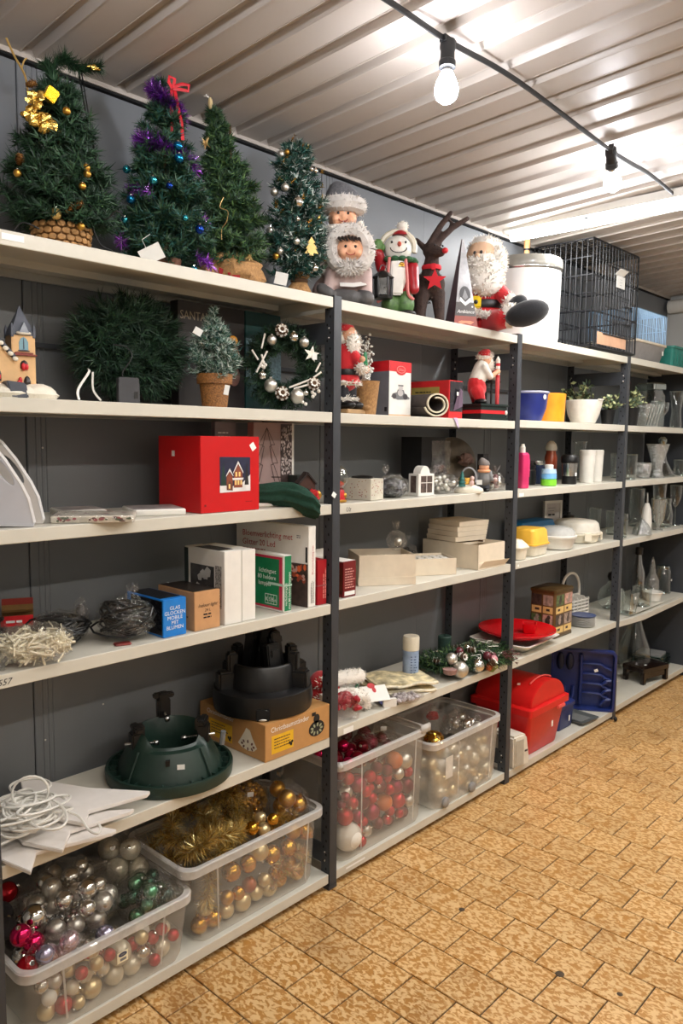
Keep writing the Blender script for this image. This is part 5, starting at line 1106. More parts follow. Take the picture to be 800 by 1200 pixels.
# snow globe
t = T('snow_globe', 'glass snow globe on a red and gold base behind the post', 'snow globe', (1.185,.07,S(3,1.18)))
mb = MB(); mb.lathe([(.036,0),(.038,.006),(.034,.01),(.03,.038),(.028,.042)], 20); P('base', mb, pm('scarlet lacquer', (190,26,32), .3), t); mb = MB(); mb.lathe([(.0385,.001),(.0395,.005),(.0385,.009)], 20, c0=False, c1=False); mb.ell((.02,-.026,.022), (.008,.006,.01)); P('gold_trim', mb, M_goldmat, t)
mb = MB(); mb.ell((0,0,.083), .045, 24, 14); P('globe', mb, M_glass, t, True); mb = MB(); mb.ell((0,0,.06), (.03,.03,.014)); mb.cap((.004,0,.07),(.004,0,.09),.01,.006); P('scene', mb, pm('scarlet lacquer', (190,26,32), .3), t, True)
mb = MB(); mb.M = Matrix.Translation((1.098,-.006,1.352)) @ Matrix.Rotation(.6,4,'Y'); mb.box(-.009,.009,-.0015,0,-.008,.008); o = P('post_sticker', mb, M_sticker, rack, False)
# bay two
z = S(3,1.4)
t, F, FLh, FTp, w_, d_, h_ = carton('dotted_carton', 'small pale carton with tiny red and gold stars', 'box', 1.312,1.39,.03,.15, z, .075, pm('pale star paper', (206,200,184), .6), rz=.1)
mb = MB(); rn = random.Random(3)
for k in range(55):
    FR, ww = (F, w_) if k % 2 else (FLh, d_); a, b = rn.uniform(.006,ww-.006), rn.uniform(.006,.07); pg(mb, FR, oval(a,b,.0022,.0022,5,rn.random()), k % 3 % 2, .0003)
P('star_print', mb, [pm('dull red print', (150,60,60), .5), pm('dull gold print', (160,130,80), .5)], t, False, kind='stuff')
mb = MB(); mb.ell((-.005,.0,.078), (.03,.045,.008), 12, 6, amp=.3, fr=40); P('black_contents', mb, M_black, t)
def filmbag(parent, c, r, seed, amp=.22, fr=26, neck=None, name='film'):
    mb = MB(); mb.ell(c, r, 34, 22, amp=amp*1.25, fr=fr*2)
    if neck:
        n = Vector(neck); rn = random.Random(seed)
        for k in range(14):
            a = rn.random()*2*pi; b = a+rn.uniform(.4,1); rr_ = .018; mb.add([tuple(n), (n.x+rr_*math.cos(a), n.y+rr_*math.sin(a)*.6, n.z+rn.uniform(.012,.04)), (n.x+rr_*math.cos(b), n.y+rr_*math.sin(b)*.6, n.z+rn.uniform(.015,.042))], [(0,1,2)])
    return P(name, mb, M_film, parent, False)
M_dfoil = pm('dark striped foil', (60,60,64), .3, metal=.6, var=.8, vscale=55, bump=.6, bscale=90)
t = T('garland_bag', 'dark silver tinsel garland in a clear bag beside dotted carton', 'bag', (1.50,.08,z)); mb = MB(); mb.ell((.0,0,.035), (.058,.05,.036), 22, 12, amp=.25, fr=40); P('garland', mb, M_dfoil, t, False); filmbag(t, (.0,0,.04), (.066,.058,.044), 1, .2, 30, (-.05,-.01,.085))
t = T('gift_lantern', 'white card lantern gift box with dark picture window', 'gift box', (1.665,.07,z), -.12); mb = MB(); mb.box(-.047,.047,-.03,.03,0,.004); mb.box(-.043,.043,-.027,.027,.004,.084); P('card_body', mb, M_paper, t, bevel=.001)
mb = MB(); pts = [(.026*math.cos(a), .084+.03*math.sin(a)) for a in [pi*k/10 for k in range(11)]]; mb.prism(pts, -.02, .02); P('domed_top', mb, M_paper, t, bevel=.001)
for nm, FR, ww in (('window_print', FF(.043,.027), .086), ('window_print', FL(.043,.027), .054)): mb = MB(); q(mb, FR, .012,.012,ww-.012,.076); P(nm, mb, pm('dim photo print', (86,72,66), .3, var=.6, vscale=70), t, False)
mb = MB(); stroke(mb, FF(.043,.027), [(.043,.012),(.043,.076)], .003, 0, .0008); stroke(mb, FF(.043,.027), [(.012,.05),(.074,.05)], .003, 0, .0008); P('window_bars', mb, M_paper, t, False)
def beadbag(name, label, x, y, z, r, n, br, mats, seed, neck=None, group=None):
    t = T(name, label, 'bag', (x,y,z), face(x,y), group); rn = random.Random(seed); mb = MB(); pts = []
    for _ in range(n*12):
        d = Vector((rn.gauss(0,1), rn.gauss(0,1), rn.gauss(0,1))).normalized()*rn.random()**.33; p = Vector((d.x*(r[0]-br), d.y*(r[1]-br), r[2]+d.z*(r[2]-br)))
        if all((p-o).length > br*1.75 for o in pts): pts.append(p); mb.ell(p, br*rn.uniform(.9,1.05), 10, 7, mi=rn.randrange(len(mats)))
        if len(pts) >= n: break
    P('beads', mb, mats, t, True, kind='stuff'); filmbag(t, (0,0,r[2]*1.02), (r[0]*1.06,r[1]*1.06,r[2]*1.06), seed, .12, 30, neck)
beadbag('silver_bell_bag', 'clear bag full of small silver bells in front of black box', 1.825,.085,z,(.062,.048,.038),60,.0125,[M_silver,M_silvermat],5,(-.05,.02,.06))
t, F, FLh, FTp, w_, d_, h_ = carton('black_display_box', 'black open box of dark flowers wrapped in clear film', 'box', 1.80,1.965,.175,.28, z, .225, pm('black card', (20,20,22), .5))
mb = MB(); rn = random.Random(6)
for k in range(26): mb.M = F @ Matrix.Translation((rn.uniform(.05,.16), rn.uniform(.015,.12), .006)); mb.ell((0,0,0), (rn.uniform(.008,.018),rn.uniform(.008,.015),.008), 8, 6, amp=.4, fr=70, mi=rn.randrange(3))
P('dried_flowers', mb, [pm('rust flower', (104,62,46), .8), pm('dark brown flower', (58,42,38), .8), pm('ash flower', (110,100,98), .8)], t, False, kind='stuff')
mb = MB(); mb.M = F
for i in range(9):
    for j in range(10):
        f = lambda a, b: (.045+.13*a/9, .01+.2*b/10, .018+.012*noise.noise(Vector((a*.9,b*.9,3)))); mb.add([f(i,j),f(i+1,j),f(i+1,j+1),f(i,j+1)], [(0,1,2,3)])
P('film', mb, M_film, t, False)
t = T('round_wooden_platter', 'dark round wooden platter leaning against the rear post', 'platter', (2.085,.215,z), rot=(0,0,-.35)); mb = MB(); mb.lathe([(.0,0),(.105,.0),(.114,.006),(.113,.011),(.1,.009),(0,.007)], 40); mb.v = [(x, -zz, y) for x, y, zz in mb.v]; Mx = Matrix.Translation((0,.0,.113)) @ Matrix.Rotation(-.18,4,'X'); mb.v = [tuple(Mx @ Vector(v)) for v in mb.v]; P('platter', mb, pm('dark olive wood', (74,62,44), .5, var=.35, vscale=22), t)
mb = MB(); mb.ell((.03,-.045,.13), (.035,.02,.03), 12, 8, amp=.6, fr=60); P('dried_spray', mb, pm('dried brown leaf', (84,60,50), .9), t, False)
x = 1.935; t = T('snow_scene_ornament', 'white snow scene ornament with tiny tree, figure and arch', 'ornament', (x,.035,z), face(x,.035)); mb = MB(); mb.ell((0,0,.008), (.06,.026,.026), 20, 8, amp=.1, fr=40); P('snow_base', mb, M_snow, t)
mb = MB(); [mb.lathe([(.02-.004*k,.026+.014*k),(.006-.001*k,.045+.014*k)], 10, (-.026,-.005,0)) for k in range(4)]; P('tiny_tree', mb, pm('teal fir', (40,104,98), .6), t); mb = MB(); mb.ell((.012,-.008,.04), (.01,.009,.014)); mb.ell((.014,-.01,.06), .009); P('tiny_figure', mb, pm('pale pink glaze', (226,190,180), .5), t, True)
mb = MB(); mb.tube([(-.0+.03*math.cos(a), .008, .062+.04*math.sin(a)) for a in [-.5+(pi+.6)*k/12 for k in range(13)]], .004, 6); P('arch', mb, pm('silver grey glaze', (150,150,154), .4), t)
x = 2.055; t = T('winter_boy_figure', 'small ceramic boy in grey hat, scarf and coat', 'figurine', (x,.04,z), face(x,.04)); mb = MB(); mb.cap((0,0,.05), (0,0,.075), .03, .023); mb.cap((-.024,0,.08),(-.032,-.01,.05),.01,.009); mb.cap((.024,0,.08),(.032,-.01,.05),.01,.009); body('coat', mb, pm('grey glaze', (112,112,112), .6, var=.15), t, .003)
mb = MB(); mb.ell((0,-.003,.103), (.022,.02,.02)); body('head', mb, M_skin, t, .0028, 1); mb = MB(); mb.cap((-.012,0,.04),(-.012,0,.012),.014,.013); mb.cap((.012,0,.04),(.012,0,.012),.014,.013); body('trousers', mb, pm('dark slate glaze', (66,68,76), .6), t, .003)
mb = MB(); mb.ell((-.013,-.008,.007),(.013,.02,.009)); mb.ell((.013,-.008,.007),(.013,.02,.009)); P('boots', mb, M_black, t, True); mb = MB(); mb.loft([[(r*math.cos(a)+ox, r*math.sin(a), zz) for a in [2*pi*i/14 for i in range(14)]] for r, ox, zz in ((.024,0,.11),(.024,0,.118),(.02,-.003,.128),(.008,-.008,.139),(.002,-.01,.142))]); P('hat', mb, pm('brown grey knit', (120,112,108), .8, bump=.6), t)
mb = MB(); mb.tube([(.021*math.cos(a), .021*math.sin(a), .086) for a in [2*pi*k/14 for k in range(15)]], .007, 6); P('scarf', mb, pm('peach scarf', (220,160,120), .8), t); mb = MB(); mb.box(-.03,-.006,-.034,-.032,.03,.05); P('price_sticker', mb, M_sticker, t)
beadbag('potpourri_bag', 'round bag of pale pink potpourri near the post', 2.14,.045,z,(.044,.04,.038),26,.012,[pm('pale pink petal', (206,170,164), .6),M_silvermat,pm('plum petal', (130,88,92), .6)],9,(.01,0,.075))
t, F, FLh, FTp, w_, d_, h_ = carton('dark_picture_box', 'small dark box behind the winter boy and potpourri bag', 'box', 2.14,2.186,.1,.13, z, .155, pm('black card', (20,20,22), .5))
mb = MB(); mb.lathe([(.03,0),(.036,.004),(.036,.05),(.034,.055)], 20); mb.v = [(x+2.055,y+.125,zz+z+.0006) for x,y,zz in mb.v]; tag(P('gold_tin', mb, M_goldmat), 'small gold tin behind the winter boy figure', 'tin')
# bay three: drinking things
z = S(3,2.6)
def lathe_thing(name, label, cat, x, y, z, pieces, seg=24, group=None, rz=0):
    t = T(name, label, cat, (x,y,z), rz, group)
    for nm, prof, mt in pieces: mb = MB(); mb.lathe(prof, seg); P(nm, mb, mt, t)
    return t
t = T('pink_bottle', 'tall bright pink drinking carton bottle beside the post', 'bottle', (2.40,.06,z), -.3); mb = MB(); mb.rr([(.02,.026,0),(.022,.028,.004),(.022,.028,.15),(.017,.02,.16)], .008); P('bottle_body', mb, pm('hot pink plastic', (214,52,110), .4), t); mb = MB(); mb.lathe([(.013,.16),(.013,.185),(.009,.19),(.009,.2)], 14); P('cap', mb, M_white, t); mb = MB(); mb.box(.021,.034,-.012,.012,.05,.062); mb.box(.021,.034,-.012,.012,.12,.132); mb.box(.03,.036,-.012,.012,.05,.132); P('handle', mb, pm('hot pink plastic', (214,52,110), .4), t)
lathe_thing('powder_dispenser', 'stacked blue and green baby powder dispenser with white cap', 'bottle', 2.68,.075,z, [('lower_tier',[(.034,0),(.037,.004),(.037,.03),(.034,.032)],pm('lime plastic', (130,214,52), .4)),('middle_tier',[(.034,.032),(.037,.035),(.037,.055),(.034,.057)],pm('sky blue plastic', (120,182,232), .4)),('upper_tier',[(.034,.057),(.036,.06),(.033,.08)],pm('pale blue plastic', (176,206,232), .4)),('cap',[(.02,.08),(.021,.098),(.016,.102)],M_white)])
lathe_thing('steel_thermos_mug', 'black and steel thermos mug with dark lid', 'mug', 2.90,.08,z, [('mug_body',[(.032,0),(.034,.004),(.038,.105),(.038,.11)],M_steel),('foot_band',[(.0335,0),(.036,.002),(.037,.04)],M_black),('lid',[(.042,.105),(.044,.112),(.043,.135),(.036,.146)],M_black)]); t = bpy.data.objects['steel_thermos_mug']
mb = MB(); mb.tube(spline([(.036,0,.12),(.066,0,.122),(.07,0,.09),(.06,0,.055)]), .006, 6); P('handle', mb, M_black, t); sticker(t, Matrix(((1,0,0,-.005),(0,0,-1,-.037),(0,1,0,.05),(0,0,0,1))), 0,0,.02,.018)
lathe_thing('amber_bottle', 'rust red bottle with pale spout behind thermos mug', 'bottle', 2.93,.20,z, [('bottle_body',[(.03,0),(.032,.005),(.032,.13),(.026,.15),(.022,.17)],pm('rust red glass', (150,66,40), .2)),('spout',[(.028,.165),(.03,.18),(.024,.2),(.01,.215)],pm('pale spout', (206,196,180), .5))])
lathe_thing('white_beaker', 'tall white ribbed beaker, first of two, beside thermos mug', 'mug', 3.105,.085,z, [('beaker_body',[(.034,0),(.036,.004),(.04,.14),(.04,.163),(.037,.163)],M_white),('lid',[(.0405,.142),(.0415,.146),(.0415,.166),(.037,.17)],M_white)]); lathe_thing('white_beaker', 'tall white ribbed beaker, second of two, beside glass vase', 'mug', 3.235,.10,z, [('beaker_body',[(.034,0),(.036,.004),(.04,.14),(.04,.163),(.037,.163)],M_white),('lid',[(.0405,.142),(.0415,.146),(.0415,.166),(.037,.17)],M_white)])
lathe_thing('dark_jar', 'squat black jar behind the powder dispenser', 'jar', 2.66,.19,z, [('jar_body',[(.046,0),(.05,.005),(.05,.07),(.044,.078)],M_black),('lid',[(.046,.078),(.048,.082),(.048,.094),(.04,.098)],M_black)])
lathe_thing('dark_blue_jar', 'dark blue glass jar with steel clip between orange bottle and dispenser', 'jar', 2.79,.2,z, [('jar_body',[(.04,0),(.045,.006),(.045,.085),(.036,.095)],pm('navy glass', (34,44,70), .12)),('lid',[(.038,.095),(.04,.1),(.038,.115)],M_steel)])
# ------------------------------------------------------------------ fourth shelf
z = S(4,.2)
t = T('bauble_display_box', 'small red and gold display box half hidden behind the straw bag', 'box', (.175,.27,z), -.45)
mb = MB(); mb.box(-.038,.038,-.03,.03,.0,.05); P('carton', mb, pm('clear scuffed tray', (150,124,112), .3, var=.6, vscale=60), t); mb = MB(); mb.box(-.039,.039,-.032,-.03,.045,.072); P('red_front', mb, pm('signal red print', (206,30,38), .45), t)
mb = MB(); mb.box(-.039,.039,.028,.03,.05,.107); mb.box(-.039,.039,-.0,.03,.075,.0755); P('card_back', mb, pm('brown gold card', (128,96,48), .6), t); mb = MB(); mb.box(-.039,.039,.0265,.028,.09,.107); P('red_stripe', mb, pm('dark red print', (140,40,30), .5), t); lines(t, FF(.039,.0325), .012,.054,.05,1,.01, M_whiteink, .006)
def tangle(mb, c, r, n, th, seed, loops=.8, seg=5):
    rn = random.Random(seed)
    for _ in range(n):
        ax = Vector((rn.gauss(0,.5), rn.gauss(0,.5), 1)).normalized(); u = ax.orthogonal().normalized(); v = ax.cross(u); k = rn.uniform(.45,1); o = Vector((rn.uniform(-.35,.35)*r[0], rn.uniform(-.35,.35)*r[1], rn.uniform(-.5,.5)*r[2])); a0 = rn.random()*6
        pts = [tuple(Vector(c)+o+Vector((p.x*r[0], p.y*r[1], p.z*r[2]*.8))*k) for p in [u*math.cos(a0+t2*loops*2*pi/11)+v*math.sin(a0+t2*loops*2*pi/11) for t2 in range(12)]]
        mb.tube(pts, th, seg)
t = T('straw_star_bag', 'clear bag of tangled cream straw strands hanging over the shelf edge', 'bag', (.105,.03,z), face(.105,.03)); mb = MB(); rn = random.Random(2)
for _ in range(240):
    d = Vector((rn.gauss(0,1), rn.gauss(0,.7), rn.gauss(0,.5))).normalized(); a = Vector((d.x*.075, d.y*.05, d.z*.04))*rn.random()**.4; e = Vector((rn.gauss(0,1), rn.gauss(0,.6), rn.gauss(0,.5))).normalized()*.024; mb.tube([a-e+Vector((0,0,.047)), a+Vector((0,0,.05))+Vector((rn.gauss(0,.006),0,rn.gauss(0,.006))), a+e+Vector((0,0,.047))], .003, 4, flat=.5)
P('straw_strands', mb, pm('cream straw', (242,232,206), .6, var=.15, vscale=60), t, kind='stuff'); filmbag(t, (0,0,.048), (.088,.06,.05), 3, .18, 26); CLAMP[0] = False
mb = MB(); mb.ell((-.085,-.03,.02), (.022,.014,.05), 14, 10, amp=.4, fr=50); mb.ell((-.1,-.02,.07), (.02,.014,.04), 14, 10, amp=.4, fr=50); P('twisted_bag_end', mb, M_film, t, False); CLAMP[0] = True
for nm, lab, x, y, r, seed, mats in (('light_string_bag','clear bag of a black light string behind straw bag',.225,.145,(.066,.05,.046),11,M_black),('light_string_bag','large clear bag of a black light string beside blue carton',.378,.075,(.074,.056,.06),12,M_black),('light_string_bag','clear bag of dark cable standing behind the straw bag',.05,.2,(.06,.05,.05),13,M_black)):
    t = T(nm, lab, 'bag', (x,y,z), face(x,y)); mb = MB(); tangle(mb, (0,0,r[2]), (r[0]*.95,r[1]*.95,r[2]*.95), 44, .003, seed, 1.1)
    P('light_string', mb, mats, t, kind='stuff'); mb = MB(); mb.ell((0,0,r[2]*.8), (r[0]*.7,r[1]*.7,r[2]*.6), 14, 8, amp=.3); P('cable_core', mb, pm('dull black cable', (26,26,27), .6), t); filmbag(t, (0,0,r[2]), r, seed, .2, 28, (.02,-.01,r[2]*2) if seed == 12 else None)
t = T('clear_sleeve', 'upright crinkled clear sleeve between the two black light string bags', 'bag', (.30,.165,z)); mb = MB(); mb.ell((0,0,.055), (.022,.02,.055), 14, 10, amp=.3, fr=40); P('film', mb, M_film, t, False); mb = MB(); mb.ell((0,0,.05), (.016,.014,.045), 12, 8, amp=.2); P('contents', mb, pm('dull grey bundle', (96,92,88), .7, var=.5), t)
mb = MB(); mb.rr([(.02,.012,0),(.022,.013,.002),(.02,.012,.005)], .004); tag(P('red_green_card', mb, pm('red and green card', (120,40,34), .5, var=.6, vscale=40)), 'small red and green card poking out under the clear sleeve', 'card', loc=(.345,.035,z+.0006), rz=-.3)
M_bl = pm('bright blue card', (24,122,206), .4)
t, F, FLh, FTp, w_, d_, h_ = carton('blue_bell_carton', 'small bright blue carton lettered GLAS GLOCKEN', 'box', .455,.53,.012,.19, z, .104, M_bl)
for k, s in enumerate(('GLAS','GLOCKEN','MOBILE','MIT','BLUMEN')): text(t, F, s, w_/2, .074-.0135*k, .0145, M_whiteink, 'CENTER')
mb = MB(); q(mb, FLh, .02,.006,d_-.004,h_-.004); q(mb, FTp, .004,.02,w_-.004,d_-.004); P('dark_window', mb, pm('dark glossy window', (26,28,34), .15, var=.5, vscale=40), t, False)
t, F, FLh, FTp, w_, d_, h_ = carton('kraft_carton', 'kraft brown carton with handwritten black lines', 'box', .558,.647,.012,.19, z, .11, pm('kraft card', (196,148,102), .7))
text(t, F, 'Indoor light', w_/2, .066, .014, M_blackink, 'CENTER', shear=.35); text(t, F, '24 L', w_/2, .052, .012, M_blackink, 'CENTER', shear=.2); lines(t, F, .03,.042,.034,2,.009, M_blackink, .004); lines(t, FLh, .06,.07,.09,4,.012, pm('brown ink', (110,76,50), .6), .005)
mb = MB(); q(mb, FTp, .002,.01,w_-.002,d_-.002); P('black_top', mb, pm('black printed card', (30,24,22), .4, var=.6, vscale=30), t, False)
t, F, FLh, FTp, w_, d_, h_ = carton('white_window_carton', 'white carton with a side window showing white paper ornaments', 'box', .664,.727,.012,.205, z, .214, M_paper)
mb = MB(); q(mb, FLh, .03,.03,.145,.165); P('window', mb, pm('dim window', (74,72,72), .2, var=.3), t, False); mb = MB(); rn = random.Random(3)
for k in range(16): a, b, r = rn.uniform(.045,.13), rn.uniform(.04,.15), rn.uniform(.008,.018); pg(mb, FLh, oval(a,b,r,r,5,rn.random()*3), 0, .0005+k*.0002)
P('paper_ornaments', mb, pm('white paper ornament', (196,194,190), .6), t, False); mb = MB(); q(mb, FLh, .15,.045,.18,.17, 0, .0004); P('speckled_print', mb, pm('speckled print', (150,146,140), .5, var=.9, vscale=260), t, False); mb = MB(); q(mb, FLh, 0,.04,.02,.21, 0, .0006); P('dark_corner', mb, pm('dark corner print', (40,52,50), .4), t, False)
mb = MB(); q(mb, FTp, .004,.03,w_-.004,.15); P('top_window', mb, pm('dim window', (74,72,72), .2), t, False)
carton('white_carton', 'plain white carton between windowed carton and green carton', 'box', .731,.782,.014,.205, z, .212, M_paper)
M_green = pm('green printed card', (14,120,74), .4)
t, F, FLh, FTp, w_, d_, h_ = carton('green_light_carton', 'green light set carton with white and red border', 'box', .895,.928,.012,.165, z, .179, M_paper)
mb = MB(); q(mb, F, .003,.004,w_-.002,h_-.002, 0); q(mb, FLh, .004,.006,d_-.006,h_-.006, 1, .0001); q(mb, FLh, .004,.013,d_-.02,h_-.014, 0, .0005); P('print', mb, [M_green, pm('raspberry print', (196,40,74), .4)], t, False)
for k, s in enumerate(('lichtingset','80 heldere','lampjes')): text(t, FLh, s, d_-.034-.0 if k < 2 else d_-.058, .118-.0205*k, .02, M_whiteink, 'RIGHT', z=.0012)
text(t, F, 'verlichtingset', .0135, .02, .0135, M_whiteink, rot=pi/2); text(t, F, 'met 80 heldere lampjes', .0275, .008, .0125, M_whiteink, rot=pi/2)
mb = MB(); stroke(mb, FLh, [(.068,.02),(.122,.02),(.122,.05),(.068,.05),(.068,.02)], .0016, 0, .001); [stroke(mb, FLh, [(.068+.0135*k,.02),(.068+.0135*k,.05)], .0012, 0, .001) for k in (1,2,3)]; P('logo_frame', mb, M_whiteink, t, False)
for k, s in enumerate('KSB▪'): text(t, FLh, s if s != '▪' else 'n', .0755+.0135*k, .028, .018, M_whiteink, 'CENTER', z=.001)
mb = MB(); q(mb, FLh, .082,.082,d_,.09, 0, .0014); q(mb, F, 0,.082,w_,.088, 0, .0014); P('clear_tape', mb, pm('pale tape', (176,206,190), .3), t, False)
t, F, FLh, FTp, w_, d_, h_ = carton('flower_light_carton', 'large white carton lettered Bloemverlichting met Glitter 20 Led', 'box', .967,1.003,.012,.335, z, .262, M_paper, rz=.1); t.location.x += .018
text(t, FLh, 'Bloemverlichting met', .03, .213, .0285, M_redink, sx=.92); text(t, FLh, 'Glitter 20 Led', .03, .183, .0285, M_redink, sx=.92); lines(t, FLh, .03,.168,.14,1,.01, pm('rose ink', (176,110,108), .6), .004)
mb = MB(); q(mb, FLh, .0,.0,d_-.002,.14); P('flower_photo', mb, pm('dim flower photo', (62,48,42), .3, var=.7, vscale=28), t, False)
mb = MB(); rn = random.Random(5)
for k in range(20): pg(mb, FLh, oval(rn.uniform(.24,.31), rn.uniform(.085,.135), rn.uniform(.004,.012), rn.uniform(.004,.012), 6, rn.random()), k % 3, .0004+.0001*k)
P('glowing_flower_print', mb, [pm('orange print', (210,96,50), .4), pm('rust print', (146,66,44), .4), pm('pale pink print', (190,150,140), .4)], t, False)
text(t, F, 'Bloemverlichting met', .024, .105, .0115, M_redink, rot=pi/2, sx=.95); lines(t, F @ Matrix.Translation((.014,.012,0)) @ Matrix.Rotation(pi/2,4,'Z'), 0,0,.085,3,.006, M_blackink, .0022); mb = MB(); q(mb, FLh, d_-.012,.145,d_-.004,.195, 0, .0006); P('dark_tab', mb, M_blackink, t, False)
lines(t, FLh, d_-.05,.228,.02,2,.006, pm('grey print', (120,120,122), .4), .003)
M_dred = pm('crimson card', (160,18,30), .4)
t, F, FLh, FTp, w_, d_, h_ = carton('crimson_carton', 'narrow crimson carton beside post with pale spine print', 'box', 1.045,1.088,.014,.17, z, .148, M_dred); lines(t, F @ Matrix.Translation((.03,.02,0)) @ Matrix.Rotation(pi/2,4,'Z'), 0,0,.105,2,.009, pm('pink print', (236,150,140), .45), .004); mb = MB(); q(mb, F, 0,.062,w_,.066, 0, .0006); q(mb, FLh, 0,.062,d_,.066, 0, .0006); P('clear_tape', mb, pm('dull tape', (150,90,92), .3), t, False)
z = S(4,1.3)
t, F, FLh, FTp, w_, d_, h_ = carton('burgundy_carton', 'burgundy carton with white open flap on the dark post side', 'box', 1.168,1.232,.014,.16, z, .122, pm('burgundy card', (112,24,26), .4))
mb = MB(); q(mb, FLh, .03,.012,d_-.004,.1); P('photo_print', mb, pm('brown photo print', (92,50,34), .35, var=.8, vscale=22), t, False); lines(t, F, .008,.094,.05,8,.009, pm('pale rose ink', (214,160,150), .6), .0035); mb = MB(); q(mb, F, .006,.006,w_-.006,.02, 0, .0004); P('white_label', mb, M_sticker, t, False)
mb = MB(); mb.add([(-.032,-.07,.1225),(.032,-.07,.1225),(.032,.07,.124),(-.032,.07,.124),(.032,.07,.15),(-.032,.07,.15)], [(0,1,2,3),(3,2,4,5)]); P('white_flap', mb, M_paper, t, False)
M_cr = pm('cream carton card', (222,208,186), .7, var=.04)
def openbox(name, label, cx, cy, z, rz, wx, dy, h, th=.003):
    t = T(name, label, 'box', (cx,cy,z), rz); hx, hy = wx/2, dy/2; mb = MB(); mb.box(-hx,hx,-hy,hy,0,th); P('base', mb, M_cr, t, False)
    for nm, b in (('front_wall',(-hx,hx,-hy,-hy+th)),('back_wall',(-hx,hx,hy-th,hy)),('side_wall',(-hx,-hx+th,-hy,hy)),('side_wall',(hx-th,hx,-hy,hy))): mb = MB(); mb.box(*b, th, h); P(nm, mb, M_cr, t, False, bevel=.0008)
    return t, hx, hy
t, hx, hy = openbox('open_card_box', 'cream open card box with dividers holding a silver bag', 1.502,.13,z,-.6,.215,.175,.112)
for k in (1,): mb = MB(); mb.box(-hx+.003,hx-.003,-hy+.09*k-.001,-hy+.09*k+.001,.003,.1); P('divider', mb, M_cr, t, False)
for k in (1,2): mb = MB(); mb.box(-hx+.072*k-.001,-hx+.072*k+.001,-hy+.003,hy-.003,.003,.09); P('divider', mb, M_cr, t, False)
mb = MB(); mb.box(-hx-.002,hx+.002,-hy-.0025,-hy,0,.03); P('lid_edge', mb, M_cr, t, False)
def loosebag(name, label, x, y, z, r, seed, mats, n=12, br=.014, neck=True):
    beadbag(name, label, x, y, z, r, n, br, mats, seed, (0,0,r[2]*2.1) if neck else None)
loosebag('silver_bauble_bag', 'small clear bag of smoky silver baubles on the open card box', 1.575,.115,z+.1125,(.036,.034,.036),21,[M_silvermat,pm('smoky bauble', (130,118,112), .2, metal=.7)],9,.017)
t, hx, hy = openbox('shallow_card_box', 'shallow cream card box divided into small square cells', 1.782,.13,z,-.55,.205,.15,.066)
for k in range(1,6): mb = MB(); mb.box(-hx+.034*k-.0008,-hx+.034*k+.0008,-hy+.003,hy-.003,.02,.056); P('divider', mb, M_cr, t, False)
for k in range(1,4): mb = MB(); mb.box(-hx+.003,hx-.003,-hy+.037*k-.0008,-hy+.037*k+.0008,.02,.056); P('divider', mb, M_cr, t, False)
mb = MB(); [mb.box(-hx+.006+.0335*i,-hx+.031+.0335*i,-hy+.008+.036*j,-hy+.03+.036*j,.003,.058) for i in range(6) for j in range(4)]; P('card_filling', mb, M_paper, t, False, kind='stuff')
loosebag('black_ornament_bag', 'small clear bag of black and silver ornaments behind the shallow box', 1.835,.272,z,(.046,.034,.05),22,[M_black,M_silver,M_black],14,.016)
t, hx, hy = openbox('deep_card_box', 'cream card box carrying a stack of flat boxes near post', 2.08,.15,z,-.02,.20,.29,.104); mb = MB(); mb.add([(-hx,-hy,.001),(hx,-hy,.001),(hx+.012,-hy-.018,.03),(-hx+.02,-hy-.018,.036)], [(0,1,2,3)]); mb.box(-hx-.002,hx+.002,-hy-.003,-hy,0,.028); P('torn_flap', mb, M_cr, t, False)
mb = MB(); mb.box(-hx+.003,hx-.003,-hy+.1,hy-.003,.09,.1); P('card_filling', mb, M_cr, t, False); mb = MB(); mb.tube([(.06,-.06,.1),(.03,-.02,.103),(.05,.03,.104)], .004, 5); P('torn_edge', mb, M_bark, t)
lab = ('bottom','second from bottom','third from bottom','topmost'); fb = None
for k in range(4):
    mb = MB(); hxx, hyy, hh = .094-.002*(k % 2), .088-.002*((k+1) % 2), .0205
    t = T('flat_card_box', 'flat cream card box, %s of the stack of four' % lab[k], 'box', (2.075+.003*k,.185-.002*k,z+.107+.0215*k), -.16+.02*(k % 2), 'stack of flat cream boxes'); mb.box(-hxx,hxx,-hyy,hyy,0,hh*.55); P('box_base', mb, M_cr, t, False); mb = MB(); mb.box(-hxx-.0015,hxx+.0015,-hyy-.0015,hyy+.0015,hh*.5,hh); P('box_lid', mb, M_cr, t, False, bevel=.001)
# bay three: food boxes and cake carriers
z = S(4,2.6)
def rrbox(name, label, cat, x, y, rz, pieces, r=.02):
    t = T(name, label, cat, (x,y,z), rz)
    for nm, prof, mt in pieces: mb = MB(); mb.rr(prof, r); P(nm, mb, mt, t)
    return t
M_crp = pm('cream plastic', (226,218,198), .4); M_yel = pm('yellow plastic', (240,186,66), .4); M_blp = pm('teal blue plastic', (18,104,158), .4)
rrbox('food_box', 'small round cream lidded food box tucked against post', 'food box', 2.345,.045,0,[('box_base',[(.035,.035,0),(.04,.04,.003),(.044,.044,.05)],M_crp),('lid',[(.048,.048,.048),(.05,.05,.056),(.045,.045,.066),(.025,.025,.088)],M_crp)],.03)
rrbox('bread_box', 'cream food box with a tall yellow lid', 'food box', 2.52,.085,.05,[('box_base',[(.07,.06,0),(.074,.064,.003),(.08,.07,.05)],M_crp),('base_rim',[(.083,.073,.044),(.085,.075,.05)],M_crp),('lid',[(.086,.076,.05),(.086,.076,.056),(.081,.071,.058),(.074,.064,.116),(.066,.056,.126)],M_yel)])
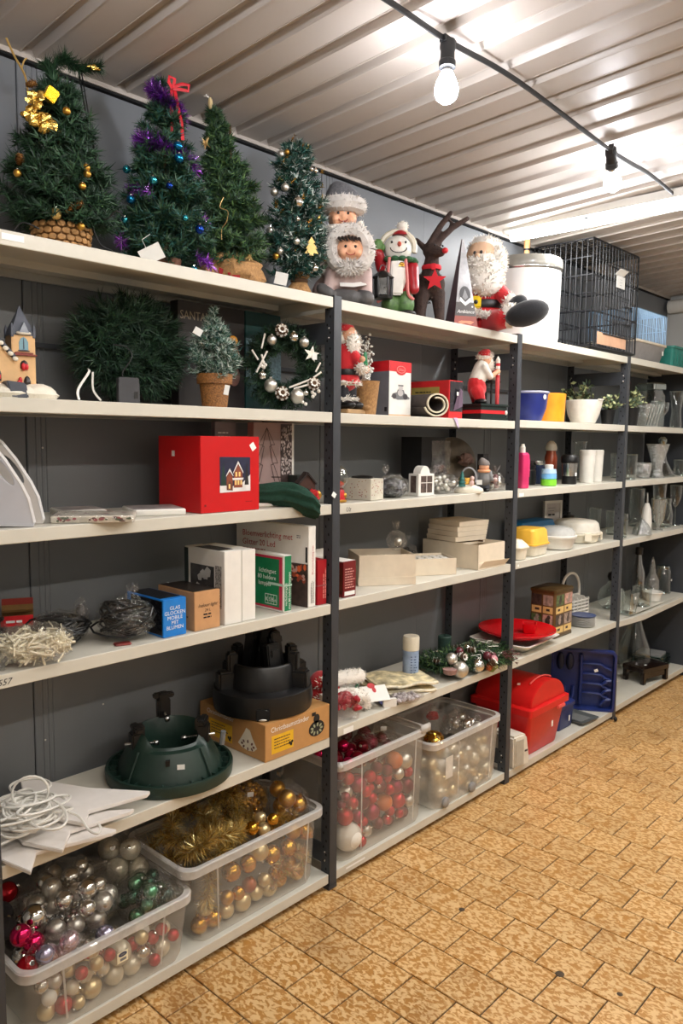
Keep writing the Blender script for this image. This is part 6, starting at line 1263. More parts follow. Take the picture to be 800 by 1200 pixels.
rrbox('long_blue_box', 'long teal blue plastic box behind the cake carriers', 'food box', 2.865,.27,0,[('box_base',[(.15,.05,0),(.155,.055,.005),(.16,.06,.08)],M_blp),('lid',[(.163,.063,.078),(.164,.064,.09),(.155,.055,.12),(.15,.05,.123)],M_blp)])
M_frost = mixmat('frosted clear lid', .5, (226,226,222), .25, (240,240,238), diffuse=True)
t = lathe_thing('cake_carrier', 'round white cake carrier with a clear domed lid', 'cake carrier', 2.80,.09,z,[('tray',[(.07,0),(.08,.004),(.094,.05),(.098,.054),(.098,.06)],M_white),('lid_rim',[(.098,.058),(.102,.06),(.102,.068),(.097,.07)],M_white),('lid',[(.096,.066),(.092,.088),(.078,.103),(.04,.112),(0,.114)],M_frost)],32); mb = MB(); mb.box(.09,.118,-.02,.02,.054,.066); P('side_clip', mb, M_blp, t, bevel=.002)
t = lathe_thing('cake_carrier', 'wide cream cake carrier with opaque lid and side clips', 'cake carrier', 3.14,.15,z,[('tray',[(.10,0),(.11,.003),(.122,.036),(.124,.045)],M_crp),('tray_rim',[(.124,.042),(.134,.044),(.134,.05),(.124,.052)],M_crp),('lid',[(.128,.052),(.128,.058),(.124,.06),(.114,.10),(.1,.113),(.05,.12),(0,.121)],pm('ivory plastic', (214,208,194), .4))],36)
for a in (-1.1,-2.2,.2): mb = MB(); mb.M = Matrix.Rotation(a,4,'Z') @ Matrix.Translation((.128,0,.03)); mb.box(-.004,.006,-.02,.02,-.016,.026); P('side_clip', mb, M_crp, t, bevel=.002)
t = T('framed_sign', 'small white framed notice standing behind the cake carriers', 'sign', (3.16,.305,z), -.25); mb = MB(); mb.rr([(.066,.006,0),(.066,.006,.205)], .002); P('backing', mb, pm('pale grey paper', (196,190,186), .6), t)
for b in ((-.068,-.054,0,.207),(.054,.068,0,.207),(-.054,.054,.193,.207),(-.054,.054,0,.014)): mb = MB(); mb.box(b[0],b[1],-.013,-.006,b[2],b[3]); P('frame_bar', mb, M_white, t, False, bevel=.001)
lines(t, FF(.066,.0065), .03,.125,.07,1,.01, M_blackink, .009, 3); lines(t, FF(.066,.0065), .026,.08,.076,1,.01, M_blackink, .008, 4); lines(t, FF(.066,.0065), .03,.165,.06,2,.016, pm('grey print', (120,120,122), .4), .003, 5)
lathe_thing('glass_jar', 'small dark lidded jar behind wide cream cake carrier', 'jar', 3.27,.26,z,[('jar_body',[(.03,0),(.034,.004),(.034,.09),(.028,.1)],M_glass),('lid',[(.03,.1),(.032,.104),(.032,.122),(.012,.126),(.01,.14)],M_black)])

# ------------------------------------------------------------------ fifth shelf
z = S(5,.3); M_star = pm('white paper star', (226,220,214), .65, var=.03)
def slab(name, label, pts, z0, th, loc=None):
    mb = MB(); n = len(pts); mb.add([(a,b,z0+c) for a, b, c in pts]+[(a,b,z0+c+th) for a, b, c in pts], [tuple(range(n))[::-1], tuple(range(n,2*n))]+[(i,(i+1)%n,n+(i+1)%n,n+i) for i in range(n)]); return tag(P(name, mb, M_star, None, False, bevel=.0015), label, 'paper star', 'folded white paper stars')
slab('folded_paper_star', 'folded white paper star, lowest of three, its tip over the lip', [(.03,-.085,-.0),(.075,-.02,.004),(.245,-.068,.004),(.262,-.062,.004),(.20,.06,.004),(.22,.22,.004),(.06,.2,.004),(.0,.02,.004)], z+.001, .010)
slab('folded_paper_star', 'folded white paper star, middle one of three on the stack', [(.112,-.075,-.002),(.165,-.012,.002),(.32,-.032,.002),(.336,-.024,.002),(.235,.05,.002),(.235,.24,.004),(.08,.2,.004),(.06,.02,.002)], z+.018, .010)
slab('folded_paper_star', 'folded white paper star, topmost and largest of three', [(.195,-.03,0),(.232,.02,.002),(.385,-.008,.002),(.402,.004,.002),(.30,.13,.004),(.205,.31,.006),(.185,.305,.006),(.12,.12,.002)], z+.034, .010)
t = T('white_cable_coil', 'loose tangled coil of white cable lying on the paper stars', 'cable', (.125,.045,z+.047), -.5); mb = MB(); rn = random.Random(4)
CLAMP[0] = False
for k in range(22):
    cx, cy = rn.gauss(-.035,.025), rn.gauss(0,.025); ra, rb, a0, tl = rn.uniform(.045,.088), rn.uniform(.032,.06), rn.random()*pi, rn.uniform(-.25,.25); zc = .012+.045*rn.random()
    mb.tube([(cx+ra*math.cos(s)*math.cos(a0)-rb*math.sin(s)*math.sin(a0), cy+ra*math.cos(s)*math.sin(a0)+rb*math.sin(s)*math.cos(a0), max(.004, zc+.03*tl*math.sin(s+k)*2)) for s in [k+2*pi*i/22*1.06 for i in range(23)]], .0033, 6)
P('cable', mb, M_white, t); mb = MB(); mb.tube([(-.03+.042*math.cos(s), .02, .07+.04*math.sin(s)) for s in [2*pi*i/20 for i in range(21)]], .0033, 6)
mb.tube(spline([(.06,-.03,.03),(.085,-.045,.02),(.105,-.085,.005),(.125,-.10,.0),(.132,-.085,.004),(.128,-.07,.008)]), .0033, 6); mb.tube(spline([(-.15,-.09,-.02),(-.1,-.085,-.005),(-.04,-.06,.006),(0,-.03,.01)]), .0033, 6); P('loose_loops', mb, M_white, t)
mb = MB(); mb.box(-.05,-.01,-.06,-.035,.0,.02); P('plug', mb, M_white, t, bevel=.004); CLAMP[0] = True
# tree stands
M_dg = pm('dark bottle green plastic', (22,44,36), .42, var=.1); M_dk = pm('black plastic', (16,16,17), .38)
t = T('christmas_tree_stand', 'large dark green plastic tree stand with steel screws', 'tree stand', (.565,.15,z), face(.565,.15))
mb = MB(); mb.lathe([(.17,0),(.183,.002),(.186,.03),(.184,.036),(.176,.036),(.172,.022),(.155,.02)], 48, c0=False, c1=False); mb.lathe([(.17,.001),(0,.001)],48,c0=False); P('water_rim', mb, M_dg, t)
mb = MB(); L = []
for hh, r, rx in ((.018,.156,0),(.05,.145,0),(.10,.118,0),(.135,.1,0),(.142,.094,0),(.135,.088,0),(.08,.082,0),(.03,.078,0)):
    L.append([(r*math.cos(a), r*math.sin(a)*.96, hh+(-.032 if hh > .13 else 0)*min(1, max(0, 4*(math.cos(a+pi/2-.2)-.5)))) for a in [2*pi*i/48 for i in range(48)]])
mb.loft(L, False, True); P('stand_body', mb, M_dg, t)
for k in range(26):
    a = 2*pi*k/26; mb = MB(); mb.M = Matrix.Rotation(a,4,'Z'); mb.box(.155,.176,-.0015,.0015,.018,.034); P('rim_rib', mb, M_dg, t, False)
for a, hh in ((1.75,.215),(3.5,.165),(-.25,.172)):
    mb = MB(); mb.M = Matrix.Rotation(a,4,'Z') @ Matrix.Translation((.098,0,0)); mb.box(-.012,.02,-.02,.02,.09,hh-.02); mb.box(-.02,.014,-.014,.014,hh-.04,hh); mb.box(-.01,.012,-.032,.032,hh-.018,hh-.002); P('clamp_claw', mb, M_dk, t, bevel=.004)
    mb = MB(); mb.M = Matrix.Rotation(a,4,'Z'); mb.tube([(.135,0,hh-.05),(.045,0,hh-.065)], .0042, 8); mb.tube([(.05,0,hh-.064),(.035,0,hh-.067)], .008, 8); P('clamp_screw', mb, M_steel, t)
mb = MB(); mb.box(.135,.15,-.022,.03,.0,.0); mb = MB(); mb.tube([(.15,-.04,.09),(.155,-.04,.13)], .008, 8); P('screw_handle', mb, pm('grey plastic', (110,114,116), .4), t); sticker(t, FF(.0,.135,.003), .03,.072,.021,.015,.0); mb = MB(); mb.box(-.012,.0,-.135,-.125,.075,.09); P('catch', mb, M_dk, t)
for a in (-2.4,-.75): mb = MB(); mb.M = Matrix.Rotation(a,4,'Z'); mb.tube([(.158,0,.02),(.142,0,.055),(.118,0,.1)], .004, 6); P('body_rib', mb, M_dg, t)
M_or = pm('orange brown printed card', (186,138,84), .5, var=.06)
t, F, FLh, FTp, w_, d_, h_ = carton('tree_stand_carton', 'orange brown carton lettered Christbaumständer', 'box', .805,1.088,-.004,.325, z, .117, M_or)
text(t, F, 'Christbaumständer', .022, .088, .0235, M_whiteink, sx=.9); M_yp = pm('golden yellow print', (226,176,36), .5)
mb = MB(); pg(mb, F, [(.026,.018),(.118,.018),(.118,.076),(.026,.076)], 0); pg(mb, FLh, [(.05,.016),(.17,.016),(.17,.074),(.05,.074)], 0); P('yellow_panel', mb, M_yp, t, False); lines(t, F, .036,.062,.07,4,.0095, pm('dark brown ink', (66,48,44), .5), .003, 2); lines(t, FLh, .062,.062,.09,4,.0095, pm('dark brown ink', (66,48,44), .5), .003, 3)
text(t, FLh, 'Christbaumständer', .04, .09, .021, M_whiteink, sx=.85)
mb = MB(); [pg(mb, F, oval(.108+dx,.03+dy,.005,.005,8), 0, .0006) for dx, dy in ((0,0),(-.006,.006),(.004,.008))]; [pg(mb, FLh, oval(.158+dx,.026+dy,.005,.005,8), 0, .0006) for dx, dy in ((0,0),(-.006,.006),(.004,.008))]; q(mb, F, .2,.094,.218,.106, 0, .0004); pg(mb, F, oval(.222,.05,.036,.026), 0, .0003); pg(mb, F, oval(.222,.082,.014,.016), 0, .0003); P('stand_print', mb, M_blackink, t, False)
mb = MB(); [pg(mb, F, ovalrot(.222+.022*math.cos(a),.048+.014*math.sin(a),.007,.004,a,8), 0, .0007) for a in [2*pi*k/9 for k in range(9)]]; P('stand_print_light', mb, pm('sage print', (150,156,128), .5), t, False)
mb = MB(); pg(mb, FLh, [(.2,.03),(.22,.02),(.25,.016),(.278,.022),(.292,.034),(.27,.062),(.258,.084),(.24,.088),(.232,.074)], 0, .0004); P('white_stand_print', mb, pm('cream ink', (226,216,196), .5), t, False); mb = MB(); [pg(mb, FLh, ovalrot(.248+.028*math.cos(a),.034+.012*math.sin(a),.006,.004,a,8), 0, .0008) for a in [2*pi*k/8 for k in range(8)]]; P('stand_print_shadow', mb, pm('brown print', (104,62,50), .4), t, False)
t = T('black_tree_stand', 'big black plastic tree stand sitting on the orange brown carton', 'tree stand', (.93,.15,z+.1185), face(.93,.15)); t.scale = (1.1,1.1,1.12); mb = MB(); mb.lathe([(.135,0),(.146,.002),(.15,.03),(.146,.062),(.138,.066)], 40); P('lower_ring', mb, M_dk, t)
mb = MB(); mb.lathe([(.105,.06),(.104,.068),(.098,.13),(.094,.135),(.085,.135),(.08,.09)], 36); P('upper_ring', mb, M_dk, t)
for a in (-.35,.5,1.5,2.5,3.5): mb = MB(); mb.M = Matrix.Rotation(a,4,'Z'); mb.box(.088,.142,-.022,.022,.06,.115); mb.box(.082,.112,-.017,.017,.10,.168); P('shoulder', mb, M_dk, t, bevel=.006)
for a, l in ((1.2,.24),(2.6,.235),(-.9,.19),(.3,.22)): mb = MB(); mb.M = Matrix.Rotation(a,4,'Z') @ Matrix.Translation((.05,0,.1)) @ Matrix.Rotation(-.15,4,'Y'); mb.box(-.014,.014,-.024,.024,0,l-.1); mb.box(-.02,.02,-.016,.016,l-.14,l-.115); P('clamp_arm', mb, M_dk, t, bevel=.004)
mb = MB(); mb.box(-.02,.02,-.152,-.145,.0,.036); P('latch_slot', mb, M_hole, t, bevel=.003); mb = MB(); mb.ell((0,-.15,.004), (.014,.004,.004), 10, 6); P('silver_badge', mb, M_silvermat, t)
# bay two
z = S(5,1.4)
t = T('santa_hats', 'two red Santa hats with wide white fur brims piled beside post', 'hat', (1.255,.16,z), -.35)
mb = MB(); mb.ell((-.03,.0,.06), (.07,.09,.05), 18, 10, amp=.2, fr=20); mb.ell((-.045,-.03,.115), (.05,.04,.03), 14, 8, amp=.3, fr=25); P('red_felt', mb, M_red, t)
def furroll(name, pts, r, seed, parent, n=90, L=.009):
    mb = MB(); rn = random.Random(seed); pp = spline(pts, 6); mb.tube(pp, r, 12); [mb.fuzz(p, r*.97, n//len(pp)*3, L, .003, rn) for p in pp]; return P(name, mb, M_furw, parent)
furroll('fur_brim', [(-.06,-.06,.11),(.0,-.05,.118),(.07,-.03,.112),(.125,.0,.10)], .027, 1, t, 220); furroll('fur_brim', [(-.07,-.085,.06),(-.01,-.085,.068),(.05,-.085,.066),(.09,-.08,.05)], .025, 2, t, 220); furroll('fur_tail', [(.05,-.10,.06),(.09,-.10,.055),(.105,-.095,.03),(.1,-.09,.015)], .014, 3, t, 120)
t = T('red_ornament_bag', 'clear bag of dark red ornaments on the shelf edge under Santa hats', 'bag', (1.215,.035,z), face(1.2,.03)); mb = MB(); rn = random.Random(7)
for _ in range(16): mb.ell((rn.uniform(-.036,.036), rn.uniform(-.02,.02), rn.uniform(.016,.085)), (rn.uniform(.012,.02),.012,rn.uniform(.012,.018)), 9, 6, amp=.4, fr=60)
P('red_ornaments', mb, pm('raspberry ornament', (168,34,48), .35, var=.4, vscale=40), t, False, kind='stuff'); filmbag(t, (0,0,.05), (.052,.032,.052), 5, .25, 35)
t = T('holly_card', 'white gift card with holly sprig leaning over the edge', 'card', (1.352,.022,z+.03), rot=(-.95,0,-.45)); t.scale = (1.25,1,1.25); mb = MB(); mb.box(-.05,.05,-.001,.001,-.03,.055); P('card', mb, M_paper, t, False); mb = MB(); Fh = FF(.05,.001); pg(mb, Fh, [(.01,.0),(.022,.012),(.018,.03),(.03,.045),(.016,.052),(.02,.07),(.006,.06),(.0,.035)], 0); pg(mb, Fh, oval(.055,.055,.012,.01), 1); pg(mb, Fh, oval(.06,.04,.006,.01), 1); P('holly_print', mb, [pm('holly green print', (24,78,48), .5), pm('holly red print', (190,40,44), .5)], t, False); CLAMP[0] = False; CLAMP[0] = True
t = T('glass_nugget_bag', 'flat clear bag of pale nuggets with a blue header card', 'bag', (1.475,.022,z), -.5); mb = MB(); rn = random.Random(8); [mb.ell((rn.uniform(-.01,.075), rn.uniform(-.035,.035), .012+.01*rn.random()), (.012,.01,.009), 8, 6, amp=.3, fr=80) for _ in range(34)]; P('nuggets', mb, pm('pale mauve nugget', (176,164,164), .3), t, True, kind='stuff'); mb = MB(); mb.box(-.075,-.012,-.038,.04,.008,.0095); P('header_card', mb, pm('violet blue card', (70,76,130), .45, var=.3, vscale=30), t, False); mb = MB(); mb.box(-.07,-.02,-.05,-.036,.0,.03); P('white_backing', mb, M_paper, t, False); filmbag(t, (.02,0,.016), (.085,.05,.02), 9, .2, 30)
M_cl = pm('printed table runner', (206,192,154), .8, var=.6, vscale=30, detail=7); CLAMP[0] = False
for k, (lab, dx) in enumerate((('printed table runner folded flat, the lower of two, in bay with spray can', 0),('printed table runner folded flat, the upper of two, in bay with spray can', .012))):
    t = T('table_runner', lab, 'table runner', (1.60+dx,.12,z+.0265*k), -.42); mb = MB(); n = 14; rows = []
    for side in (0,1):
        for j in range(n+1):
            f = j/n; rows.append([(-.125+.25*f, yy*.085, (.012 if side else 0)+.005*(noise.noise(Vector((f*4,yy,k)))+.6)*(1.3-f)+ (.006 if side else 0)*math.sin(f*6)) for yy in (-1,-.5,0,.5,1)])
    for side in (0,1):
        for j in range(n):
            for c in range(4): a, b = rows[side*(n+1)+j], rows[side*(n+1)+j+1]; mb.add([a[c],b[c],b[c+1],a[c+1]], [(0,1,2,3)])
    for j in range(n):
        for c in (0,4): mb.add([rows[j][c],rows[j+1][c],rows[n+1+j+1][c],rows[n+1+j][c]], [(0,1,2,3)])
    for c in range(4):
        for j in (0,n): mb.add([rows[j][c],rows[j][c+1],rows[n+1+j][c+1],rows[n+1+j][c]], [(0,1,2,3)])
    P('cloth', mb, M_cl, t); mb = MB(); mb.tube([(-.125+.25*j/12, -.086, .008+.004*math.sin(j)) for j in range(13)], .006, 6); P('scalloped_hem', mb, pm('cream hem', (226,216,190), .8, var=.3, vscale=50), t)
CLAMP[0] = True; [drape(o_, S(5,1.4)) for o_ in bpy.data.objects if o_.name.startswith('table_runner')]
t = lathe_thing('spray_can', 'blue and white spray can with cream cap', 'spray can', 1.722,.15,z,[('can',[(.03,0),(.033,.004),(.033,.122),(.031,.126)],pm('pale blue printed tin', (150,168,196), .3, var=.25, vscale=24)),('cap',[(.0315,.124),(.034,.126),(.034,.176),(.031,.182),(0,.183)],M_crp)]); lines(t, Matrix(((.8,0,-.6,-.03),(-.6,0,-.8,-.018),(0,1,0,0),(0,0,0,1))), .004,.1,.028,8,.011, pm('dark blue print', (70,84,120), .4), .004)
# candle wreath
t = T('candle_wreath', 'advent centrepiece of greenery, cones and silver baubles with dark green candle', 'wreath', (1.995,.10,z), -.12); CLAMP[0] = False; nb = NB(51); rn = random.Random(12)
for k in range(800):
    f = rn.random(); a = rn.random()*2*pi; cx = -.2+.42*f; wd = .095*(1-(2*f-1)**4*.6); c = (cx*.7, 0-.02*f, .025); tip = (cx+.05*(f-.4)+rn.gauss(0,.015), wd*math.cos(a)-.045*f, .03+.085*abs(math.sin(a))*rn.random()-.02*(f > .7)); tip = (tip[0], tip[1], tip[2] if tip[1] < -.105 else max(tip[2], .012)); nb.seg(c, tip, 28, .024, .0036, 45, (0,0,1,2) if f < .75 else (0,1,2))
nb.build('greenery', [M_g2, M_g1, M_g3], t)
for a, b, c, r, m_ in ((-.13,-.06,.085,.026,M_silvermat),(-.115,-.095,.045,.034,M_silvermat),(-.01,-.10,.045,.028,M_silver),(.03,.0,.085,.024,M_silver),(.06,-.09,.07,.02,pm('burgundy bauble', (92,30,40), .3)),(.085,-.105,.055,.018,pm('pale pink bauble', (206,140,146), .4)),(.11,-.08,.06,.017,pm('burgundy bauble', (92,30,40), .3)),(-.05,-.03,.095,.02,pm('burgundy bauble', (92,30,40), .3)),(.05,-.11,.03,.016,pm('copper bauble', (170,88,52), .35, metal=.5))): ball(t, 'bauble', (a,b-.012,c-.006), r, m_, False)
for a, b, c, s in ((-.07,-.07,.075,1.2),(.055,-.125,.035,1.3),(-.01,.01,.085,1.1),(.0,-.06,.09,1),(-.17,-.02,.07,1)): cone(t, (a,b,c), .018*s, .042*s, M_bark, (rn.random()*2,rn.random(),0), M_furw)
mb = MB(); rn = random.Random(4)
for k in range(26): p = Vector((rn.uniform(-.02,.17), rn.uniform(-.11,.02), rn.uniform(.045,.08))); mb.tube([p, p+Vector((rn.gauss(0,.014), rn.gauss(0,.014), .016)), p+Vector((rn.gauss(0,.02), rn.gauss(0,.02), .012))], .0019, 5)
P('white_frosted_twigs', mb, M_furw, t); nb = NB(52)
for k in range(12): a = rn.uniform(-1.6,.4); nb.seg((.17,-.08,.05), (.17+.09*math.cos(a), -.08+.09*math.sin(a), .03+.03*rn.random()), 22, .014, .005, 30)
nb.build('russet_sprig', [pm('russet sprig', (104,56,54), .7)], t); mb = MB(); mb.lathe([(.012,.06),(.026,.066),(.03,.085)], 12, (-.165,-.095,-.035)); o = P('shell_cup', mb, pm('dusky pink shell', (150,116,110), .5), t)
mb = MB(); mb.ell((.075,-.12,.02), (.03,.02,.02), 10, 8, amp=.4, fr=60); P('olive_moss', mb, pm('olive moss', (132,138,70), .9), t, False); CLAMP[0] = True
mb = MB(); mb.lathe([(.029,.03),(.03,.12),(.026,.124),(0,.12)], 18, (-.0,.085,0)); cd = P('candle', mb, pm('dark green wax', (40,66,58), .5), t); mb = MB(); mb.tube([(0,.085,.12),(0,.085,.135)], .0015, 5); P('wick', mb, M_black, cd)
# bay three
z = S(5,2.6); t = T('party_platter', 'large white square platter under the red round platter', 'platter', (2.53,.145,z), .06); mb = MB(); mb.rr([(.11,.10,0),(.115,.105,.004),(.175,.155,.042),(.178,.158,.044),(.165,.146,.044),(.11,.1,.012)], .03); P('platter', mb, M_white, t)
t = T('party_platter', 'large round glossy red platter on top of white platter', 'platter', (2.53,.135,z+.045), 0); mb = MB(); mb.lathe([(.10,0),(.12,.002),(.176,.03),(.184,.036),(.183,.042),(.17,.036),(.12,.012),(0,.01)], 48); P('platter', mb, pm('glossy red plastic', (206,16,26), .2, var=.04), t)
t = T('red_cup', 'small red square cup lying in the red platter', 'cup', (2.585,.10,z+.0575), .5); mb = MB(); mb.rr([(.026,.026,0),(.028,.028,.003),(.034,.034,.045),(.031,.031,.045),(.025,.025,.006)], .008, c1=True); P('cup', mb, pm('glossy red plastic', (206,16,26), .2), t)
t = T('picture_tin', 'tall square brown tin with two rows of animal pictures', 'tin', (2.85,.125,z), 0); mb = MB(); mb.rr([(.092,.066,0),(.095,.069,.004),(.095,.069,.226),(.092,.066,.23)], .012); P('tin_body', mb, pm('bronze brown tin', (112,82,48), .35, metal=.3, var=.15), t); mb = MB(); mb.rr([(.098,.072,.226),(.099,.073,.229),(.099,.073,.24),(.094,.068,.244)], .014); P('lid', mb, pm('dark gold lid', (92,72,42), .35, metal=.4), t); mb = MB(); mb.rr([(.096,.07,.0),(.097,.071,.002),(.097,.071,.012),(.095,.069,.014)], .014); P('foot_band', mb, pm('dark gold lid', (92,72,42), .35, metal=.4), t)
TINP = [pm('dark animal photo', (70,56,50), .35, var=.6, vscale=60), pm('pale animal photo', (160,140,128), .35, var=.5, vscale=60), pm('green animal photo', (86,104,62), .35, var=.6, vscale=60), pm('pink animal photo', (196,150,136), .35, var=.4, vscale=60)]
for FR, n0, w0 in ((FF(.095,.069), 2, .19), (FL(.095,.069), 2, .138)):
    for r_ in range(2):
        for c in range(2):
            a = .010+c*(w0-.014)/2; b = a+(w0-.03)/2; y0 = .022+r_*.1; mb = MB(); q(mb, FR, a,y0+.04,b,y0+.093); P('picture', mb, TINP[(r_*2+c+n0*(w0 < .15)) % 4], t, False); mb = MB(); q(mb, FR, a,y0,b,y0+.034); P('cream_panel', mb, pm('cream panel print', (226,190,120), .4), t, False)
            mb = MB(); ca, cb = (a+b)/2, y0+.062; pg(mb, FR, oval(ca,cb,.014,.018,12), 0, .0004); pg(mb, FR, oval(ca+.006,cb+.02,.01,.01,10), 0, .0005); P('animal_print', mb, TINP[(r_+c+1) % 2], t, False); lines(t, FR, a+.018,y0+.012,.03,1,.01, pm('dark brown ink', (66,48,44), .5), .012, r_*3+c)
pl = None
for k in range(7):
    lab = ('white plate, lowest of the stack beside picture tin','white plate, second up in stack of plates','white plate, third up in stack of plates','white plate, fourth up in stack of plates','white plate, fifth up in stack of plates','white plate, sixth up, right under the blue plate','blue grey plate on top of white plate stack')[k]
    t = T('plate', lab, 'plate', (3.13,.085,z+.0085*k), 0, 'plates stacked beside the picture tin'); mb = MB(); mb.lathe([(.04,0),(.045,.001),(.062,.0065),(.066,.0075),(.064,.0085),(.04,.004),(0,.004)], 28); P('plate_body', mb, pm('blue grey glaze', (70,84,124), .3) if k == 6 else M_white, t)
t = T('handled_basket', 'white plastic cutlery basket with tall arched handle', 'basket', (3.255,.225,z), -.1); hx, hy, h = .09, .07, .12; mb = MB(); mb.box(-hx,hx,-hy,hy,0,.004); P('basket_floor', mb, M_white, t)
for k in range(6):
    zz = .012+.0185*k; mb = MB(); mb.rr([(hx,hy,zz),(hx,hy,zz+.008),(hx-.004,hy-.004,zz+.008),(hx-.004,hy-.004,zz)], .012, c0=False, c1=False); P('basket_slat', mb, M_white, t)
mb = MB(); [mb.box(a-.003,a+.003,-hy,-hy+.004,0,h) for a in [-hx+.02+.036*k for k in range(5)]]; [mb.box(-hx,-hx+.004,b-.003,b+.003,0,h) for b in (-.04,0,.04)]; P('basket_uprights', mb, M_white, t); mb = MB(); mb.box(-hx+.004,hx-.004,-.002,.002,.004,.13); mb.box(-.037,-.033,-hy+.004,hy-.004,.004,.13); mb.box(.033,.037,-hy+.004,hy-.004,.004,.13); P('divider', mb, M_white, t); mb = MB(); mb.tube([(hx*.98*math.cos(a), 0, .11+.14*math.sin(a)**.6 if math.sin(a) > 0 else .11) for a in [pi*k/20 for k in range(21)]], .0075, 8); P('arched_handle', mb, M_white, t)
# ------------------------------------------------------------------ bottom shelf: storage tubs and their baubles
def tub(name, label, x0, x1, y0, y1, z, h, ov=.03, wheels=False, rib=None, lip=.013):
    t = T(name, label, 'storage tub', ((x0+x1)/2,(y0+y1)/2,z)); hx, hy = (x1-x0)/2, (y1-y0)/2; t['group'] = 'milky plastic storage tubs'
    mb = MB(); mb.rr([(hx-ov-.015,hy-.02,.003),(hx-ov-.012,hy-.017,.0),(hx-ov-.002,hy-.012,.02),(hx-lip,hy-.006,h-.022),(hx-.006,hy-.004,h-.018)], .035, 6, c1=False); P('tub_body', mb, M_binm if wheels else M_binp, t)
    mb = MB(); mb.rr([(hx-.008,hy-.006,h-.026),(hx,hy,h-.026),(hx,hy,h-.003),(hx-.003,hy-.003,h),(hx-.014,hy-.014,h)], .042, 6, c0=False, c1=False); P('rim', mb, M_binrim, t)
    for a in (rib or (-.62,.62)):
        mb = MB(); xb, xt = a*(hx-ov), a*(hx-lip); mb.add([(xb-.002,-hy+.0115,.02),(xb+.002,-hy+.0095,.02),(xt+.002,-hy+.003,h-.02),(xt-.002,-hy+.006,h-.02)], [(0,1,2,3)]); mb.add([(xb+.002,-hy+.0095,.02),(xb+.004,-hy+.012,.02),(xt+.004,-hy+.006,h-.02),(xt+.002,-hy+.003,h-.02)], [(0,1,2,3)]); P('side_ridge', mb, M_binrim, t)
    if wheels:
        for a in (-.62,.12):
            mb = MB(); L = [[(a*hx+.021*math.cos(s)*k2, -hy+.006-yy, .022+.021*math.sin(s)*k2) for s in [2*pi*i/20 for i in range(20)]] for k2, yy in ((.9,-.012),(1,-.008),(1,.004),(.9,.006),(.3,.008))]; mb.loft(L); P('wheel', mb, pm('grey wheel plastic', (142,140,138), .45), t)
    return t
z0, z1 = S(6,.3), S(6,1.4)
tub('storage_tub', 'low milky plastic tub of mixed baubles nearest shelf end', .035,.54,-.012,.325, z0, .188)
tub('storage_tub', 'milky plastic tub filled with gold baubles and tinsel', .512,1.087,.0,.33, z0, .243, .045, rib=(-.68,.8), lip=.034)
tub('storage_tub', 'tall milky plastic tub of red baubles beside the dark post', 1.137,1.655,-.004,.325, z1, .367, .025, rib=(-.55,.72))
tub('storage_tub', 'milky plastic tub on grey wheels with pale gold baubles', 1.668,2.186,-.012,.32, z1, .285, .03, True, rib=(-.3,.72))
t = bpy.data.objects['storage_tub']; mb = MB(); Fb = Matrix(((1,0,0,-.0),(0,0,-1,-.1655),(0,1,0,.095),(0,0,0,1))); q(mb, Fb, 0,0,.032,.03); P('maker_label', mb, pm('cream label', (232,222,190), .5), t, False); mb = MB(); pg(mb, Fb, oval(.016,.022,.0125,.006), 0, .0004); P('blue_oval', mb, pm('navy print', (34,44,84), .4), t, False); mb = MB(); pg(mb, Fb, oval(.016,.022,.008,.0022), 0, .0008); q(mb, Fb, .008,.005,.026,.012, 0, .0006); P('fine_print', mb, pm('grey print', (120,120,122), .4), t, False)
t = bpy.data.objects['storage_tub.003']; mb = MB(); q(mb, Matrix(((1,0,0,-.17),(0,0,-1,-.163),(0,1,0,.12),(0,0,0,1))), 0,0,.05,.09); P('paper_strip', mb, pm('pale strip', (206,200,190), .5), t, False)
t = bpy.data.objects['storage_tub.002']; mb = MB(); mb.box(.2,.258,-.17,-.158,.352,.385); mb.box(-.258,-.24,-.17,-.15,.352,.375); P('lid_clip', mb, M_binrim, t, bevel=.004)

BM = dict(red=pm('glossy red bauble', (190,20,36), .12, metal=.55), dred=pm('wine red bauble', (110,14,30), .2, metal=.5), pink=pm('pink metallic bauble', (196,26,84), .14, metal=.8), mag=pm('magenta bauble', (150,20,60), .2, metal=.6), gold=M_gold, mgold=M_goldmat, champ=pm('champagne bauble', (226,206,160), .28, metal=.75), cream=pm('pearl cream bauble', (214,206,184), .22, metal=.35, coat=.4), silver=M_silver, msilver=M_silvermat, pale=pm('pale pink silver bauble', (216,186,196), .14, metal=.85), lilac=pm('lilac silver bauble', (170,164,186), .2, metal=.8), green=pm('sage green bauble', (96,146,110), .16, metal=.7), dgreen=pm('dark green bauble', (36,76,56), .14, metal=.7), white=pm('matt white bauble', (226,222,212), .5), clear=M_glass, blackg=pm('black glitter bauble', (60,58,60), .4, metal=.5, var=.8, vscale=300, bump=.8, bscale=400), copper=pm('copper bauble', (190,108,66), .2, metal=.8), orange=pm('burnt orange bauble', (206,112,52), .4))
WORD = dict(red='glossy red', dred='wine red', pink='metallic pink', mag='dark magenta', gold='shiny gold', mgold='satin gold', champ='champagne', cream='pearl cream', silver='shiny silver', msilver='satin silver', pale='pale pink', lilac='lilac silver', green='sage green', dgreen='dark green', white='matt white', clear='clear glass', blackg='black glitter', copper='copper', orange='burnt orange')
bm_ = {}; packed = []
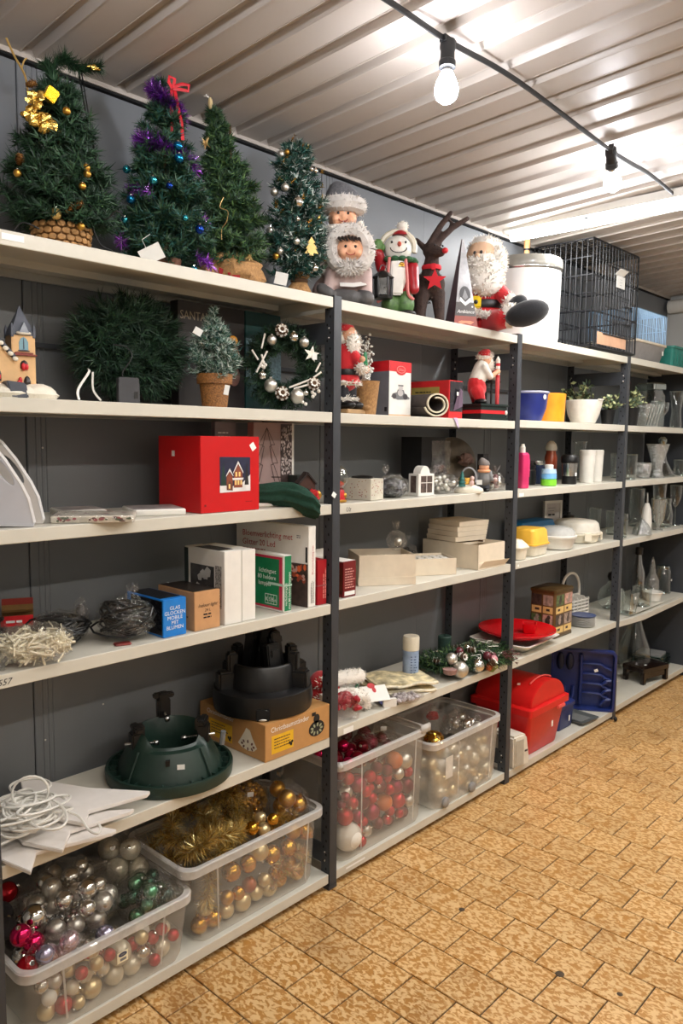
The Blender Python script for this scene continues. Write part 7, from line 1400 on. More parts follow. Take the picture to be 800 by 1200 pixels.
def bauble(c, r, key, where):
    if key not in bm_:
        mb = MB(); mb.ell((0,0,0), 1, 20, 12); cp_ = MB(); cp_.lathe([(.24,.94),(.24,1.16),(.1,1.2)], 8); cp_.tube([(.12*math.cos(s),0,1.26+.12*math.sin(s)) for s in [2*pi*i/8 for i in range(9)]], .025, 4)
        o = P('bauble', mb, BM[key], None, True); k_ = P('hanger_cap', cp_, M_silver if key not in ('gold','mgold','copper') else M_gold, o); bm_[key] = (o, k_)
        k_.parent = o
    else:
        a, b = bm_[key]; o = a.copy(); COL.objects.link(o); k_ = b.copy(); COL.objects.link(k_); k_.parent = o
    o.location = c; o.scale = (r,r,r); d = Vector((R.gauss(0,1),R.gauss(0,1),R.gauss(.4,1))).normalized(); o.rotation_euler = Vector((0,0,1)).rotation_difference(d).to_euler()
    o['label'] = '%s bauble %s' % (WORD[key], where); o['category'] = 'bauble'; o['group'] = '%s baubles %s' % (WORD[key], where)
    packed.append((Vector(c), r)); return o
def fill(box, n, radii, keys, where, seed, gap=.95, tries=260, ell=None):
    rn = random.Random(seed); k = 0
    for _ in range(n*tries):
        r = rn.choice(radii); c = Vector((rn.uniform(box[0]+r,box[1]-r), rn.uniform(box[2]+r,box[3]-r), rn.uniform(box[4]+r,box[5]-r)))
        if ell is not None:
            m_ = Vector(((box[0]+box[1])/2,(box[2]+box[3])/2,(box[4]+box[5])/2)); d = c-m_
            if (d.x/((box[1]-box[0])/2-r*.6))**2+(d.y/((box[3]-box[2])/2-r*.6))**2+(d.z/((box[5]-box[4])/2-r*.6))**2 > 1: continue
        if all((c-p).length > (r+q_)*gap for p, q_ in packed if abs(c.x-p.x) < .1): bauble(c, r, rn.choice(keys), where); k += 1
        if k >= n: break
def bag_over(label, box, seed, neck=None):
    c = ((box[0]+box[1])/2,(box[2]+box[3])/2,(box[4]+box[5])/2); t = T('ornament_bag', label, 'bag', c); CLAMP[0] = False
    filmbag(t, (0,0,0), ((box[1]-box[0])/2*1.1,(box[3]-box[2])/2*1.1,(box[5]-box[4])/2*1.1), seed, .13, 18, neck); CLAMP[0] = True
# tub one: bags heaped above the rim
b = (.375,.53,.175,.315,.19,.345); fill(b, 9, (.034,.032), ('cream',), 'in the pearl bag at the back', 1, ell=1); bag_over('clear bag of pearl cream baubles at the back of low tub', b, 1, (.02,0,.075))
b = (.375,.53,.03,.18,.15,.285); fill(b, 24, (.022,.02), ('green','dgreen','green'), 'in the green bauble bag', 2, ell=1); bag_over('clear bag of green baubles against the low tub rim', b, 2)
b = (.13,.385,.07,.31,.17,.35); fill(b, 52, (.026,.023,.028), ('silver','silver','msilver'), 'in the big silver bag', 3, ell=1); bag_over('big clear bag of shiny silver baubles in low tub', b, 3, (.07,-.07,.0))
b = (.08,.22,.0,.09,.185,.28); fill(b, 9, (.025,.023), ('pale','pale','lilac'), 'in the pale pink bag', 4); bag_over('small clear bag of pale pink baubles at low tub corner', b, 4)
b = (.21,.33,.005,.08,.175,.235); fill(b, 5, (.026,), ('lilac','silver'), 'in front of the silver bag', 5)
fill((.045,.165,.05,.31,.17,.33), 16, (.032,.027), ('dred','red','pink','blackg','silver'), 'loose by the post', 6)
fill((.10,.50,.018,.085,.058,.115), 13, (.028,.023), ('champ','red','cream','red','msilver'), 'on the floor of the mixed tub', 17, .9, 150); fill((.09,.51,.010,.085,.06,.18), 26, (.033,.026,.019), ('champ','red','champ','msilver','silver','red','white','cream'), 'low in the mixed tub', 7, .92, 150)
fill((.12,.5,.085,.16,.062,.14), 4, (.032,), ('champ','dred','silver'), 'deep in the mixed tub', 8, .96)
fill((.10,.51,.01,.06,.06,.18), 14, (.017,.02), ('red','champ','silver','red'), 'small in the mixed tub', 19, .92, 120)
t = T('crumpled_film', 'crumpled clear film bag end sticking up at low tub corner', 'bag', (.505,.05,.235)); CLAMP[0] = False; mb = MB(); mb.ell((0,0,0), (.055,.04,.03), 18, 10, amp=.55, fr=40); mb.ell((.02,-.0,.03), (.02,.03,.04), 14, 8, amp=.6, fr=50); P('film', mb, M_film, t, False); CLAMP[0] = True
# tub two: gold
def tinsel(label, pts, r, seed, mats, n=60):
    nb = NB(seed); pp = spline(pts, 7); rn = random.Random(seed); pp = [p+Vector((rn.gauss(0,.004),rn.gauss(0,.004),rn.gauss(0,.004))) for p in pp]
    for a, b2 in zip(pp, pp[1:]): nb.seg(a, b2, n, r, .0028, 78, tuple(range(len(mats))))
    o = nb.build('tinsel_garland', mats, None, None); return tag(o, label, 'tinsel', 'gold tinsel garlands in the gold tub')
M_t1 = pm('gold tinsel strip', (214,178,92), .3, metal=.5, var=.3, vscale=60); M_t2 = pm('dark gold tinsel strip', (150,112,48), .35, metal=.55, var=.3, vscale=60); M_t3 = pm('bright gold tinsel strip', (255,236,170), .22, metal=.6)
tinsel('bushy gold tinsel garland coiled at the back of gold tub', [(.56,.25,.27),(.6,.2,.33),(.66,.26,.345),(.72,.2,.34),(.70,.12,.33),(.62,.12,.33),(.58,.18,.31)], .04, 61, [M_t1,M_t2,M_t2,M_t3])
tinsel('gold tinsel garland hanging over the inside front of gold tub', [(.58,.10,.30),(.60,.05,.335),(.65,.045,.345),(.71,.05,.33),(.75,.06,.31),(.68,.05,.29),(.62,.04,.24),(.61,.035,.15)], .042, 62, [M_t1,M_t3,M_t2])
tinsel('upright gold tinsel garland in the middle of gold tub', [(.74,.22,.27),(.76,.2,.34),(.80,.2,.38),(.84,.17,.34),(.80,.13,.30)], .04, 63, [M_t1,M_t2,M_t3])
tinsel('short gold tinsel end between bell bag and gold balls', [(.90,.08,.25),(.93,.07,.285),(.98,.06,.29)], .03, 64, [M_t1,M_t2])
tinsel('low heap of dark gold tinsel filling the gold tub behind its rim', [(.58,.2,.24),(.66,.12,.27),(.74,.22,.26),(.78,.1,.28),(.84,.2,.27),(.86,.1,.28)], .045, 66, [M_t2,M_t1], 70)
t = T('gold_bell_bag', 'big clear bag of tiny gold bells at the back of gold tub', 'bag', (.90,.225,.30), 0); CLAMP[0] = False; mb = MB(); rn = random.Random(9)
for _ in range(330):
    d = Vector((rn.gauss(0,1),rn.gauss(0,1),rn.gauss(0,1))).normalized(); mb.ell((d.x*.085,d.y*.07,d.z*.07), (.011*rn.uniform(.6,1),)*3, 7, 5, mi=rn.randrange(3))
mb.ell((0,0,0), (.08,.065,.066), 14, 8, mi=1); P('gold_bells', mb, [M_gold,M_t2,M_goldmat], t, True, kind='stuff'); filmbag(t, (0,0,0), (.1,.083,.083), 10, .12, 20); CLAMP[0] = True; sticker(t, Matrix(((.8,-.2,0,-.02),(-.5,-.3,0,-.07),(0,.9,0,.06),(0,0,0,1))), 0,0,.022,.022)
b = (.93,1.06,.03,.20,.25,.375); fill(b, 9, (.03,.028), ('mgold','gold','mgold'), 'in the gold bag by the post', 10, ell=1); bag_over('clear bag of satin gold baubles against the dark post', b, 11, (0,.02,.075))
fill((.78,.90,.02,.12,.255,.335), 7, (.022,.019), ('gold','champ','mgold'), 'loose on top of the gold tub', 11); fill((.66,1.06,.012,.085,.16,.265), 20, (.03,.027), ('mgold','gold','champ'), 'high in the gold tub', 12, .92, 150); fill((.57,1.02,.02,.085,.06,.12), 14, (.026,.03), ('mgold','champ','copper','gold'), 'on the floor of the gold tub', 18, .9, 150); fill((.56,1.03,.012,.085,.062,.16), 14, (.024,.022,.03), ('copper','mgold','champ','gold'), 'low in the gold tub', 13, .92, 150)
tinsel('matted copper gold tinsel pressed against front wall of gold tub', [(.86,.03,.1),(.92,.03,.14),(.98,.03,.11),(1.0,.03,.16),(.94,.03,.18),(.88,.03,.15)], .03, 65, [pm('rose gold tinsel strip', (206,150,110), .35, metal=.7),M_t3], 45)
# tub three: reds
fill((1.17,1.40,.02,.2,.335,.43), 13, (.036,.03,.024), ('dred','mag','pink','dred'), 'on top of the red tub', 20, .97); fill((1.40,1.58,.10,.26,.32,.41), 10, (.03,.024), ('mag','pink','dred'), 'under film on the red tub', 22, .97)
b = (1.36,1.6,.06,.28,.31,.425); bag_over('clear bag over magenta baubles in tall red tub', b, 12)
fill((1.19,1.61,.014,.085,.065,.36), 46, (.033,.03,.024), ('red','dred','red','mag','red','dred','red','msilver','dred','orange'), 'inside the tall red tub', 21, .9, 150); bauble((1.243,.05,.118), .052, 'white', 'in the red tub corner'); fill((1.19,1.61,.012,.07,.06,.35), 18, (.018,.021), ('red','dred','mag','red'), 'small among the red tub front', 27, .92, 120); fill((1.2,1.6,.085,.16,.065,.33), 8, (.034,), ('red','dred'), 'deep in the red tub', 26, .97)
mb = MB(); mb.rr([(.012,.001,0),(.012,.001,.016)], .001); tag(P('price_card', mb, M_sticker), 'tiny white price card on the magenta bag of red tub', 'price tag', loc=(1.52,.12,.412), rz=-.6)
# tub four: pale gold and silver
b = (1.74,1.90,.03,.17,.235,.345); nb = NB(71); cc = Vector((1.82,.1,.275)); rn = random.Random(3)
mb = MB()
for _ in range(260):
    d = Vector((rn.gauss(0,1),rn.gauss(0,1),rn.gauss(0,1))).normalized(); u = d.orthogonal().normalized()*.006; v = d.cross(u); s = .052; mb.add([cc+d*s-u, cc+d*s-v, cc+d*(s+.004)+u, cc+d*(s+.003)+v], [(0,1,2,3)], rn.randrange(2))
mb.ell(cc, .051, 16, 10, mi=0); t = T('sequin_bauble', 'large gold sequin bauble in the wheeled tub', 'bauble', cc); mb.v = [tuple(Vector(p)-cc) for p in mb.v]; CLAMP[0] = False; P('sequins', mb, [M_gold, pm('bright sequin', (246,224,160), .12, metal=1)], t, False, kind='stuff'); CLAMP[0] = True
t = T('crumpled_film', 'crinkled clear film bundle standing up in the wheeled tub', 'bag', (1.93,.19,.31)); CLAMP[0] = False; mb = MB(); mb.ell((0,0,.02), (.045,.04,.06), 18, 12, amp=.5, fr=36); mb.ell((.06,-.06,-.0), (.05,.04,.05), 16, 10, amp=.4, fr=36); P('film', mb, M_film, t, False); CLAMP[0] = True
mb = MB(); mb.ell((2.0,.235,.315), (.03,.025,.018), 10, 8, amp=.4, fr=40); tag(P('red_ribbon_knot', mb, M_red, None, False), 'small red ribbon knot at the back of wheeled tub', 'ribbon')
b = (2.01,2.16,.05,.22,.24,.335); fill(b, 10, (.026,.024), ('msilver','silver'), 'in the silver bag of wheeled tub', 30, ell=1); bag_over('clear bag of silver baubles in the wheeled tub', b, 13, (-.05,0,.05))
fill((1.72,2.15,.0,.085,.062,.25), 38, (.034,.03,.025), ('champ','cream','white','clear','champ','msilver'), 'inside the wheeled tub', 31, .9, 150); fill((1.72,2.13,.09,.17,.062,.24), 5, (.034,), ('cream','white'), 'deep in the wheeled tub', 32, .97)
fill((1.72,2.15,.0,.075,.06,.25), 14, (.02,.018), ('champ','cream','msilver'), 'small in the wheeled tub', 33, .92, 120)
# bay three, bottom
z = S(6,2.6)
t = T('white_appliance', 'white plastic appliance housing leaning against the red bin', 'appliance', (2.345,.02,z), -.12); mb = MB(); mb.prism([(-.055,0),(.055,0),(.06,.04),(.038,.14),(.02,.152),(-.045,.155),(-.058,.148)], -.04, .09); P('housing', mb, pm('off white plastic', (218,212,198), .4), t, bevel=.008); mb = MB(); mb.prism([(-.046,.012),(.012,.012),(.008,.13),(-.046,.132)], -.0425, -.04); P('panel', mb, pm('grey beige panel', (176,170,156), .45), t); mb = MB(); mb.box(.02,.04,-.042,-.039,.068,.076); P('brand_mark', mb, pm('dark grey print', (70,66,68), .4), t)
M_rb = pm('bright red plastic', (206,26,26), .32, var=.04); t = T('lidded_bin', 'bright red plastic bin with domed swing lid', 'bin', (2.605,.15,z)); hx, hy = .185, .165
mb = MB(); mb.rr([(hx-.045,hy-.04,0),(hx-.042,hy-.037,.004),(hx-.008,hy-.008,.225)], .02, c1=True); P('bin_body', mb, M_rb, t); mb = MB(); mb.rr([(hx-.006,hy-.006,.205),(hx+.006,hy+.006,.206),(hx+.006,hy+.006,.236),(hx-.004,hy-.004,.242)], .02); P('bin_rim', mb, M_rb, t)
arc = [(( hx-.02)*math.cos(s), .24+.105*math.sin(s)) for s in [pi*k/18 for k in range(19)]]; mb = MB(); mb.prism(arc, -hy+.012, hy-.012); P('domed_lid', mb, M_rb, t, bevel=.003)
for s0, nm in ((.9,'lid_groove'),(1.25,'lid_groove')): mb = MB(); mb.tube([((hx-.014)*math.cos(s), -hy+.06+.0, .243+.109*math.sin(s)) for s in [s0+.9*k/8 for k in range(9)]], .004, 6); P(nm, mb, pm('pale red edge', (226,92,84), .4), t)
mb = MB(); mb.box(.06,.13,-hy-.014,-hy+.002,.19,.206); P('carry_grip', mb, pm('pale red edge', (226,92,84), .4), t, bevel=.003); sticker(t, FF(hx,hy-.012,.004), .225,.12,.015,.03); sticker(t, Matrix(((.6,-.5,0,-.12),(-.5,-.3,0,-.06),(0,.8,0,.33),(0,0,0,1))), 0,0,.02,.018)
M_nb = pm('navy blue plastic', (28,44,104), .4, var=.06); t = T('small_blue_bin', 'small navy blue lidded bin between red bin and cutlery tray', 'bin', (2.925,.14,z)); mb = MB(); mb.rr([(.07,.075,0),(.073,.078,.004),(.08,.085,.125)], .014); P('bin_body', mb, M_nb, t); mb = MB(); mb.rr([(.083,.088,.112),(.085,.09,.115),(.085,.09,.132),(.076,.08,.14)], .014); P('lid', mb, M_nb, t); sticker(t, FF(.073,.082,.002), .1,.05,.015,.03)
t = T('cutlery_tray', 'large navy blue moulded cutlery tray standing on edge', 'tray', (3.258,.138,z+.003), rot=(.1,0,-1.02)); hx, h = .168, .345; mb = MB(); mb.rr([(hx,h/2,0),(hx,h/2,.004)], .02); mb.v = [(x_, .012+z_*.5, y_+h/2) for x_, y_, z_ in mb.v]; P('tray_floor', mb, M_nb, t)
def ridge(pts, r=.007): mb = MB(); mb.tube(spline(pts, 6), r, 7); return P('tray_ridge', mb, M_nb, t)
mb = MB(); mb.rr([(hx,h/2,0),(hx,h/2,.05),(hx-.006,h/2-.006,.05),(hx-.012,h/2-.012,.0)], .02, c0=False, c1=False); mb.v = [(x_, .012-z_*.7, y_+h/2) for x_, y_, z_ in mb.v]; P('tray_wall', mb, M_nb, t)
mb = MB(); mb.rr([(hx+.004,h/2+.004,0),(hx+.004,h/2+.004,.004),(hx-.008,h/2-.008,.004),(hx-.008,h/2-.008,0)], .024, c0=False, c1=False); mb.v = [(x_, -.022-z_, y_+h/2) for x_, y_, z_ in mb.v]; P('tray_flange', mb, M_nb, t)
for zz in (.265,.205,.15,.095): ridge([(.0,.0,zz),(.03,-.008,zz+.004),(.09,-.012,zz+.002),(.11,-.008,zz-.012),(.15,-.006,zz-.03)])
ridge([(-.01,0,.03),(-.012,-.008,.1),(-.01,-.008,.2),(-.012,-.006,.32)], .009)
for k, zz in enumerate((.03,.085,.14)): ridge([(.10,-.004,zz),(.12,-.012,zz+.03),(.15,-.008,zz+.035)], .009)
for a in (-.125,-.08): ridge([(a-.02,0,.12),(a-.015,-.01,.07),(a+.01,-.012,.055),(a+.028,-.008,.075),(a+.03,0,.13)], .008)
mb = MB(); [mb.ell((a,.004,.27), (.022,.012,.05), 10, 8) for a in (-.12,-.07)]; P('tray_hollow', mb, pm('dark navy', (14,22,52), .5), t, True); sticker(t, FF(hx,.006,.012), .235,.235,.02,.016,.4)
t = T('grey_oven_tray', 'flat dark grey oven tray lying on bottom shelf before cutlery tray', 'tray', (3.09,.075,z), -.1); mb = MB(); mb.rr([(.066,.07,0),(.07,.074,.003),(.08,.084,.018),(.08,.084,.02),(.066,.07,.008)], .015); P('tray', mb, pm('dark grey enamel', (84,88,88), .4), t)
mb = MB(); mb.rr([(.046,.05,.0),(.046,.05,.003)], .01); tag(P('shallow_grid', mb, pm('mid grey enamel', (120,122,120), .4)), 'small grey plate lying inside the dark grey oven tray', 'plate', loc=(3.09,.075,z+.0102), rz=-.1)
mb = MB(); mb.ell((3.33,-.03,.016), (.012,.01,.014), 10, 7); tag(P('rubber_stop', mb, M_black, None, True), 'small black rubber foot on the floor under the cutlery tray', 'rubber foot')

# ------------------------------------------------------------------ glassware of the fourth bay
def glass(name, label, cat, x, y, z, prof, seg=24, extra=(), group=None, mat=None, rz=0):
    t = T(name, label, cat, (x,y,z), rz, group); mb = MB(); r0 = prof[0][0]; mb.lathe(prof, seg, c0=True, c1=False); P('glass_wall', mb, mat or M_glass, t)
    mb = MB(); mb.lathe([(r0*.96,.001),(r0*.9,.006),(0,.007)], seg); P('glass_base', mb, M_gbase, t); rr_, zz = prof[-1]
    mb = MB(); mb.tube([(rr_*math.cos(2*pi*k/24), rr_*math.sin(2*pi*k/24), zz) for k in range(25)], .0016, 5, cap=False); P('glass_rim', mb, M_gbase, t)
    for nm, pr, mt in extra: mb = MB(); mb.lathe(pr, seg); P(nm, mb, mt, t)
    return t
M_gbase = mixmat('thick clear glass', .38, (232,240,238), .06, (206,214,212), fres=.4); M_cut = mixmat('cut crystal glass', .28, (255,255,255), .08, (214,220,220), bump=1, bscale=110, fres=.45)
z = S(2,3.6)
t = T('faceted_glass_dish', 'square faceted glass dish leaning beside pale leafy plant', 'glass dish', (3.80,.06,z), -.3); mb = MB(); mb.rr([(.05,.04,0),(.052,.042,.004),(.085,.06,.13)], .006, 2, c1=False); P('glass_wall', mb, M_cut, t)
for k in range(5): mb = MB(); mb.tube([(-.055+.025*k,-.043,.005),(-.03+.025*k,-.06,.13)], .003, 5); P('glass_rib', mb, M_gbase, t)
def goblet(label, x, y, z, h, r, mat=None, group=None): return glass('glass_goblet', label, 'glass', x, y, z, [(r*.8,0),(r*.75,.003),(.006,.008),(.005,h*.45),(r*.5,h*.52),(r*.92,h*.7),(r,h)], 22, (), group, mat)
goblet('clear stemmed goblet beside the faceted glass dish', 3.98,.07,z,.155,.04); goblet('clear stemmed goblet in front of square canister', 4.10,.09,z,.15,.042)
t = T('glass_canister', 'tall square glass canister with a wide lid', 'canister', (4.20,.2,z), -.2); mb = MB(); mb.rr([(.062,.062,0),(.066,.066,.005),(.066,.066,.2),(.055,.055,.225),(.055,.055,.24)], .016, c1=False); P('glass_wall', mb, M_glass, t); mb = MB(); mb.rr([(.06,.06,.235),(.07,.07,.24),(.07,.07,.27),(.06,.06,.28)], .02); P('lid', mb, M_gbase, t); mb = MB(); mb.rr([(.063,.063,.001),(.06,.06,.012)], .016); P('glass_base', mb, M_gbase, t)
glass('glass_vase', 'slender clear vase at far end of second shelf', 'vase', 4.34,.09,z,[(.034,0),(.038,.02),(.03,.1),(.04,.2),(.05,.23)]); glass('glass_vase', 'broad clear vase behind the stemmed goblets', 'vase', 4.02,.24,z,[(.05,0),(.055,.02),(.05,.1),(.06,.2)])
z = S(3,3.6)
glass('glass_carafe', 'clear glass carafe behind white beakers', 'carafe', 3.3,.22,S(3,3.3),[(.045,0),(.05,.02),(.05,.12),(.03,.16),(.032,.2),(.038,.212)])
glass('glass_tumbler', 'tall clear tumbler nearest the dark post', 'glass', 3.62,.07,z,[(.032,0),(.034,.004),(.037,.14)]); glass('glass_tumbler', 'tall clear tumbler behind the post, further back', 'glass', 3.72,.19,z,[(.034,0),(.036,.004),(.04,.145)])
glass('glass_bowl', 'low cut glass bowl between tumbler and flared vase', 'glass bowl', 3.83,.08,z,[(.03,0),(.036,.004),(.046,.05),(.05,.09)], 20, (), None, M_cut)
glass('crystal_vase', 'flared cut crystal vase with narrow waist', 'vase', 3.99,.06,z,[(.045,0),(.04,.01),(.03,.045),(.034,.09),(.055,.16),(.066,.2)], 24, (), None, M_cut); glass('glass_decanter', 'wide based ship decanter with round stopper', 'decanter', 4.22,.12,z,[(.085,0),(.09,.012),(.06,.04),(.03,.1),(.02,.17),(.026,.19)], 28, [('stopper',[(.012,.185),(.016,.195),(.026,.215),(.026,.23),(.012,.246)],M_gbase)])
glass('glass_tumbler', 'short tumbler at far end of third shelf', 'glass', 4.42,.08,z,[(.036,0),(.038,.004),(.042,.1)])
z = S(4,3.6)
t = T('hand_blender', 'white hand blender standing upright among clear glasses', 'hand blender', (3.90,.075,z)); mb = MB(); mb.lathe([(.026,0),(.03,.01),(.032,.06),(.024,.14),(.012,.172)], 20); P('handle', mb, M_white, t); mb = MB(); mb.lathe([(.008,.17),(.0065,.22),(.004,.235)], 12); P('metal_shaft', mb, M_steel, t)
for i, (x_, y_, h_, r_) in enumerate(((3.52,.06,.1,.032),(3.60,.16,.135,.03),(3.655,.12,.12,.034),(3.78,.2,.14,.03),(3.56,.24,.15,.034))): glass('drinking_glass', ('short clear drinking glass by the post, at the front','clear drinking glass by the post, in the second row','clear drinking glass in front of the hand blender','tall clear drinking glass behind the hand blender','tallest clear drinking glass by the wall and post')[i], 'glass', x_, y_, z, [(r_*.85,0),(r_*.9,.004),(r_,h_)])
t = T('glass_funnel', 'overturned clear glass bowl with slanting glass rod', 'glass bowl', (3.74,.035,z), 0); mb = MB(); mb.lathe([(.055,.0),(.05,.03),(.036,.06),(.014,.08),(.012,.09)], 24, c0=False); P('glass_wall', mb, M_cut, t); mb = MB(); mb.tube([(-.09,-.01,.004),(-.035,-.01,.1)], .004, 6); P('glass_rod', mb, M_gbase, t)
t = glass('ribbed_goblet', 'pale ribbed glass goblet stacked below another', 'glass', 4.05,.06,z,[(.03,0),(.028,.004),(.012,.012),(.014,.03),(.034,.07),(.046,.19)], 24, (), None, mixmat('ribbed milky glass', .3, (220,216,206), .2, (230,230,226), diffuse=True)); [P('glass_rib', (lambda m_: (m_.tube([(.013*math.cos(a),.013*math.sin(a),.03),(.034*math.cos(a),.034*math.sin(a),.07),(.046*math.cos(a),.046*math.sin(a),.19)], .0014, 4), m_)[1])(MB()), M_gbase, t) for a in [2*pi*k/14 for k in range(14)]]
glass('ribbed_goblet', 'clear glass cup standing upon the ribbed goblet', 'glass', 4.05,.06,z+.1925,[(.03,0),(.036,.01),(.04,.08),(.043,.095)]); t = glass('glass_jug', 'clear glass jug with pale handle near the far post', 'jug', 4.26,.1,z,[(.04,0),(.046,.01),(.05,.08),(.036,.15),(.04,.18)]); mb = MB(); mb.tube(spline([(.04,0,.15),(.075,0,.14),(.08,0,.08),(.05,0,.04)]), .006, 6); P('handle', mb, M_gbase, t)
glass('glass_vase', 'tall clear cylinder vase behind the glass jug', 'vase', 4.16,.24,z,[(.045,0),(.048,.005),(.048,.24)]); goblet('clear stemmed goblet at far end of fourth shelf', 4.41,.09,z,.26,.04)
z = S(5,3.6)
glass('glass_bottle', 'tall dark tinted bottle with black cap', 'bottle', 4.13,.2,z,[(.036,0),(.04,.006),(.04,.16),(.022,.22),(.016,.28)], 24, [('cap',[(.022,.275),(.023,.28),(.023,.318),(.018,.322)],M_black)], None, mixmat('smoky glass wall', .2, (255,255,255), .04, (90,92,94), fres=.4))
glass('glass_decanter', 'round bellied decanter with black ball stopper', 'decanter', 3.70,.18,z,[(.055,0),(.075,.02),(.084,.06),(.07,.11),(.03,.145),(.022,.165)], 28, [('stopper',[(.014,.16),(.024,.17),(.03,.19),(.024,.212),(.006,.22)],M_black)])
t = T('square_glass_vase', 'square tapered glass vase with price sticker at shelf edge', 'vase', (3.60,.05,z), -.1); mb = MB(); mb.rr([(.036,.036,0),(.038,.038,.004),(.055,.055,.13)], .004, 2, c1=False); P('glass_wall', mb, M_glass, t); mb = MB(); mb.rr([(.034,.034,.001),(.036,.036,.012)], .004, 2); P('glass_base', mb, M_gbase, t); [P('glass_edge', (lambda m_: (m_.tube([(sx*.037,sy*.037,.003),(sx*.054,sy*.054,.13)], .002, 5), m_)[1])(MB()), M_gbase, t) for sx in (-1,1) for sy in (-1,1)]; sticker(t, FF(.05,.05,.004), .05,.1,.016,.016)
glass('glass_tumbler', 'wide low tumbler in front of small white ramekin', 'glass', 3.90,.08,z,[(.05,0),(.053,.005),(.057,.11)]); lathe_thing('white_ramekin', 'small white ramekin with flared rim', 'bowl', 4.09,.085,z,[('bowl_body',[(.036,0),(.042,.004),(.052,.05),(.058,.052),(.058,.058),(.05,.058),(.04,.01),(0,.008)],M_white)])
glass('crystal_decanter', 'cut crystal bottle with pointed stopper behind the ramekin', 'decanter', 4.26,.16,z,[(.04,0),(.045,.01),(.045,.1),(.02,.15),(.022,.17)], 8, [('stopper',[(.012,.165),(.018,.18),(.012,.22),(.002,.25)],M_cut)], None, M_cut); glass('glass_jar', 'clear storage jar with sticker at far end of fifth shelf', 'jar', 4.40,.14,z,[(.045,0),(.05,.005),(.05,.15),(.04,.165)], 24, [('lid',[(.042,.163),(.044,.17),(.04,.18)],M_gbase)]); sticker(bpy.data.objects['glass_jar.001'], FF(.05,.052), .05,.09,.014,.014)
z = S(6,3.6)
t = T('black_stand', 'low dark brown lacquered stand with short feet', 'stand', (4.0,.075,z), -.25); M_lq = pm('dark brown lacquer', (26,16,14), .2, coat=.5); mb = MB(); mb.rr([(.12,.075,.07),(.125,.08,.074),(.125,.08,.10),(.11,.066,.104)], .012); P('top', mb, M_lq, t); mb = MB(); mb.box(-.115,.115,-.07,-.06,.035,.075); mb.box(-.115,.115,.06,.07,.035,.075); P('apron', mb, M_lq, t)
for sx in (-1,1):
    for sy in (-1,1): mb = MB(); mb.box(sx*.108-.014,sx*.108+.014,sy*.062-.014,sy*.062+.014,0,.075); P('leg', mb, M_lq, t, bevel=.004)
sticker(t, FT(.125,.08,.104), .08,.05,.02,.012); glass('pear_vase', 'big pear shaped clear glass vase behind dark stand', 'vase', 4.155,.215,z,[(.06,0),(.085,.02),(.105,.09),(.1,.15),(.065,.24),(.038,.33),(.034,.37),(.04,.385)], 30)
for i, (x_, y_, h_, r_) in enumerate(((3.74,.22,.12,.05),(3.86,.255,.1,.05),(3.64,.25,.09,.045))): glass('glass_bowl', ('round clear glass bowl behind dark stand, middle one','round clear glass bowl nearest the pear shaped vase','round clear glass bowl nearest cutlery tray')[i], 'glass bowl', x_, y_, z, [(r_*.6,0),(r_*.9,.02),(r_*1.1,h_*.5),(r_,h_)], 22)
lathe_thing('cream_bowl', 'cream bowl peeking out behind the blue cutlery tray', 'bowl', 3.52,.12,z,[('bowl_body',[(.03,0),(.036,.004),(.062,.06),(.07,.10),(.067,.10),(.058,.06),(0,.01)],M_crp)])
for k in range(4):
    t = T('glass_plate', ('lowest','second','third','topmost')[k]+' flat green edged glass plate in far corner stack', 'glass plate', (4.375,.19,z+.02*k), .1*(k % 2), 'glass plates in the far corner'); mb = MB(); mb.rr([(.09,.1,0),(.09,.1,.008)], .01); P('pane', mb, mixmat('green edged glass', .35, (190,214,204), .1, (190,206,200), fres=.4), t); mb = MB(); mb.rr([(.07,.08,.008),(.07,.08,.0195)], .01); P('paper_spacer', mb, pm('grey paper', (150,150,148), .7), t)
# ------------------------------------------------------------------ last touches
bpy.context.view_layer.update()
for nm, zz in (('straw_star_bag', S(4,.1)), ('candle_wreath', S(5,2.0))): drape(bpy.data.objects[nm], zz)
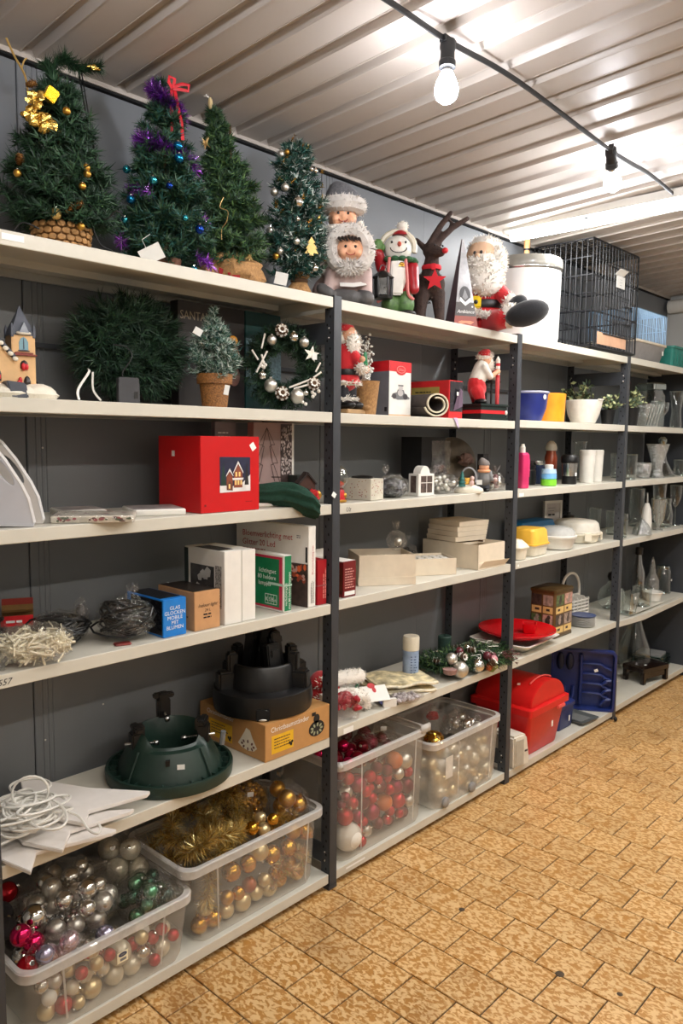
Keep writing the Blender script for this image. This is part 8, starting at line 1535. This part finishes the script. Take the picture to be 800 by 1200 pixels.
# pieces that lie apart become parts of their own
def split_loose(o):
    bm = bmesh.new(); bm.from_mesh(o.data); bm.faces.ensure_lookup_table(); seen = set(); isl = []
    for f in bm.faces:
        if f.index in seen: continue
        st = [f]; seen.add(f.index); cur = []
        while st:
            g = st.pop(); cur.append(g.index)
            for e in g.edges:
                for h in e.link_faces:
                    if h.index not in seen: seen.add(h.index); st.append(h)
        isl.append(cur)
    bm.free()
    if not 1 < len(isl) <= 12: return
    me = o.data; smooth = [p.use_smooth for p in me.polygons]
    for k, fs in enumerate(isl):
        vs = sorted({v for f in fs for v in me.polygons[f].vertices}); ix = {v: i for i, v in enumerate(vs)}
        nm = bpy.data.meshes.new(me.name); nm.from_pydata([me.vertices[v].co[:] for v in vs], [], [[ix[v] for v in me.polygons[f].vertices] for f in fs])
        for mt in me.materials: nm.materials.append(mt)
        for p, f in zip(nm.polygons, fs): p.material_index = me.polygons[f].material_index; p.use_smooth = smooth[f]
        if k == 0: first = nm
        else:
            c = bpy.data.objects.new(o.name.split('.')[0], nm); COL.objects.link(c); c.parent = o.parent; c.matrix_parent_inverse = o.matrix_parent_inverse; c.location = o.location; c.rotation_euler = o.rotation_euler
    o.data = first
SPLIT = {'boots':'boot','mittens':'mitten','shoes':'shoe','eyes':'eye','yellow_panel':'yellow_panel','lip_label':'lip_label','bolts':'bolt','lower_windows':'lower_window','hands':'hand','loose_branch_wires':'loose_wire','clamp_screw':'clamp_screw','wire':'wire','tray_hollow':'tray_hollow','lid_clip':'lid_clip','print':'print','stand_print':'stand_print'}
for o in [o for o in bpy.data.objects if o.type == 'MESH' and o.name.split('.')[0] in SPLIT and o.parent is not None]:
    o.name = SPLIT[o.name.split('.')[0]]; split_loose(o)
# say which of several like baubles is which, row by row
RANK = ('first','second','third','fourth','fifth','sixth','seventh','eighth','ninth','tenth','eleventh','twelfth')
grp = {}
for o in bpy.data.objects:
    if o.name.split('.')[0] == 'bauble' and o.parent is None and o.get('group') and 'bauble' in o['group']: grp.setdefault(o['group'], []).append(o)
for g, L in grp.items():
    if len(L) < 2: del L[0]['group']; continue
    L.sort(key=lambda o: o.location.z); nrow = 1 if len(L) <= 4 else (2 if len(L) <= 9 else 3); rows = [[] for _ in range(nrow)]
    for i, o in enumerate(L): rows[i*nrow//len(L)].append(o)
    for r_, row in enumerate(rows):
        row.sort(key=lambda o: (o.location-CAMP).dot(rt)/(o.location-CAMP).dot(fwd))
        for i, o in enumerate(row):
            wd = {1:'', 2:(' of lower row',' of upper row')[min(r_,1)], 3:(' of lowest row',' of middle row',' of highest row')[r_]}[nrow]
            o['label'] = o['label']+', '+(RANK[i] if i < 12 else '%dth' % (i+1))+' from left'+wd
